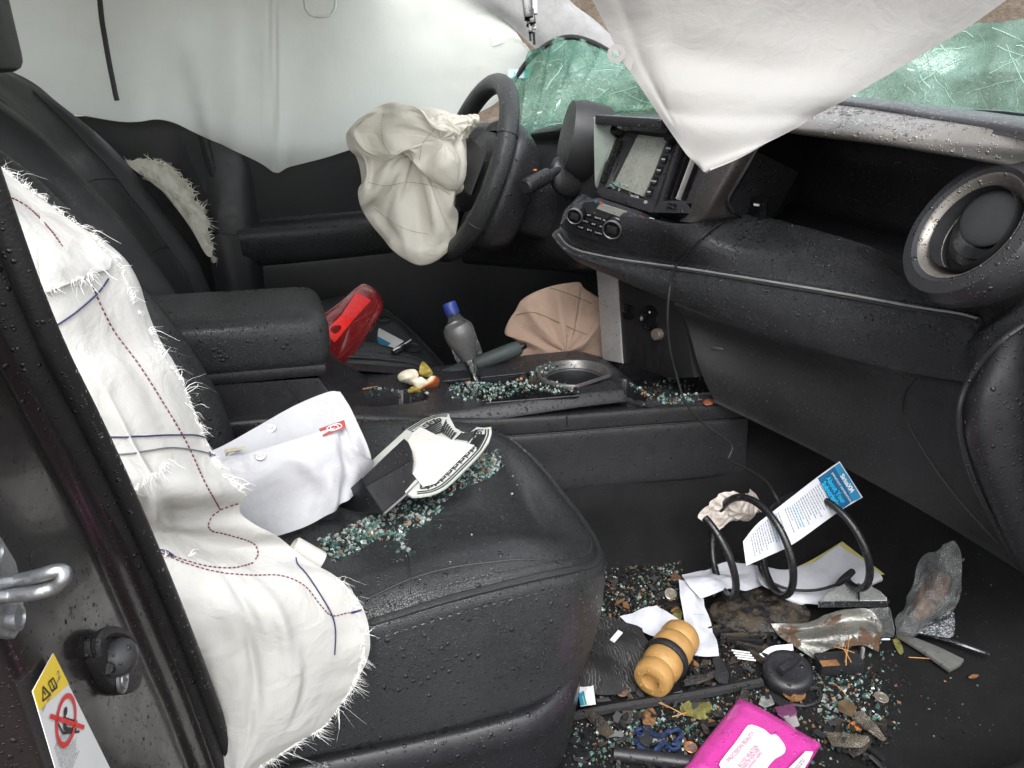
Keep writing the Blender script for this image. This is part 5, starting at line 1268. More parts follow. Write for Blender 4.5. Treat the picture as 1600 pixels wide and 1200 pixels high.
# ---------------------------------------------------------------- loose things
Bf = bvh(FLOOR)
def fl(px, py, lift=.004):
    q, n_ = hit(Bf, px, py, 0); 
    return Z(px, py, (q[2] if q is not None else 0.0)+lift)
def zpts(pts, z): return [Z(x, y, z) for x, y in pts]
def zoom(pts, x0, y0, k): return [(x0+a/k, y0+b/k) for a, b in pts]
def clear(name, col, rough=.08, tr=.9):
    m, t, b = newmat(name); vec = coords(t); n = noise(t, vec, 40, 4, .6)
    lk(t, mixc(t, ramp(t, n, [(.4, 0.0), (.75, .6)]), col, tuple(c*.6 for c in col)), b.inputs['Base Color'])
    b.inputs['Transmission Weight'].default_value = tr; b.inputs['Roughness'].default_value = rough; b.inputs['IOR'].default_value = 1.25
    addbump(t, b, noise(t, vec, 70, 4, .6, 1.0), dist=.004); return m
def rusty():
    m, t, b = newmat('rusty_sheet_steel'); vec = coords(t); n = noise(t, vec, 26, 6, .7); n2 = noise(t, vec, 160, 4, .7)
    f = ramp(t, n, [(.52, 0.0), (.57, 1.0)])
    c = mixc(t, f, (.24, .24, .22), (.075, .038, .018)); c = mixc(t, ramp(t, n2, [(.55, 0.0), (.7, .6)]), c, (.05, .03, .02))
    lk(t, c, b.inputs['Base Color']); lk(t, math_(t, 'MULTIPLY_ADD', f, .5, .3), b.inputs['Roughness']); lk(t, math_(t, 'MULTIPLY_ADD', f, -.7, .7, clamp=True), b.inputs['Metallic'])
    addbump(t, b, n2, dist=.002); addbump(t, b, f, dist=.001); return m
def muddy(name, base, mud=(.10, .065, .04), amt=.5, sc=30):
    m, t, b = newmat(name); vec = coords(t); n = noise(t, vec, sc, 6, .7); f = ramp(t, n, [(.62-amt*.3, 0.0), (.70-amt*.2, 1.0)])
    c = mixc(t, f, base, mud); s = noise(t, vec, 300, 3, .7); c = mixc(t, ramp(t, s, [(.62, 0.0), (.72, .8)]), c, (.30, .26, .20)); lk(t, c, b.inputs['Base Color'])
    lk(t, math_(t, 'MULTIPLY_ADD', f, .45, .35), b.inputs['Roughness']); addbump(t, b, n, dist=.006); addbump(t, b, s, dist=.0012); return m
M['rust'] = rusty()
M['mudplastic'] = muddy('muddy_black_plastic', (.010, .010, .010), (.045, .032, .020), amt=.6)
def film(name, col, op=.25):
    m, t, b = newmat(name); vec = coords(t); b.inputs['Base Color'].default_value = (*col, 1); b.inputs['Roughness'].default_value = .08; b.inputs['Specular IOR Level'].default_value = 1.0
    addbump(t, b, noise(t, vec, 45, 5, .65, 1.2), dist=.012)
    tr = nd(t, 'ShaderNodeBsdfTransparent'); tr.inputs[0].default_value = (*[min(1, c*.2+.78) for c in col], 1); ms = nd(t, 'ShaderNodeMixShader'); lw = nd(t, 'ShaderNodeLayerWeight'); lw.inputs[0].default_value = .35
    n = ramp(t, noise(t, vec, 22, 5, .7), [(.35, op*.3), (.75, op*1.6)])
    lk(t, math_(t, 'MAXIMUM', n, math_(t, 'MULTIPLY', lw.outputs['Facing'], .55)), ms.inputs[0]); lk(t, tr.outputs[0], ms.inputs[1]); lk(t, b.outputs[0], ms.inputs[2]); lk(t, ms.outputs[0], t.nodes['Material Output'].inputs['Surface']); return m
M['clear'] = film('clear_film', (.42, .44, .43), .25)
M['browncl'] = film('brown_clear_plastic', (.30, .26, .20), .45)

# red tail light lens on the driver seat
o = zoom([(0, 290), (150, 160), (300, 30), (345, 30), (390, 60), (428, 120), (430, 180), (340, 330), (215, 500), (120, 585), (70, 607), (20, 550), (40, 430), (20, 330)], 500, 440, 4.444)
_ax = np.array([.67, -.742]); o = [tuple(np.array([548, 508])+_ax*((np.array(p)-[548, 508])@_ax)+(((np.array(p)-[548, 508])-_ax*((np.array(p)-[548, 508])@_ax))*1.16)) for p in o]
yl = [.17, .20, .245, .25, .25, .25, .24, .21, .18, .165, .16, .155, .16, .165]
LN = thing('light_lens', 'broken red tail light lens lying on the driver seat behind the armrest', 'light lens', tuple(Y(530, 560, .17)))
redm = plain('red_lens_plastic', (.22, .012, .014), .22, var=.15, coat=.2, trans=.3, wetk=W3)
LO = [Y(x, y, v) for (x, y), v in zip(o, yl)]
LNB = mk('lens_body', pillow(LO, .022, .01, 12, 90, None, .35), redm, LN)
Bl = bvh(LNB)
for pts, cc in (([(250, 75), (355, 130), (235, 262), (145, 235)], (.68, .03, .03)), ([(145, 235), (235, 262), (100, 425), (32, 345)], (.86, .02, .015))):
    q = [hit(Bl, *p, .001)[0] for p in zoom(pts, 500, 440, 4.444)]
    if all(k is not None for k in q):
        mk('reflector', prism(q, nrm(CAM-q[0])*.0025, .0008), plain('red_reflector', cc, .25, var=.04, bump=.0008, bs=380), LN)
q = on(Bl, zoom([(395, 120), (400, 150), (330, 290), (220, 440), (80, 570)], 500, 440, 4.444), .0006)
if len(q) > 2: mk('moulded_ridge', tube(q, .0022, 6, 30), redm, LN)

# booklet and strap on the driver seat
Bd2 = bvh(DCUSH)
def dsz(px, py, lift=.004):
    q, n_ = hit(Bd2, px, py, lift); return q if q is not None else Z(px, py, .352)
p0_, n0_ = dsz(595, 530, .006), nrm(A(-.05, -.25, 1))
BK = thing('booklet', 'small white card with a blue picture beside the red lens on the driver seat', 'card', tuple(p0_))
zq = lambda pts, off=0.0: [PL(x, y, p0_+n0_*off, n0_) for x, y in zoom(pts, 500, 440, 4.444)]
mk('cover', prism(zq([(335, 338), (408, 320), (582, 412), (505, 468), (300, 474), (258, 470)]), -n0_*.002, .0004), M['card'], BK)
mk('blue_picture', prism(zq([(385, 372), (492, 428), (440, 472), (262, 468), (285, 440)], .0006), -n0_*.0003), M['lblue'], BK)
mk('blue_picture', prism(zq([(300, 428), (372, 380), (405, 398), (310, 470), (275, 466)], .0012), -n0_*.0003), M['blue'], BK)
mk('orange_print', prism(zq([(330, 350), (380, 335), (388, 350), (335, 372)], .0006), -n0_*.0003), plain('orange_print', (.75, .42, .10), .5), BK)
ST = thing('strap', 'black strap with a white stripe below the blue card on the driver seat', 'strap', tuple(dsz(625, 545)))
q = [dsz(x, y, .008) for x, y in zoom([(500, 510), (545, 490), (590, 465), (630, 435)], 500, 440, 4.444)]
mk('band', tube(q, .0065, 6, 20), M['plastic_dry'], ST)
mk('stripe', tube([p+A(0, -.004, .0065) for p in q], .0016, 6, 20), M['white'], ST)
q = [dsz(x, y, .004) for x, y in zoom([(630, 435), (690, 450), (695, 490), (640, 505), (600, 500)], 500, 440, 4.444)]
mk('cord', tube(q, .0014, 6, 30), M['plastic_dry'], ST)
q = [dsz(x, y, .004) for x, y in zoom([(395, 265), (440, 245), (485, 255), (480, 280), (430, 285)], 500, 440, 4.444)]
tag(mk('cord_loop', tube(q, .0022, 6, 40, True), M['plastic_dry']), 'small black cord loop on the driver seat above the blue card', 'cord')

# water bottle behind the gear lever
bc, bb = Y(703, 478, .235), Y(752, 606, .17); bx = nrm(bc-bb); BL_ = np.linalg.norm(bc-bb)
BT = thing('water_bottle', 'clear plastic water bottle with a blue cap behind the gear lever', 'bottle', tuple(bb))
mk('bottle_body', lathe([(.0001, 0), (.026, .001), (.029, .006), (.030, BL_*.3), (.028, BL_*.34), (.030, BL_*.4), (.030, BL_*.62), (.026, BL_*.74), (.015, BL_*.86), (.0125, BL_*.9), (.0125, BL_*.97)], bb, bx, 32), clear('bottle_plastic', (.75, .8, .82), .05, .95), BT)
mk('bottle_label', lathe([(.0304, BL_*.08), (.0304, BL_*.28)], bb, bx, 32, cap=False), plain('bottle_label', (.35, .45, .60), .4), BT)
mk('cap', lathe([(.0145, BL_*.90), (.0150, BL_*.92), (.0150, BL_*1.02), (.0135, BL_*1.04), (.0001, BL_*1.04)], bb, bx, 28), plain('blue_cap', (.03, .06, .28), .35), BT)

# bitten white food, leaf
FD = thing('food_scrap', 'white bitten food scrap with browned edge on the console beside the handbrake', 'food scrap', tuple(Z(652, 610, .35)))
zf = lambda pts, z, k=4.444: [Y(x, y, z) for x, y in zoom(pts, 500, 440, k)]
fm, ft, fb = newmat('white_food'); fv = coords(ft); fn = noise(ft, fv, 22, 4, .6)
sx_ = nd(ft, 'ShaderNodeSeparateXYZ'); lk(ft, fv, sx_.inputs[0])
brn = math_(ft, 'ADD', math_(ft, 'MULTIPLY', sx_.outputs[2], -38.0), math_(ft, 'MULTIPLY', fn, .9)); brn = math_(ft, 'ADD', brn, math_(ft, 'MULTIPLY', sx_.outputs[0], 22.0))
lk(ft, ramp(ft, brn, [(.0, (.78, .70, .55)), (.30, (.72, .62, .45)), (.46, (.60, .20, .04)), (.62, (.24, .06, .02))]), fb.inputs['Base Color']); fb.inputs['Roughness'].default_value = .5; fb.inputs['Subsurface Weight'].default_value = .2; fb.inputs['Subsurface Scale'].default_value = .004
nf = lambda G: crumple(G, 4, 55, .012, 5)
mk('left_piece', pillow(zf([(540, 650), (590, 615), (660, 610), (685, 650), (650, 720), (600, 705), (550, 690)], .02), .016, .014, 10, 50, nf), fm, FD)
mk('right_piece', pillow(zf([(640, 690), (700, 660), (740, 680), (770, 655), (815, 660), (832, 690), (810, 745), (770, 768), (690, 768), (655, 735)], .012), .018, .014, 10, 60, nf), fm, FD)
def leafg(pts, mat, name, label, y=None, zz=None, curl=.006, seed=0, group=None):
    P = [Y(x, yy, y) if y is not None else Z(x, yy, zz) if zz is not None else fl(x, yy, .004) for x, yy in pts]
    ob = mk(name, pillow(P, .0012, .0006, 7, 36, lambda G: fbm(G, 60, 3, seed)*curl), mat); tag(ob, label, 'leaf', group); return ob
lfm = lambda n_, a, b_: (lambda m_: m_)(plain(n_, a, .5, var=.45, vs_=45, bump=.001, bs=120))
M['leaf_y'] = lfm('yellow_leaf', (.32, .25, .05), 0); M['leaf_b'] = lfm('brown_leaf', (.20, .10, .04), 0); M['leaf_o'] = lfm('orange_leaf', (.42, .16, .04), 0); M['leaf_g'] = lfm('olive_leaf', (.17, .16, .05), 0)
leafg(zoom([(690, 640), (695, 580), (715, 555), (755, 590), (785, 640), (770, 655), (720, 660)], 500, 440, 4.444), M['leaf_y'], 'leaf', 'yellow green leaf standing behind the white food scrap', y=.035, seed=1)
leafg(zoom([(605, 765), (640, 730), (690, 745), (700, 770), (650, 772)], 500, 440, 4.444), M['leaf_y'], 'leaf', 'small yellow leaf under the white food scrap', y=.0, seed=2)
tw = [Z(x, y, .357) for x, y in zoom([(170, 760), (250, 755), (330, 740), (400, 728)], 500, 440, 4.444)]
tag(mk('twig', tube(tw, [.0028, .002, .001], 6, 20), plain('twig_bark', (.26, .15, .08), .7)), 'thin brown twig lying on the console edge beside the armrest', 'twig')

# white vinyl document pouch
PO = thing('document_pouch', 'white vinyl document pouch with snap buttons propped on the passenger seat', 'pouch', tuple(Z(440, 830, .36)))
vinyl = plain('white_vinyl', (.50, .50, .52), .3, var=.05, vs_=14, bump=.0022, bs=26, wetk=None, sss=.05)
bk_ = [[Z(300, 715, .47), Z(345, 698, .475), Z(400, 668, .48), Z(460, 634, .48), Z(512, 614, .478), Z(531, 613, .475)], [Z(310, 760, .44), Z(355, 745, .445), Z(415, 715, .45), Z(470, 685, .452), Z(530, 655, .452), Z(553, 648, .45)],
       [Z(330, 800, .40), Z(370, 790, .405), Z(430, 760, .41), Z(490, 728, .415), Z(550, 700, .42), Z(579, 712, .415)], [Z(350, 835, .37), Z(390, 830, .372), Z(440, 800, .378), Z(500, 770, .382), Z(550, 750, .388), Z(570, 735, .39)]]
sheet('back_panel', bk_, vinyl, PO, n=(60, 90), thick=.0015, disp=lambda G, u, v: crumple(G, 4, 12, .006, 3), rlx=dict(s=1.01, it=40, k=.03, bend=.03, pins='tblr', kp=.2, coarse=5, cs=1.012, cit=100, cbend=.01))
fp = [[Z(300, 742, .462), Z(350, 722, .467), Z(410, 702, .474), Z(470, 684, .478), Z(525, 668, .476), Z(543, 668, .47)], [Z(320, 790, .43), Z(365, 770, .436), Z(425, 740, .446), Z(480, 718, .452), Z(535, 700, .452), Z(562, 705, .44)],
      [Z(345, 830, .392), Z(385, 815, .396), Z(440, 790, .402), Z(495, 765, .41), Z(545, 740, .416), Z(581, 722, .41)], [Z(380, 845, .364), Z(410, 842, .365), Z(440, 836, .367), Z(490, 816, .372), Z(540, 782, .38), Z(567, 756, .386)]]
def pdz(G, u, v): return crumple(G, 4, 13, .006, 77)+fbm(G, 15, 3, 77)*.002+np.exp(-((v-.62-.25*(u-.5))/.05)**2)*.006*sm(.1, .4, u)-np.exp(-((v-.86+.1*u)/.03)**2)*.008+sm(.72, .8, u)*0
FPN = sheet('front_panel', fp, vinyl, PO, n=(80, 110), thick=.0015, disp=pdz, rlx=dict(s=1.01, it=40, k=.03, bend=.03, pins='tblr', kp=.2, coarse=5, cs=1.022, cit=120, cbend=.02))
Bpo = bvh(FPN)
cz = []
for k in range(3):
    q = on(Bpo, dense([(395+k*8, 832-k*20), (470+k*6, 805-k*24), (530, 772-k*27)]), .0004)
    if len(q) > 3: cz.append(tube(q, .0006, 4, 30))
for px, py, bo in ((407, 712, FPN), (423, 669, None)):
    q = hit(bvh(PO.children[0]) if bo is None else Bpo, px, py, .0)[0]
    if q is not None:
        nn_ = nrm(nrm(CAM-q)*.6+A(0, 0, .6)); mk('snap_button', lathe([(.0068, 0), (.0066, .0018), (.005, .0024), (.0042, .0016), (.0032, .003), (.0001, .0032)], q, nn_, 24), plain('pearl_snap', (.72, .72, .70), .25, metal=.3), PO)
rq = [Z(*p, z_) for p, z_ in (((498, 670), .477), ((538, 656), .478), ((541, 668), .474), ((505, 682), .472))]
rq = [p+nrm(CAM-p)*.0015 for p in rq]
RCD = mk('red_card', prism(rq, A(0, .001, -.0005)), plain('red_card', (.36, .07, .065), .4, var=.05), PO)
bcx = nrm(rq[1]-rq[0]); bcn = nrm(np.cross(bcx, rq[1]-rq[2])); bcn = bcn if bcn@(CAM-rq[0]) > 0 else -bcn
mk('card_emblem', [ (lambda c, r1: (lambda e: tube([c+bcx*r1*1.5*math.cos(a)+np.cross(bcn, bcx)*r1*math.sin(a)+bcn*.0008 for a in np.linspace(0, 2*math.pi, 20)[:-1]], .0007, 4, None, True))(0))((rq[0]+rq[1]+rq[2]+rq[3])/4+bcx*s_x, .005) for s_x in (-.001, .004)], M['white'], RCD)
bq = [Z(*p, z_)+nrm(CAM-Z(*p, z_))*.004 for p, z_ in (((352, 702), .47), ((386, 698), .472), ((372, 706), .466), ((350, 714), .462))]
mk('beige_card', prism(bq, A(0, .001, 0)), plain('beige_card', (.62, .52, .36), .5), PO)
bq = [Z(*p, z_)+nrm(CAM-Z(*p, z_))*.0055 for p, z_ in (((354, 707), .466), ((378, 703), .468), ((366, 708), .464), ((352, 713), .462))]
mk('blue_card_edge', prism(bq, A(0, .001, 0)), plain('steel_blue_card', (.16, .30, .42), .5), PO)
tag(mk('paper_roll', [lathe([(.004, .0), (.0125, .0), (.0130, .002), (.0125, .034), (.0105, .036), (.0105, .03), (.0001, .03)], Y(500, 880, -.55), Y(462, 858, -.545)-Y(500, 880, -.55), 24)], paper('pale_printed_roll', (.62, .60, .55))), 'pale rolled label tucked against the torn side airbag', 'paper roll')

# black plastic bracket leaning on the plate shard
zz = lambda pts, z: [Z(x, y, z) for x, y in zoom(pts, 540, 620, 5.714)]
BR = thing('plastic_bracket', 'broken black plastic channel lying on the passenger seat beside the pouch', 'plastic piece', tuple(Z(600, 790, .36)))
r0_, r1_ = Z(571, 760, .405), Z(645, 718, .400)
ta_ = [r0_, Z(564, 749, .418), Z(598, 716, .424), Z(631, 685, .418), Z(637, 690, .414), Z(643, 704, .405), r1_]
mk('upper_wall', prism(ta_, A(.002, .003, -.004), .0008), M['plastic_wet'], BR)
tb2 = [r0_+A(0, -.001, .0005), r1_+A(0, -.001, .0005), Z(643, 739, .386), Z(650, 746, .380), Z(659, 749, .376), Z(630, 777, .372), Z(600, 803, .368)]
mk('lower_wall', prism(tb2, A(.002, .003, -.004), .0008), M['plastic'], BR)
mk('end_wall', prism([r0_+A(-.001, 0, 0), Z(600, 803, .368)+A(-.001, 0, 0), Z(560, 800, .352), Z(528, 792, .352), Z(545, 765, .39), Z(564, 749, .418)+A(-.001, 0, 0)], A(.003, .004, 0), .0008), M['plastic'], BR)
mk('rim_edge', tube([Z(600, 803, .370), Z(630, 777, .374), Z(659, 749, .378)], .0016, 6), plain('worn_grey_edge', (.16, .16, .16), .5), BR)
mk('dirt_streak', [tube([Z(x, y, .3795) for x, y in zoom([(310, 950), (390, 880), (420, 830), (500, 770)], 540, 620, 5.714)], .0012, 5, 24), tube([Z(x, y, .384) for x, y in zoom([(440, 670), (480, 720), (520, 760)], 540, 620, 5.714)], .0009, 5, 16)], plain('orange_mud', (.30, .13, .05), .8), BR, kind='stuff')

# printed plate shard with key-fret border and a white card on it
zpl = .386; PN_ = nrm(A(-.06, -.10, 1)); PP0 = Z(690, 710, zpl)
pz = lambda pts, off=0.0: [PL(x, y, PP0+PN_*off, PN_) for x, y in zoom(pts, 540, 620, 5.714)]
SHD = thing('plate_shard', 'broken clear plate piece with black key-fret border on the passenger seat', 'plate shard', tuple(PP0))
out_ = [(165, 640), (280, 525), (410, 408), (540, 290), (620, 240), (700, 195), (780, 165), (860, 150), (925, 150), (935, 190), (960, 235), (980, 275), (1040, 310), (1105, 322), (1130, 300), (1170, 268), (1240, 275), (1300, 265), (1305, 320), (1280, 400), (1230, 470), (1165, 545), (1090, 620), (1000, 710), (900, 800), (830, 840), (750, 868), (670, 882), (590, 885)]
mk('glass_plate', prism(pz(out_), -PN_*.004, .0008), plain('plate_glass', (.46, .48, .44), .12, var=.08, spec=.6), SHD)
edge_top = crv(pz([(540, 290), (620, 240), (700, 195), (780, 165), (860, 150), (915, 152)], .0006), 60)
edge_bot = crv(pz([(1295, 290), (1290, 350), (1230, 470), (1165, 545), (1090, 620), (1000, 710), (900, 800), (830, 840), (750, 868), (640, 880)], .0006), 120)
cin = np.array(PL(690, 715, PP0+PN_*.0006, PN_))
def ribbon(P, w_, off=.0004):
    P = np.asarray(P); T_ = np.gradient(P, axis=0); T_ /= np.linalg.norm(T_, axis=1, keepdims=True)+1e-9; S_ = np.cross(T_, PN_)*w_/2
    V = np.empty((2*len(P), 3)); V[0::2] = P-S_+PN_*off; V[1::2] = P+S_+PN_*off
    return V, [(2*i, 2*i+1, 2*i+3, 2*i+2) for i in range(len(P)-1)]
def inset(E_, d):
    T_ = np.gradient(E_, axis=0); T_ /= np.linalg.norm(T_, axis=1, keepdims=True)+1e-9; S_ = np.cross(PN_, T_); s = 1 if (S_[len(E_)//2] @ (cin-E_[len(E_)//2])) > 0 else -1
    return E_+S_*s*np.asarray(d)[..., None]
keyg = []
for E_, L0 in ((edge_top, 5), (edge_bot, 8)):
    for d in (.0035, .0075): keyg.append(ribbon(inset(E_, np.full(len(E_), d)), .0022))
    seg = np.concatenate([[0], np.cumsum(np.linalg.norm(np.diff(E_, axis=0), axis=1))]); tot = seg[-1]; U_ = .016; nU = int(tot/U_)
    key = [(0, 0), (0, 1), (.8, 1), (.8, .28), (.3, .28), (.3, .66), (.55, .66)]
    for i in range(nU):
        P = []
        for (a, b), (c, d) in zip(key[:-1], key[1:]):
            for t in np.linspace(0, 1, 4): P.append((a+(c-a)*t, b+(d-b)*t))
        s_arr = np.array([(i+.08+p[0])*U_ for p in P]); dd = np.array([.0105+p[1]*.0125 for p in P])
        base = np.stack([np.interp(s_arr, seg, E_[:, k]) for k in range(3)], 1)
        Ti = np.stack([np.interp(s_arr, seg, np.gradient(E_[:, k])) for k in range(3)], 1); Ti /= np.linalg.norm(Ti, axis=1, keepdims=True)+1e-9
        S_ = np.cross(PN_, Ti); sg = 1 if (S_[0]@(cin-base[0])) > 0 else -1
        keyg.append(ribbon(base+S_*sg*dd[:, None], .0024))
# broad fret panels between the border and the card
for (a, b, c, d) in (((700, 300), (860, 200), (900, 300), (760, 350)), ((840, 330), (900, 205), (990, 320), (940, 385)), ((975, 385), (1040, 320), (1190, 290), (1090, 410)), ((1110, 440), (1185, 330), (1255, 320), (1170, 470))):
    q = [np.array(x) for x in pz([a, b, c, d], .0006)]
    for k in range(6):
        t = (k+.5)/6; p, r_ = q[0]*(1-t)+q[3]*t, q[1]*(1-t)+q[2]*t
        keyg.append(ribbon([p*.9+r_*.1, p*.5+r_*.5, p*.1+r_*.9], .0030))
    keyg.append(ribbon([q[0], q[1]], .0016)); keyg.append(ribbon([q[3], q[2]], .0016))
mk('key_fret_print', keyg, M['ink'], SHD, smooth=False, kind='stuff')
tag(mk('white_card', prism(pz([(555, 395), (600, 320), (665, 265), (820, 345), (960, 388), (1150, 430), (1000, 575), (800, 770), (690, 800), (560, 640)], .003), -PN_*.0012, .0003), paper('bright_white_card', (.60, .585, .55))), 'bright white card lying on the key-fret plate shard', 'card')

# cable from the tray socket down to the passenger footwell
pts = []
for p in [(1152, 337), (1140, 341), (1122, 352), (1095, 372), (1072, 398), (1058, 418)]:
    q, n_ = hit(Bpad, p[0], p[1], .0045)
    if q is not None: pts.append(q)
for (x, y, v) in ((1047, 448, -.17), (1043, 490, -.18), (1046, 540, -.18), (1058, 590, -.18), (1072, 630, -.19), (1100, 662, -.20), (1130, 684, -.21), (1144, 697, -.215), (1140, 712, -.22), (1138, 718, -.225), (1165, 732, -.27), (1195, 750, -.33), (1212, 775, -.38), (1222, 800, -.38), (1230, 835, -.36), (1240, 870, -.36)): pts.append(Y(x, y, v))
tag(mk('cable', tube(pts, .0022, 8, 140), M['rubber']), 'thin black cable running over the dashboard shelf down to the footwell', 'cable')

# ---- passenger footwell litter
# crumpled tissue
tc = [[Y(1098, 812, -.29), Y(1108, 792, -.285), Y(1124, 772, -.28), Y(1142, 764, -.28)], [Y(1112, 822, -.29), Y(1124, 800, -.285), Y(1140, 784, -.285), Y(1160, 772, -.28)], [Y(1126, 830, -.29), Y(1138, 806, -.288), Y(1154, 794, -.288), Y(1178, 770, -.282)], [Y(1136, 812, -.285), Y(1150, 802, -.285), Y(1166, 806, -.285), Y(1190, 786, -.282)], [Y(1150, 803, -.275), Y(1162, 812, -.275), Y(1176, 804, -.28), Y(1191, 801, -.28)]]
TI = sheet('tissue', tc, muddy('stained_tissue', (.56, .50, .45), (.10, .055, .03), .14, 40), None, n=(70, 60), thick=.0012, disp=lambda G, u, v: crumple(G, 5, 26, .020, 15), rlx=dict(s=1.0, it=20, k=.03, bend=.01, coarse=4, cs=1.16, cit=120, cbend=.0, pins=''), sharp=0)
tag(TI, 'crumpled white tissue with brown stains on the end of the coil spring', 'tissue')
# coil spring
hc0 = Y(1094, 838, -.335); pitch = .106; hr = .084; pts = []
for th in np.linspace(rad(20), rad(360*2+175), 180):
    tt = th/(2*math.pi); pts.append(A(hc0[0]+.0+pitch*(tt-.2)+.012*math.sin(th*.5), hc0[1]-hr*math.sin(th)*.95-.028*tt, .137+hr*math.cos(th)+.003*tt))
tag(mk('coil_spring', tube(pts, .0063, 12), plain('black_spring_steel', (.010, .010, .011), .3, wetk=W3, bump=.0006, bs=160)), 'thick black coil spring lying in the passenger footwell', 'spring')
# leaflet
La, Lb, Lc, Ld = Y(1161, 846, -.40), Y(1166, 884, -.42), Y(1348, 777, -.40), Y(1312, 721, -.385)
m1, m2 = Y(1207, 800, -.392), Y(1241, 849, -.415)
k1, k2 = Y(1278, 745, -.387), Y(1307, 802, -.405)
LF = thing('leaflet', 'white leaflet with blue header slid through the coil spring', 'leaflet', tuple(Lb))
LS = sheet('page', [[La, Lb], [Y(1182, 820, -.393), Y(1200, 869, -.418)], [m1, m2], [k1, k2], [Ld, Lc]], M['paper'], LF, n=(40, 16), thick=.0006)
Blf = bvh(LS)
LX = nrm(Lc-Ld); LU = nrm((Ld+Lc)/2-(m1+m2)/2); LNn = np.cross(LX, LU); LNn = nrm(LNn if LNn@(CAM-Lc) > 0 else -LNn); LWd = np.linalg.norm(Lc-Ld)
def lfp(px, py, off=.0006): 
    q, n_ = hit(Blf, px, py, off); return q if q is not None else Y(px, py, -.40)
def lflat(pts, off, mat, name): return mk(name, flatpoly([lfp(*p, off) for p in pts]), mat, LF, smooth=False)
lflat([(1277.5, 747), (1290, 738.5), (1303, 729), (1317, 753.5), (1332.5, 783), (1320, 792), (1307, 800), (1292, 774)], .0007, M['blue'], 'blue_header')
lflat([(1303, 729), (1311, 723), (1329, 750), (1345, 777), (1338.5, 781), (1332.5, 783), (1317, 753.5)], .0008, M['lblue'], 'blue_stripe')
mk('header_lettering', [textg('SiriusXM', lfp(1313, 741, .003), LX, LNn, LWd*.13, 0, 'LEFT', 1.0, .0003), textg('IMPORTANT INFORMATION', lfp(1298, 738, .003), LX, LNn, LWd*.065, 0)], M['white'], LF, smooth=False)
mk('header_lettering', [textg('About Your', lfp(1291, 745, .003), LX, LNn, LWd*.145, 0, 'LEFT', 1, .0003), textg('Subscription', lfp(1284, 753, .003), LX, LNn, LWd*.145, 0, 'LEFT', 1, .0003)], plain('cyan_print', (.02, .38, .62), .4), LF, smooth=False)
rg = np.random.default_rng(3); blk = []; cyb = []
def leaf_uv(u, v): return ((La*(1-v)+Lb*v)*(1-u)+(Ld*(1-v)+Lc*v)*u)
for i in range(34):
    u = .06+i*.0215
    if rg.random() < .12: continue
    x = .10; short = rg.random() < .2; end = .88*(rg.uniform(.4, .8) if short else rg.uniform(.85, 1))
    while x < end:
        L_ = rg.uniform(.03, .10); a = np.array([1161, 846])*(1-u)+np.array([1312, 721])*u; b = np.array([1166, 884])*(1-u)+np.array([1348, 777])*u
        if u < .45: a = a+np.array([-3, -9])*math.sin(math.pi*u/.45*.9)*.8
        p, q = lfp(*(a*(1-x)+b*x), .0007), lfp(*(a*(1-min(x+L_, .9))+b*min(x+L_, .9)), .0007); w_ = LU*.0009*(1.3 if u < .3 else .9)
        (cyb if i in (11, 12, 20, 21) else blk).append((np.array([p-w_, q-w_, q+w_, p+w_]), [(0, 1, 2, 3)])); x += L_+.02
mk('print_line', blk, M['grey_ink'], LF, smooth=False, kind='stuff')
if cyb: mk('print_line', cyb, M['lblue'], LF, smooth=False, kind='stuff')

# white sheets
PA = thing('paper_sheet', 'crumpled white paper folded round the muddy black disc on the floor', 'paper', tuple(fl(1090, 1000, 0)))
def crum(s, a): return lambda G, u, v: crumple(G, 5, 26, a*2.0, s)+a*.5
def pg(rows_, n, a_, s_): return sheet('page', [[fl(*p) for p in r] for r in rows_], M['paper'], PA, n=n, thick=.0006, disp=crum(s_, a_), sharp=12, rlx=dict(s=1.0, it=20, k=.05, bend=.01, coarse=4, cs=1.025, cit=80, cbend=.0, pins=''))
pg([[(1064, 908, .055), (1078, 912, .062), (1096, 930, .05)], [(1067, 950, .03), (1084, 950, .036), (1107, 955, .028)], [(1071, 988, .016), (1090, 990, .022), (1115, 988, .018)], [(1077, 1025, .010), (1098, 1027, .012), (1122, 1028, .010)]], (60, 40), .006, 5)
pg([[(1066, 898, .06), (1098, 890, .066), (1132, 881, .055), (1160, 884, .045), (1188, 888, .035)], [(1074, 915, .062), (1104, 910, .068), (1138, 902, .06), (1164, 902, .048), (1190, 900, .036)], [(1094, 937, .05), (1120, 928, .056), (1144, 920, .05), (1168, 922, .04), (1193, 914, .03)]], (40, 60), .006, 6)
pl_ = []
Bpg = bvh(*PA.children); rg = np.random.default_rng(4)
for (xa, ya, xb, yb) in [(1085, 905, 1130, 893), (1090, 913, 1135, 901), (1095, 921, 1120, 914), (1080, 960, 1100, 961), (1100, 899, 1150, 890), (1118, 906, 1140, 900), (1078, 1000, 1082, 1010)]:
    q = on(Bpg, [(xa+(xb-xa)*t, ya+(yb-ya)*t) for t in np.linspace(0, 1, 9)], .0006)
    for k in range(len(q)-1):
        if rg.random() < .75: pl_.append(tube([q[k], q[k]*.2+q[k+1]*.8], .0003, 4))
if pl_: mk('print_line', pl_, M['grey_ink'], PA, kind='stuff')
PB = thing('paper_sheet', 'white printed papers with yellow edge lying under the coil spring', 'paper', tuple(fl(1290, 920, 0)))
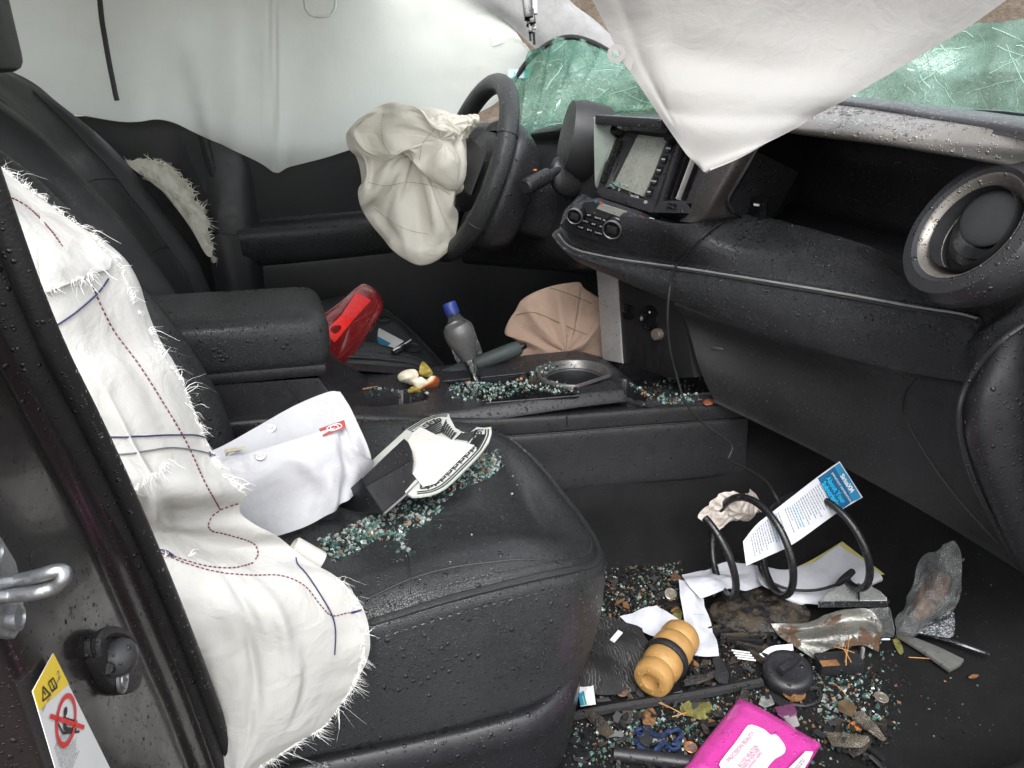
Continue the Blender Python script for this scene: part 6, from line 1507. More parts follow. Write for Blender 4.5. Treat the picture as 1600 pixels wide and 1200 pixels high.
ctl = [[fl(1180, 884, .05), fl(1225, 893, .03), fl(1262, 884, .02), fl(1312, 850, .02)], [fl(1190, 912, .05), fl(1235, 914, .03), fl(1280, 900, .022), fl(1345, 874, .02)], [fl(1215, 928, .045), fl(1250, 935, .03), fl(1300, 928, .024), fl(1374, 900, .02)], [fl(1240, 938, .03), fl(1262, 944, .024), fl(1300, 940, .02), fl(1372, 908, .014)]]
sheet('page', ctl, M['paper'], PB, n=(50, 60), thick=.0008, disp=crum(9, .004), sharp=14)
sheet('yellow_copy', [[fl(1215, 896, .018), fl(1262, 878, .014), fl(1316, 846, .012)], [fl(1240, 915, .012), fl(1300, 905, .010), fl(1382, 897, .012)]], paper('yellow_paper', (.50, .46, .16)), PB, n=(14, 30), thick=.0006)
PC = sheet('paper_sheet', [[fl(968, 964, .03), fl(996, 955, .034), fl(1026, 946, .04)], [fl(985, 978, .022), fl(1015, 968, .032), fl(1045, 958, .038)], [fl(1008, 990, .018), fl(1038, 984, .022), fl(1068, 974, .03)], [fl(1034, 998, .015), fl(1052, 992, .018), fl(1072, 984, .02)]], M['paper'], None, n=(40, 40), thick=.0006, disp=crum(15, .005), sharp=14)
tag(PC, 'small folded white paper flap left of the orange bump stop', 'paper')

# bump stop
b0, b1 = fl(1016, 1066, .042), fl(1068, 989, .036); bd_ = nrm(b1-b0); BLn = np.linalg.norm(b1-b0)*.98
urm = plain('orange_urethane', (.37, .21, .068), .45, var=.18, vs_=20, bump=.0008, bs=120, sss=.08)
BS = thing('bump_stop', 'orange ribbed rubber bump stop with a black ring on the floor', 'bump stop', tuple(b0-A(0, 0, .03)))
rr_ = .031; s = BLn
prof = [(.0001, .014), (.0125, .014), (.013, .004), (.0145, .0005), (.024, .0), (.0285, .003), (rr_*.98, s*.07), (rr_*.98, s*.15), (rr_*.88, s*.20), (rr_*.86, s*.22), (rr_*.95, s*.26), (rr_*1.02, s*.32), (rr_*1.0, s*.42), (rr_*.9, s*.48), (rr_*.9, s*.52), (rr_*1.05, s*.58), (rr_*1.08, s*.68), (rr_*1.02, s*.74), (rr_*.93, s*.77), (rr_*1.0, s*.80), (rr_*1.04, s*.87), (rr_*1.0, s*.95), (rr_*.9, s*.99), (.0001, s)]
mk('body', lathe(prof, b0, bd_, 48), urm, BS)
mk('ring', lathe([(rr_*.9, s*.41), (rr_*1.10, s*.415), (rr_*1.15, s*.44), (rr_*1.15, s*.49), (rr_*1.10, s*.515), (rr_*.9, s*.52)], b0, bd_, 48), M['rubber'], BS)
fx_, fy_, _a = frame(bd_)
for k in range(6):
    a = k*math.pi/3+.3; mk('nub', lathe([(.0022, 0), (.0018, -.0016), (.0001, -.002)], b0+(fx_*math.cos(a)+fy_*math.sin(a))*.0205+bd_*.0008, bd_, 12), urm, BS)

# muddy black disc and broken ribs
MD = thing('plastic_fragment', 'muddy black round mount fragment between the white papers', 'plastic piece', tuple(fl(1180, 955, 0)))
mdo = [fl(x, y, .018) for x, y in [(1108, 952), (1120, 935), (1150, 922), (1185, 918), (1225, 925), (1252, 940), (1266, 960), (1258, 975), (1235, 985), (1205, 990), (1170, 992), (1135, 982), (1114, 968)]]
mk('disc', pillow(mdo, .012, .01, 14, 80, lambda G: fbm(G, 45, 3, 9)*.006, toward=A(0, 0, 1)), M['mudplastic'], MD)
for (px, py) in ((1150, 940), (1170, 956), (1195, 962), (1165, 930)):
    mk('lug', box(fl(px, py, .030), (.014, .010, .012), np.array([nrm(A(1, .3, 0)), nrm(A(-.3, 1, 0)), A(0, 0, 1)]), .0015), M['plastic'], MD)
mk('hole', lathe([(.0001, 0), (.008, 0), (.009, .002)], fl(1193, 948, .030), A(0, 0, 1), 20, cap=False), M['plastic_dry'], MD)
RB = thing('plastic_fragment', 'broken black ribbed plastic pieces below the muddy disc', 'plastic piece', tuple(fl(1160, 1020, 0)))
for k in range(7):
    a, b = fl(1105+k*10, 985+k*5, .012), fl(1180+k*4, 968+k*12, .016)
    mk('rib', box((a+b)/2, (np.linalg.norm(b-a), .004, .012), np.array([nrm(b-a), nrm(np.cross(A(0, 0, 1), b-a)), A(0, 0, 1)]), .001), M['plastic'] if k % 2 else M['mudplastic'], RB)
WR_ = thing('plastic_fragment', 'white slotted plastic piece on the floor left of the black cap', 'plastic piece', tuple(fl(1165, 1020, 0)))
for k in range(4):
    a, b = fl(1143+k*3, 1016+k*4, .020), fl(1172+k*3, 1020+k*4, .020)
    mk('slat', box((a+b)/2, (np.linalg.norm(b-a), .0022, .002), np.array([nrm(b-a), nrm(np.cross(A(0, 0, 1), b-a)), A(0, 0, 1)]), .0004), M['white'], WR_)
tag(sheet('plastic_fragment', [[fl(1188, 1022, .02), fl(1205, 1010, .026), fl(1238, 1006, .022)], [fl(1186, 1030, .014), fl(1208, 1022, .02), fl(1240, 1016, .016)]], M['white'], None, n=(10, 24), thick=.0025), 'curved white plastic strip behind the round black cap', 'plastic piece')

# round black cap with grip bar and tether
cc = fl(1228, 1062, .0); CN_ = nrm(A(-.12, -.18, 1))
CPT = thing('filler_cap', 'round black filler cap with a grip bar and tether on the floor', 'cap', tuple(cc))
mk('cap_body', lathe([(.030, 0), (.036, .004), (.0385, .014), (.0375, .024), (.034, .029), (.028, .0315), (.024, .0305), (.0001, .030)], cc, CN_, 48), M['plastic_wet'], CPT)
gv = nrm(fl(1258, 1022)-fl(1205, 1060)); gs_ = np.cross(CN_, gv)
mk('grip', prism([cc+CN_*.044+gv*.022+gs_*.005, cc+CN_*.044-gv*.022+gs_*.005, cc+CN_*.044-gv*.022-gs_*.005, cc+CN_*.044+gv*.022-gs_*.005], -CN_*.014, .003), M['plastic_wet'], CPT)
mk('tether', tube([fl(1252, 1080, .008), fl(1276, 1075, .010), fl(1282, 1090, .006), fl(1262, 1102, .004), fl(1235, 1100, .004), fl(1210, 1092, .006)], .0032, 8, 60), M['rubber'], CPT)
leafg([(1222, 1082), (1240, 1074), (1258, 1078), (1256, 1092), (1238, 1096)], M['leaf_b'], 'leaf', 'curled brown leaf caught under the filler cap tether', seed=4, curl=.012)

# rusty metal
z1 = lambda pts: zoom(pts, 1000, 750, 2.6667)
rows = [[fl(x, y, l_) for (x, y), l_ in zip(z1([(545, 598), (700, 592), (830, 548), (950, 538), (1010, 600)]), (.03, .045, .06, .065, .05))], [fl(x, y, l_) for (x, y), l_ in zip(z1([(565, 630), (700, 622), (830, 590), (950, 590), (1005, 630)]), (.024, .030, .040, .05, .045))],
        [fl(x, y, l_) for (x, y), l_ in zip(z1([(600, 665), (720, 665), (840, 640), (940, 640), (1000, 660)]), (.022, .034, .040, .045, .04))], [fl(x, y, l_) for (x, y), l_ in zip(z1([(720, 742), (790, 705), (860, 695), (930, 690), (995, 716)]), (.012, .016, .02, .022, .02))]]
tag(sheet('metal_fragment', rows, M['rust'], None, n=(50, 70), thick=.0018, disp=lambda G, u, v: fbm(G, 22, 3, 5)*.003), 'bent grey metal sheet piece covered in brown rust on the floor', 'metal piece')
# silver dome emblem with clear holder
EM = thing('chrome_trim', 'wet silver domed trim piece with chrome edge above the rusty metal', 'trim piece', tuple(fl(1335, 945, 0)))
dome = [(755, 505), (775, 475), (800, 455), (840, 438), (885, 430), (930, 432), (965, 442), (1005, 465), (1030, 490)]
fr_ = [fl(x, y, .055) for x, y in z1(dome)]
low = [fl(x, y, .050) for x, y in z1([(1030, 505), (900, 503), (760, 508)])]
mk('silver_face', prism(fr_+low, A(0, .004, -.008), .0015), plain('silver_face', (.36, .37, .36), .35, metal=.5, wetk=dict(small=1.0, big=.9, s1=300., s2=170.)), EM)
mk('chrome_lip', prism([fl(x, y, .052) for x, y in z1([(750, 506), (900, 505), (1034, 503), (1036, 530), (900, 530), (752, 532)])], A(0, .006, -.004), .0015), plain('wet_dark_chrome', (.22, .23, .24), .15, metal=.9, wetk=dict(small=.9, big=.6, s1=330., s2=200.)), EM)
mk('centre_line', tube([fl(x, y, .057) for x, y in z1([(910, 432), (912, 500)])], .0018, 6), M['plastic'], EM)
mk("clear_leg", grid([[fl(x, y, .05) for x, y in z1([(955, 535), (1000, 532), (1040, 530)])], [fl(x, y, .035) for x, y in z1([(960, 600), (1010, 600), (1052, 598)])], [fl(x, y, .025) for x, y in z1([(985, 660), (1020, 662), (1062, 655)])]], (20, 20), .002)[:2], M['clear'], EM)
mk('chrome_edge', tube([fl(x, y, .05) for x, y in z1([(1038, 490), (1050, 560), (1060, 655), (1000, 664)])], .0022, 6, 40), M['chrome'], EM)

# clear bag with brown content, glitter end
PBG = thing('plastic_bag', 'crumpled clear plastic bag with brown contents at the right of the footwell', 'bag', tuple(fl(1440, 980, 0)))
bo = z1([(1310, 262), (1332, 330), (1335, 400), (1325, 470), (1292, 540), (1220, 585), (1170, 620), (1120, 640), (1068, 630), (1085, 570), (1105, 525), (1150, 420), (1180, 335), (1245, 290)])
bl = [.10, .09, .085, .07, .055, .045, .04, .035, .03, .04, .05, .07, .085, .095]
bP = [fl(x, y, l_) for (x, y), l_ in zip(bo, bl)]
mk('film', pillow(bP, .026, .02, 30, 110, lambda G: crumple(G, 5, 26, .022, 91)+crumple(G, 4, 70, .004, 92), rlx=dict(s=1.03, it=30, k=.02, bend=.01, coarse=4, cs=1.14, cit=120, cbend=.0)), film('bag_film', (.34, .35, .35), .26), PBG)
inn = [fl(x, y, l_) for (x, y), l_ in zip(z1([(1290, 400), (1280, 470), (1230, 545), (1160, 590), (1130, 560), (1165, 450), (1220, 390)]), (.07, .06, .05, .042, .045, .06, .07))]
mk('contents', pillow(inn, .010, .008, 20, 70, lambda G: crumple(G, 5, 40, .016, 33)), plain('brown_contents', (.11, .055, .03), .6, var=.5, vs_=60), PBG)
gl_ = [fl(x, y, .03) for x, y in z1([(1160, 632), (1225, 580), (1300, 545), (1312, 600), (1300, 655), (1230, 650)])]
tag(mk('foil_scrap', pillow(gl_, .006, .004, 10, 50, lambda G: fbm(G, 60, 3, 7, True)*.005), plain('glitter_foil', (.30, .31, .33), .25, metal=.8, var=.6, vs_=200, bump=.006, bs=220)), 'glittering silver foil scrap below the clear bag', 'foil')
tag(mk('trim_strip', prism([fl(x, y, .014) for x, y in z1([(1066, 638), (1112, 640), (1240, 690), (1352, 745), (1338, 765), (1292, 790), (1180, 710)])], A(0, 0, -.008), .003), plain('silver_strip', (.30, .30, .28), .3, metal=.6)), 'flat silver trim strip lying right of the rusty metal', 'trim piece')
tag(mk('chrome_strip', tube([fl(x, y, .016) for x, y in z1([(1150, 634), (1300, 672), (1460, 726)])], .0038, 8, 20), M['chrome']), 'thin bright chrome strip below the foil scrap', 'trim piece')
tag(mk('tape_scrap', grid([[fl(x, y, .020) for x, y in z1([(1075, 560), (1150, 570), (1165, 640)])], [fl(x, y, .016) for x, y in z1([(1062, 610), (1110, 640), (1140, 652)])]], (8, 14), .0006)[:2], M['clear']), 'clear plastic scrap left of the foil', 'plastic piece')

# second lead with plug
tag(mk('charger_cable', [tube([fl(1184, 878, .065), fl(1190, 895, .06), fl(1205, 910, .055), fl(1235, 921, .05), fl(1275, 922, .046), fl(1312, 912, .044)], .0026, 8, 60), tube([fl(1308, 913, .044), fl(1318, 905, .045), fl(1332, 893, .046)], [.004, .0065, .0068, .006], 10, 16)], M['rubber']), 'short black cable with plug lying on the white papers', 'cable')

# coins
def coin(px, py, r_, mat, label, lift=.004, bv=None, n_=(.05, -.1, 1), grp='coins scattered on the floor'):
    p = fl(px, py, lift); nn_ = nrm(A(*n_))
    o_ = mk('coin', [lathe([(r_, 0), (r_, .0014), (r_*.92, .0018), (r_*.90, .0014), (.0001, .0014)], p, nn_, 28), lathe([(r_*.5, .0014), (r_*.42, .0024), (r_*.2, .0022), (.0001, .0026)], p, nn_, 18, sx=.8), tube([p+nn_*.0016+r_*.74*(frame(nn_)[0]*math.cos(a)+frame(nn_)[1]*math.sin(a)) for a in np.linspace(.4, 2.8, 12)], .0004, 4)], mat)
    tag(o_, label, 'coin', grp)
cs = plain('worn_silver_coin', (.36, .33, .27), .32, metal=.7, var=.3, vs_=150); cb = plain('brown_penny', (.20, .12, .08), .4, metal=.5, var=.3, vs_=150); cu_ = plain('bright_copper', (.62, .30, .17), .3, metal=.7, var=.2, vs_=150)
coin(1048, 928, .0115, cs, 'silver coin left of the crumpled white paper', .006, n_=(-.1, -.5, 1))
coin(1056, 903, .010, cb, 'dull coin beyond the silver coin near the tunnel wall', .006, n_=(.2, -.3, 1))
coin(971, 1081, .0095, cb, 'brown penny on the black strip left of the bump stop', .016)
coin(1079, 1168, .0095, cu_, 'bright copper penny beside the pink wipes packet', .006)
coin(1377, 1090, .0105, cs, 'silver coin among green glass bits on the right of the floor', .005)
tag(mk('orange_scrap', pillow([Z(1098, 628, .305), Z(1105, 623, .305), Z(1117, 626, .305), Z(1112, 632, .305), Z(1102, 633, .305)], .003, .002, 6, 24, toward=A(0, 0, 1)), plain('dull_orange', (.22, .06, .025), .5)), 'small orange scrap at the front edge of the console bin', 'scrap')

# black printed cloth, strip, cards
clm, t_, b_ = newmat('black_lace_cloth'); vv_ = coords(t_); wv = nd(t_, 'ShaderNodeTexWave'); wv.inputs['Scale'].default_value = 60; wv.inputs['Distortion'].default_value = 14; wv.inputs['Detail'].default_value = 3; lk(t_, vv_, wv.inputs['Vector'])
lk(t_, mixc(t_, math_(t_, 'MULTIPLY', ramp(t_, wv.outputs['Fac'], [(.86, 0.0), (.93, .8)]), ramp(t_, noise(t_, vv_, 18, 3), [(.42, 0.0), (.58, 1.0)])), (.007, .007, .008), (.11, .105, .10)), b_.inputs['Base Color']); b_.inputs['Roughness'].default_value = .75
CL = sheet('cloth', [[fl(890, 975, .02), fl(930, 972, .03), fl(965, 975, .03), fl(1000, 990, .02)], [fl(890, 1005, .04), fl(930, 1005, .035), fl(970, 1010, .03), fl(1010, 1020, .02)], [fl(890, 1045, .03), fl(925, 1045, .04), fl(965, 1045, .03), fl(1000, 1052, .015)], [fl(890, 1080, .02), fl(925, 1082, .025), fl(955, 1085, .02), fl(990, 1082, .01)]], clm, None, n=(60, 60), thick=.001, disp=lambda G, u, v: crumple(G, 5, 20, .020, 13)+.004)
tag(CL, 'crumpled black patterned cloth on the floor beside the seat front', 'cloth')
tag(mk('plastic_chip', prism([fl(953, 999, .05), fl(966, 984, .05), fl(973, 988, .05), fl(960, 1003, .05)], A(0, 0, -.002)), M['white']), 'small white chip lying on the black patterned cloth', 'chip')
CDX = [fl(904, 1062, .03), fl(925, 1056, .035), fl(931, 1100, .03), fl(907, 1103, .03)]
CRD = thing('paper_card', 'white card with blue and green corner beside the seat front', 'card', tuple(CDX[3]))
mk('card_face', prism(CDX, A(0, 0, -.001)), M['card'], CRD)
mk('blue_corner', flatpoly([fl(904, 1085, .0316), fl(912, 1079, .033), fl(917, 1101, .032), fl(907, 1103, .0316)]), M['lblue'], CRD, smooth=False)
mk('green_stripe', flatpoly([fl(909, 1088, .0326), fl(911, 1086, .0330), fl(915, 1101, .0328), fl(913, 1102, .0324)]), plain('green_print', (.15, .45, .18), .5), CRD, smooth=False)
tag(mk('rubber_strip', tube([fl(880, 1122, .006), fl(950, 1108, .006), fl(1040, 1094, .006), (fl(1110, 1082, .007)), fl(1190, 1066, .008)], .0085, 8, 50), M['rubber']), 'long black rubber strip lying across the floor in front of the bump stop', 'rubber strip')
tag(mk('black_tube', tube([fl(960, 1178, .010), fl(1010, 1184, .010), fl(1060, 1190, .010), fl(1120, 1198, .010)], .010, 14, 20), M['plastic_wet']), 'black plastic tube at the bottom edge beside the pink packet', 'tube')
# small connector box
CB = thing('connector', 'dirty black connector block with brown label below the rusty metal', 'connector', tuple(fl(1310, 1035, 0)))
cxv = nrm(fl(1350, 1025)-fl(1275, 1030)); cyv = nrm(np.cross(A(0, 0, 1), cxv))
mk('block', box(fl(1310, 1036, .014), (.070, .030, .022), np.array([cxv, cyv, A(0, 0, 1)]), .003), M['plastic_wet'], CB)
mk('brown_label', box(fl(1296, 1036, .0262), (.028, .012, .001), np.array([cxv, cyv, A(0, 0, 1)])), M['leaf_b'], CB)
mk('clip', box(fl(1347, 1022, .020), (.004, .006, .026), np.array([cxv, cyv, A(0, 0, 1)]), .001), M['silver_dry'], CB)
# blue cord
BCd = []
rg = np.random.default_rng(8)
loop_ = [(992, 1142), (1005, 1138), (1020, 1146), (1032, 1150), (1046, 1142), (1060, 1140), (1064, 1152), (1054, 1160), (1062, 1166), (1050, 1172), (1036, 1160), (1026, 1172), (1012, 1174), (1000, 1168), (994, 1156), (1004, 1150)]
tag(mk('cord', [tube([fl(x+math.sin(k*2.4)*3*s_k, y+math.cos(k*2.4)*3*s_k, .012+.004*math.sin(k*1.7+s_k)) for k, (x, y) in enumerate([tuple(p) for p in crv(loop_, 60, True)])], .0022, 6, None, True) for s_k in (1, -1)], plain('blue_cord', (.010, .025, .085), .7, bump=.001, bs=400)), 'tangled dark blue braided cord beside the copper penny', 'cord')

# clear shards, grey shards, leaves
def shard(pts, mat, label, lift=.012, th=.0025, cat='plastic piece'):
    o_ = mk('plastic_shard', prism([fl(x, y, lift+.006*((i*7) % 3)) for i, (x, y) in enumerate(z1(pts))], A(0, 0, -th), .0005), mat); tag(o_, label, cat)
shard([(770, 1048), (860, 1052), (955, 1065), (960, 1110), (880, 1112), (800, 1105)], M['browncl'], 'flat clear plastic shard at the bottom right of the pink packet')
shard([(885, 965), (930, 960), (985, 1020), (1028, 1080), (1010, 1085), (950, 1040), (900, 1000)], M['browncl'], 'pointed smoky plastic shard below the silver coin', .016)
shard([(820, 925), (860, 910), (905, 945), (885, 985), (830, 960)], plain('brown_flake', (.10, .065, .035), .4, var=.4), 'brown plastic flake above the pointed smoky shard')
shard([(505, 900), (545, 895), (560, 930), (520, 945), (495, 930)], plain('speckled_grey', (.26, .26, .25), .4, var=.6, vs_=180), 'speckled grey shard above the pink packet')
shard([(560, 945), (640, 930), (655, 970), (610, 1000), (575, 975)], plain('plum_plastic', (.16, .05, .12), .3), 'plum coloured shard above the pink packet')
shard([(590, 985), (650, 975), (665, 1020), (640, 1030)], plain('pale_grey_shard', (.38, .36, .36), .4, var=.4), 'pale grey shard at the corner of the pink packet')
leafg([(1062, 1105), (1075, 1095), (1095, 1092), (1110, 1098), (1112, 1115), (1098, 1125), (1080, 1120), (1066, 1116)], M['leaf_g'], 'leaf', 'crumpled olive leaf between the rubber strip and the blue cord', seed=8, curl=.014)
leafg(z1([(865, 1025), (890, 1005), (920, 1020), (925, 1040), (880, 1042)]), M['leaf_o'], 'leaf', 'orange leaf scrap beside the pointed smoky shard', seed=9, curl=.01)
leafg([(1005, 1112), (1018, 1105), (1026, 1118), (1018, 1135), (1006, 1132)], M['leaf_b'], 'leaf', 'brown leaf standing left of the olive leaf', seed=10, curl=.012)
leafg(z1([(1055, 665), (1075, 660), (1098, 715), (1085, 728), (1065, 700)]), M['leaf_g'], 'leaf', 'small olive leaf below the silver trim strip', seed=11)
leafg(z1([(1368, 822), (1385, 810), (1412, 812), (1400, 824), (1378, 828)]), M['leaf_b'], 'leaf', 'tiny brown leaf alone at the right of the floor', seed=12)
leafg([(1052, 955), (1060, 948), (1066, 962), (1058, 974), (1050, 968)], M['leaf_g'], 'leaf', 'small olive leaf between the white papers', seed=13, curl=.012)
ndl = []
for a, b in (((1303, 1068), (1322, 1086)), ((1035, 1100), (1070, 1118)), ((1420, 1027), (1452, 1029)), ((1318, 1000), (1322, 1040)), ((1310, 1005), (1330, 1035)), ((1326, 990), (1320, 1035)), ((1302, 1010), (1335, 1020)), ((1050, 1120), (1075, 1112))):
    ndl.append(tube([fl(a[0], a[1], .012 if a[1] > 1040 else .035), fl((a[0]+b[0])/2+2, (a[1]+b[1])/2, .016 if a[1] > 1040 else .04), fl(b[0], b[1], .010 if a[1] > 1040 else .03)], .0008, 5, 8))
tag(mk('pine_needles', ndl, plain('dry_needle', (.40, .20, .06), .6)), 'dry orange pine needles scattered over the floor litter', 'pine needles', kind='stuff')

# pink wipes packet
k0, k1, k3 = fl(1155, 1092, .012), fl(1283, 1163, .012), fl(1040, 1236, .03)
PX = nrm(k1-k0); PYv = nrm(k3-k0); PNv = nrm(np.cross(PX, PYv)); PNv = PNv if PNv@(CAM-k0) > 0 else -PNv; PW = np.linalg.norm(k1-k0); PLn = .19
PK = thing('wipes_packet', 'bright pink wipes packet with a white label at the bottom of the footwell', 'packet', tuple(k0-A(0, 0, .025)))
nu, nv = 50, 40; G = np.zeros((nu, nv, 3)); 
for i in range(nu):
    for j in range(nv):
        a, b = i/(nu-1), j/(nv-1); e = min(a, 1-a)*8; ed_ = min(1, e)*min(1, min(b, 1-b)*6)
        G[i, j] = k0+PX*PW*b+PYv*PLn*a+PNv*(.016*math.sqrt(max(ed_, 0))+.0016*(math.sin(b*120) if a < .07 else 0)*.3+.0022*vnoise(np.array([[a*6, b*5, 1.0]]), 3)[0])
Bk_ = G-PNv*.0; 
for i in range(nu):
    for j in range(nv):
        a, b = i/(nu-1), j/(nv-1); Bk_[i, j] = k0+PX*PW*b+PYv*PLn*a-PNv*.014*math.sqrt(max(min(1, min(a, 1-a)*8)*min(1, min(b, 1-b)*6), 0))-PNv*.001
V_ = np.vstack([G.reshape(-1, 3), Bk_.reshape(-1, 3)]); F_ = gfaces(nu, nv)+gfaces(nu, nv, nu*nv, flip=True)
for j in range(nv-1): F_ += [(j, j+1, nu*nv+j+1, nu*nv+j), ((nu-1)*nv+j, (nu-1)*nv+j+1, nu*nv+(nu-1)*nv+j+1, nu*nv+(nu-1)*nv+j)]
for i in range(nu-1): F_ += [(i*nv, (i+1)*nv, nu*nv+(i+1)*nv, nu*nv+i*nv), (i*nv+nv-1, (i+1)*nv+nv-1, nu*nv+(i+1)*nv+nv-1, nu*nv+i*nv+nv-1)]
PKB = mk('film', (V_, F_), plain('pink_film', (.50, .045, .28), .30, var=.06, coat=.4, wetk=W3), PK)
Bpk = bvh(PKB)
def pk(px, py, off=.001):
    return PL(px, py, k0+PNv*(.0185+off*.5), PNv)
mk('crimp', [tube([k0+PX*PW*.01+PYv*(.003+.0032*i)+PNv*.002, k0+PX*PW*.5+PYv*(.003+.0032*i)+PNv*.0045, k0+PX*PW*.99+PYv*(.003+.0032*i)+PNv*.002], .0009, 5, 12) for i in range(4)], M['red'] if False else plain('pink_crimp', (.46, .04, .26), .25), PK)
lab = z1([(450, 1022), (470, 1020), (520, 1040), (545, 1062), (565, 1060), (590, 1085), (607, 1118), (600, 1140), (560, 1165), (530, 1200), (500, 1240), (400, 1260), (330, 1190), (345, 1160), (400, 1090)])
labv = crv(lab, 50, True)
PLH = k0+PNv*.0185
PLB = mk('label', flatpoly([PL(*p, PLH, PNv) for p in labv]), plain('pale_label', (.74, .62, .66), .45, var=.04), PK, smooth=False)
tdir = nrm(pk(*z1([(480, 1110)])[0])-pk(*z1([(412, 1190)])[0]))
mk('label_lettering', [textg('PRECISION BEAUTY', pk(*z1([(368, 1172)])[0], .0018), tdir, PNv, .0088, 0, 'LEFT', .95), textg('ROSE WATER', pk(*z1([(415, 1195)])[0], .0018), tdir, PNv, .0085, 0), textg('MAKE-UP REMOVER', pk(*z1([(428, 1205)])[0], .0018), tdir, PNv, .0055, 0), textg('CLEANSING WIPES', pk(*z1([(445, 1210)])[0], .0018), tdir, PNv, .0052, 0)], plain('rose_print', (.42, .16, .25), .5), PK, smooth=False)
l2 = z1([(615, 1205), (690, 1130), (722, 1132), (705, 1170), (670, 1225), (640, 1240)])
mk('side_label', flatpoly([PL(*p, PLH, PNv) for p in l2]), plain('white_side_label', (.70, .66, .66), .45), PK, smooth=False)
mk('side_lettering', [textg('REMOVES MAKE-UP', pk(*z1([(640, 1212)])[0], .0018), tdir, PNv, .0036, 0), textg('REFRESHES SKIN', pk(*z1([(655, 1210)])[0], .0018), tdir, PNv, .0036, 0)], M['grey_ink'], PK, smooth=False)
# ---------------------------------------------------------------- broken glass and dirt
def glassbit(name, col, tr=.55):
    m, t, b = newmat(name); vec = coords(t); n = noise(t, vec, 300, 2, .6)
    lk(t, mixc(t, n, col, tuple(min(1, c*1.5) for c in col)), b.inputs['Base Color']); b.inputs['Roughness'].default_value = .06
    b.inputs['Transmission Weight'].default_value = tr; b.inputs['IOR'].default_value = 1.45; return m
GM = [glassbit('green_glass_bit', (.20, .34, .30)), glassbit('pale_glass_bit', (.45, .54, .50)), glassbit('clear_glass_bit', (.6, .64, .61), .75), glassbit('dark_glass_bit', (.10, .20, .17), .6), plain('brown_crumb', (.16, .09, .05), .7), plain('tan_crumb', (.22, .16, .10), .7), plain('black_crumb', (.012, .011, .010), .5), plain('orange_crumb', (.34, .15, .05), .6)]
rgb = np.random.default_rng(21)
_ico = bmesh.new(); bmesh.ops.create_icosphere(_ico, subdivisions=1, radius=1.0); ICV, ICF = bmgeo(_ico)
_cub = bmesh.new(); bmesh.ops.create_cube(_cub, size=1.5); CBV, CBF = bmgeo(_cub)
def rotm():
    q = rgb.normal(0, 1, 4); q /= np.linalg.norm(q); a, b, c, d = q
    return np.array([[1-2*(c*c+d*d), 2*(b*c-a*d), 2*(b*d+a*c)], [2*(b*c+a*d), 1-2*(b*b+d*d), 2*(c*d-a*b)], [2*(b*d-a*c), 2*(c*d+a*b), 1-2*(b*b+c*c)]])
def inpoly(p, poly):
    x, y = p; r_ = False; j = len(poly)-1
    for i in range(len(poly)):
        if (poly[i][1] > y) != (poly[j][1] > y) and x < (poly[j][0]-poly[i][0])*(y-poly[i][1])/(poly[j][1]-poly[i][1])+poly[i][0]: r_ = not r_
        j = i
    return r_
def crumbs(name, label, bv, polys, wts, smin, smax, cat='broken glass', clump=.5, lift=.4, parent=None, pile=1.0):
    """polys: [(pixel polygon, count)]. Pieces rest on whatever surface is there."""
    V = []; Fc = []; mi = []; n = 0
    for poly, cnt in polys:
        poly = np.array(poly, float); lo, hi = poly.min(0), poly.max(0); k = 0; tries = 0; seeds = [rgb.uniform(lo, hi) for _ in range(10)]
        while k < cnt and tries < cnt*12:
            tries += 1
            p = rgb.uniform(lo, hi) if rgb.random() > clump else seeds[rgb.integers(10)]+rgb.normal(0, 1, 2)*(hi-lo)*.10
            if not inpoly(p, poly): continue
            q, n_ = hit(bv, p[0], p[1], 0)
            if q is None: continue
            s = smin+(smax-smin)*rgb.random()**2.5
            base, fcs = (CBV, CBF) if rgb.random() < .65 else (ICV, ICF)
            v = (base*(1+rgb.normal(0, .22, base.shape)))*np.array([1, rgb.uniform(.7, 1.1), rgb.uniform(.45, .8)])@rotm().T*s
            q = q+A(0, 0, s*lift*(1+pile*rgb.random())); V.append(v+q); Fc += [tuple(i+n for i in f) for f in fcs]; n += len(v)
            m_ = rgb.choice(len(wts), p=np.array(wts)/sum(wts)); mi += [m_]*len(fcs); k += 1
    ob = mk(name, (np.vstack(V), Fc), GM, parent, smooth=False); ob.data.polygons.foreach_set('material_index', np.array(mi, np.int32)); 
    if parent is None: tag(ob, label, cat)
    ob['kind'] = 'stuff'; return ob
WG_ = (2.8, 2.2, 4.5, 4.5, 1.0, .5, 1.8, .12)
crumbs('broken_glass', 'green broken glass crumbs strewn over the passenger seat', Bp, [
    ([(500, 850), (560, 815), (610, 800), (650, 765), (700, 740), (740, 715), (775, 700), (790, 725), (770, 745), (720, 765), (660, 800), (640, 825), (630, 850), (600, 840), (560, 860), (520, 880)], 1500),
    ([(590, 840), (640, 820), (640, 870), (625, 888)], 60), ([(640, 810), (700, 780), (690, 800), (650, 830)], 60), ([(470, 850), (520, 830), (540, 850), (490, 880)], 50), ([(560, 880), (900, 880), (850, 720), (640, 660)], 40)], WG_, .0007, .0038)
crumbs('broken_glass', 'green broken glass crumbs heaped round the gear lever', bvh(DECK, SELP), [([(695, 620), (740, 628), (760, 630), (830, 610), (905, 618), (900, 600), (870, 575), (850, 570), (830, 580), (790, 600), (750, 598), (705, 600)], 700), ([(835, 590), (860, 568), (880, 580), (905, 605), (870, 605)], 130), ([(560, 612), (640, 600), (690, 600), (690, 615), (560, 622)], 40)], WG_, .0007, .0038)
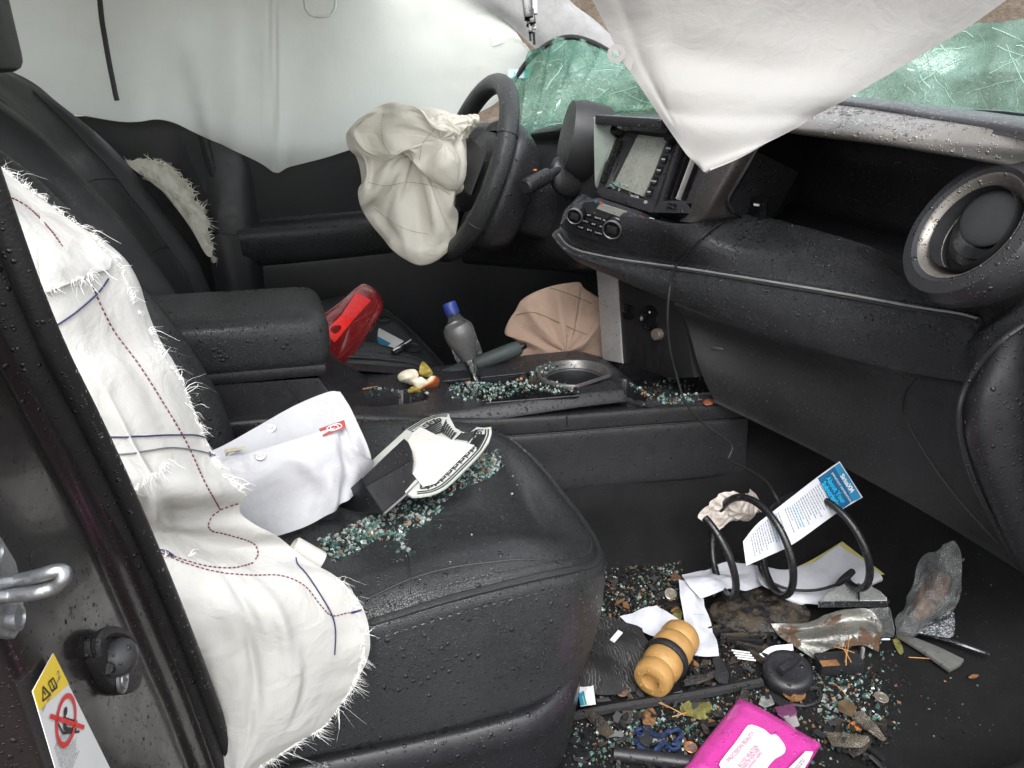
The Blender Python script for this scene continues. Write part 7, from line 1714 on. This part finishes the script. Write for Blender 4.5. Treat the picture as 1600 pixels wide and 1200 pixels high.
crumbs('broken_glass', 'broken glass and dirt in the front bin of the console', Bd, [([(990, 612), (1010, 595), (1060, 595), (1100, 615), (1095, 632), (1040, 636)], 220), ([(980, 600), (1100, 590), (1120, 630), (1000, 640)], 60)], (3, 1.5, 1, 3, 1.5, 1.2, 2, .5), .0012, .004)
crumbs('broken_glass', 'green broken glass bits scattered over the passenger floor', Bf, [
    ([(1270, 1050), (1330, 1045), (1380, 1060), (1390, 1120), (1340, 1150), (1290, 1140), (1265, 1100)], 420), ([(895, 1120), (960, 1100), (1080, 1095), (1150, 1110), (1100, 1160), (1060, 1195), (900, 1195)], 800), ([(1140, 1110), (1290, 1160), (1330, 1190), (1240, 1200), (1180, 1190)], 60),
    ([(1250, 985), (1400, 985), (1410, 1040), (1260, 1040)], 40), ([(900, 1000), (1550, 1000), (1500, 1150), (900, 1190)], 70), ([(925, 900), (1060, 885), (1060, 960), (930, 975)], 300)], WG_, .0007, .0042)
crumbs('dirt', 'dark dirt, brown crumbs and bits covering the passenger floor', Bf, [([(915, 890), (1065, 878), (1075, 960), (1000, 985), (915, 985)], 1600), ([(890, 1090), (1200, 1060), (1300, 1130), (1300, 1200), (880, 1200)], 1300), ([(1090, 960), (1260, 960), (1280, 1060), (1060, 1060)], 900), ([(1260, 1040), (1420, 1040), (1400, 1170), (1270, 1160)], 350), ([(900, 880), (1560, 860), (1560, 1150), (900, 1190)], 260)],
       (.4, .3, .5, 1.2, 2.2, .6, 9, .1), .0008, .0034, 'dirt', .25)
crumbs('broken_glass', 'glass crumbs on the lower edge of the wet screen and its top', bvh(*[c for c in RAD.children if c.name.startswith(('screen', 'bezel'))], RAD), [([(955, 283), (985, 292), (995, 303), (975, 302), (952, 292)], 60), ([(985, 188), (1045, 195), (1050, 202), (990, 195)], 60)], (4, 3, 2, 1, 0, 0, 0, 0), .0012, .003)

# flat dark scraps of trim, wrappers and mud lumps lying through the litter
rgx = np.random.default_rng(5); V = []; Fc = []; mi = []; n = 0
SM = [M['plastic_wet'], M['mudplastic'], M['leaf_b'], plain('dark_grey_scrap', (.05, .05, .05), .4), M['plastic']]
for poly, cnt in (([(905, 960), (1070, 985), (1260, 1000), (1260, 1060), (1000, 1110), (905, 1100)], 110), ([(1090, 925), (1250, 925), (1270, 1010), (1100, 1010)], 60), ([(890, 1110), (1150, 1090), (1290, 1170), (1200, 1200), (890, 1200)], 90), ([(1290, 1120), (1400, 1130), (1380, 1195), (1270, 1195)], 30), ([(930, 890), (1060, 880), (1060, 960), (930, 960)], 50)):
    k = 0
    while k < cnt:
        p = rgx.uniform(np.min(poly, 0), np.max(poly, 0))
        if not inpoly(p, poly): continue
        c = fl(p[0], p[1], rgx.uniform(.002, .012)); L_, w_ = rgx.uniform(.004, .016), rgx.uniform(.0018, .007); a_ = rgx.uniform(0, 6.28)
        x = nrm(A(math.cos(a_), math.sin(a_), rgx.normal(0, .25))); y = nrm(np.cross(nrm(A(rgx.normal(0, .3), rgx.normal(0, .3), 1)), x))
        out = [c+x*L_*sx_*rgx.uniform(.5, 1.1)+y*w_*sy_*rgx.uniform(.4, 1.2) for sx_, sy_ in ((-1, -1), (0, -1.2), (1, -1), (1, 1), (0, .8), (-1, 1))]
        g = prism(out, np.cross(x, y)*rgx.uniform(.0008, .003)); V.append(g[0]); Fc += [tuple(q+n for q in f) for f in g[1]]; n += len(g[0]); mi += [int(rgx.choice(5, p=[.42, .27, .03, .11, .17]))]*len(g[1]); k += 1
DB = mk('debris', (np.vstack(V), Fc), SM, None, smooth=False); DB.data.polygons.foreach_set('material_index', np.array(mi, np.int32))
tag(DB, 'small dark plastic scraps and wrapper bits lying all over the passenger floor', 'debris', kind='stuff')
bf0 = None
for lb_, (px, py, L_, w_, a_) in zip(['black plastic fragment on the patterned cloth just left of the bump stop', 'small black fragment below the patterned cloth at the seat front', 'black fragment in front of the slotted white plastic piece', 'black fragment left of the round filler cap, above the rubber strip', 'black fragment at the top edge of the pink wipes packet', 'black fragment below the filler cap tether beside the pink packet', 'black fragment below the white card at the seat front', 'black fragment lying between the blue cord and the seat front', 'black fragment at the far bottom right of the glass bits', 'black fragment between the muddy disc and the rusty metal sheet'], ((930, 1030, .030, .012, .4), (955, 1065, .026, .010, 2.6), (1095, 1060, .034, .008, .1), (1125, 1048, .028, .012, 1.2), (1160, 1092, .022, .009, .7), (1218, 1098, .024, .010, 2.2), (935, 1130, .028, .010, 1.9), (1010, 1150, .020, .010, .9), (1345, 1165, .026, .010, .3), (1240, 990, .022, .010, 2.9))):
    c = fl(px, py, .012); x = nrm(A(math.cos(a_), math.sin(a_), rgx.normal(0, .15))); y = nrm(np.cross(A(rgx.normal(0, .2), rgx.normal(0, .2), 1), x))
    out = [c+x*L_*u_+y*w_*v_ for u_, v_ in ((-1, -.6), (-.3, -1), (.5, -.8), (1, -.2), (.8, .7), (.1, .6), (-.5, 1), (-.9, .5))]
    ob = mk('plastic_fragment', prism(out, np.cross(x, y)*.003, .0007), M['plastic_wet'] if rgx.random() < .6 else M['mudplastic'])
    tag(ob, lb_, 'plastic piece', 'black plastic fragments in the footwell')
# ---------------------------------------------------------------- rain beads standing on the wet surfaces
wm, wt_, wb = newmat('water_bead'); wb.inputs['Base Color'].default_value = (1, 1, 1, 1); wb.inputs['Roughness'].default_value = .0; wb.inputs['Transmission Weight'].default_value = 1.0; wb.inputs['IOR'].default_value = 1.33
_d = []
for (r_, h_) in ((1.0, 0.0), (.82, .36), (.45, .56)):
    _d += [(r_*math.cos(2*math.pi*k/7), r_*math.sin(2*math.pi*k/7), h_) for k in range(7)]
DOMV = np.array(_d+[(0, 0, .64)]); DOMF = []
for q in range(2):
    for k in range(7): DOMF.append((q*7+k, q*7+(k+1) % 7, (q+1)*7+(k+1) % 7, (q+1)*7+k))
for k in range(7): DOMF.append((14+k, 14+(k+1) % 7, 21))
DOMF.append(tuple(range(6, -1, -1)))
rgd = np.random.default_rng(77)
def beads(ob, parent, n, rmin, rmax, up=.0, clump=0.0, box_=None):
    me = ob.data; org = ORG[ob.name]; me.calc_loop_triangles()
    co = np.empty(len(me.vertices)*3); me.vertices.foreach_get('co', co); co = co.reshape(-1, 3)+org
    T_ = np.empty(len(me.loop_triangles)*3, np.int32); me.loop_triangles.foreach_get('vertices', T_); T_ = T_.reshape(-1, 3)
    a, b, c = co[T_[:, 0]], co[T_[:, 1]], co[T_[:, 2]]; N_ = np.cross(b-a, c-a); ar = np.linalg.norm(N_, axis=1)+1e-15; N_ = N_/ar[:, None]
    mid = (a+b+c)/3; vd = mid-CAM; z = vd@_f; face = -(N_*vd).sum(1)
    px = 800+FPX*(vd@_r)/z; py = 600-FPX*(vd@_u)/z
    ok = (face > 0) & (px > -30) & (px < 1630) & (py > -30) & (py < 1230) & (N_[:, 2] > up)
    if box_: ok &= (px > box_[0]) & (py > box_[1]) & (px < box_[2]) & (py < box_[3])
    wgt = ar*ok*(.35+.65*np.clip(N_[:, 2], 0, 1))
    if wgt.sum() <= 0: return
    idx = rgd.choice(len(ar), n, p=wgt/wgt.sum()); V = []; Fc = []
    for m_, i in enumerate(idx):
        u1, u2 = rgd.random(2); 
        if u1+u2 > 1: u1, u2 = 1-u1, 1-u2
        p = a[i]+(b[i]-a[i])*u1+(c[i]-a[i])*u2
        if vnoise((p*45)[None], 9)[0] < -.35*clump+rgd.random()*.5-.5: continue
        x, y, nn_ = frame(N_[i]); r_ = rmin+(rmax-rmin)*rgd.random()**3.2; e = rgd.uniform(.75, 1.45); th = rgd.uniform(0, 6.28)
        xx = x*math.cos(th)+y*math.sin(th); yy = np.cross(nn_, xx); k = len(V)*22
        V.append(p+np.outer(DOMV[:, 0]*r_*e, xx)+np.outer(DOMV[:, 1]*r_, yy)+np.outer(DOMV[:, 2]*r_*.8-r_*.06, nn_)); Fc += [tuple(q+k for q in f) for f in DOMF]
    if not V: return
    mk('rain_beads', (np.vstack(V), Fc), wm, parent, kind='stuff')
ch = lambda t, n_: [c for c in t.children if c.name.split('.')[0] == n_][0]
beads(PAD, DASH, 4300, .0006, .0026, .1)
beads(ch(DASH, 'shelf_end'), DASH, 160, .0009, .003, .0)
beads(ch(DASH, 'trim_strip'), DASH, 1500, .0009, .0036, .2)
beads(GLOVE, DASH, 650, .0006, .0018, -.5)
beads(EP, DASH, 160, .0007, .0022, -.5)
beads(ch(DASH, 'radio_flank'), DASH, 110, .0008, .002, -.6)
beads(VENT, DASH, 200, .0008, .0026, -.4)
beads(ch(DASH, 'top_pad'), DASH, 250, .001, .003, .3)
beads(PCUSH, PSEAT, 5600, .0005, .0024, -.2)
beads(ch(PSEAT, 'base_trim'), PSEAT, 700, .0009, .0040, .05)
beads(DECK, CON, 700, .0006, .0021, .2)
beads(CSIDE, CON, 420, .0006, .0016, -.6)
beads(AR, CON, 320, .0006, .0022, -.2)
beads(PP, PI_, 900, .0004, .0014, -.9)
beads(SE, PI_, 260, .0004, .0014, -.9)
beads(SH, SC_, 80, .0008, .002, -.5)
beads(ch(RAD, 'screen'), RAD, 420, .0006, .0016, -.9)
beads(ch(RAD, 'bezel'), RAD, 120, .0006, .0014, -.9)
beads(LNB, LN, 60, .0006, .0015, -.5)
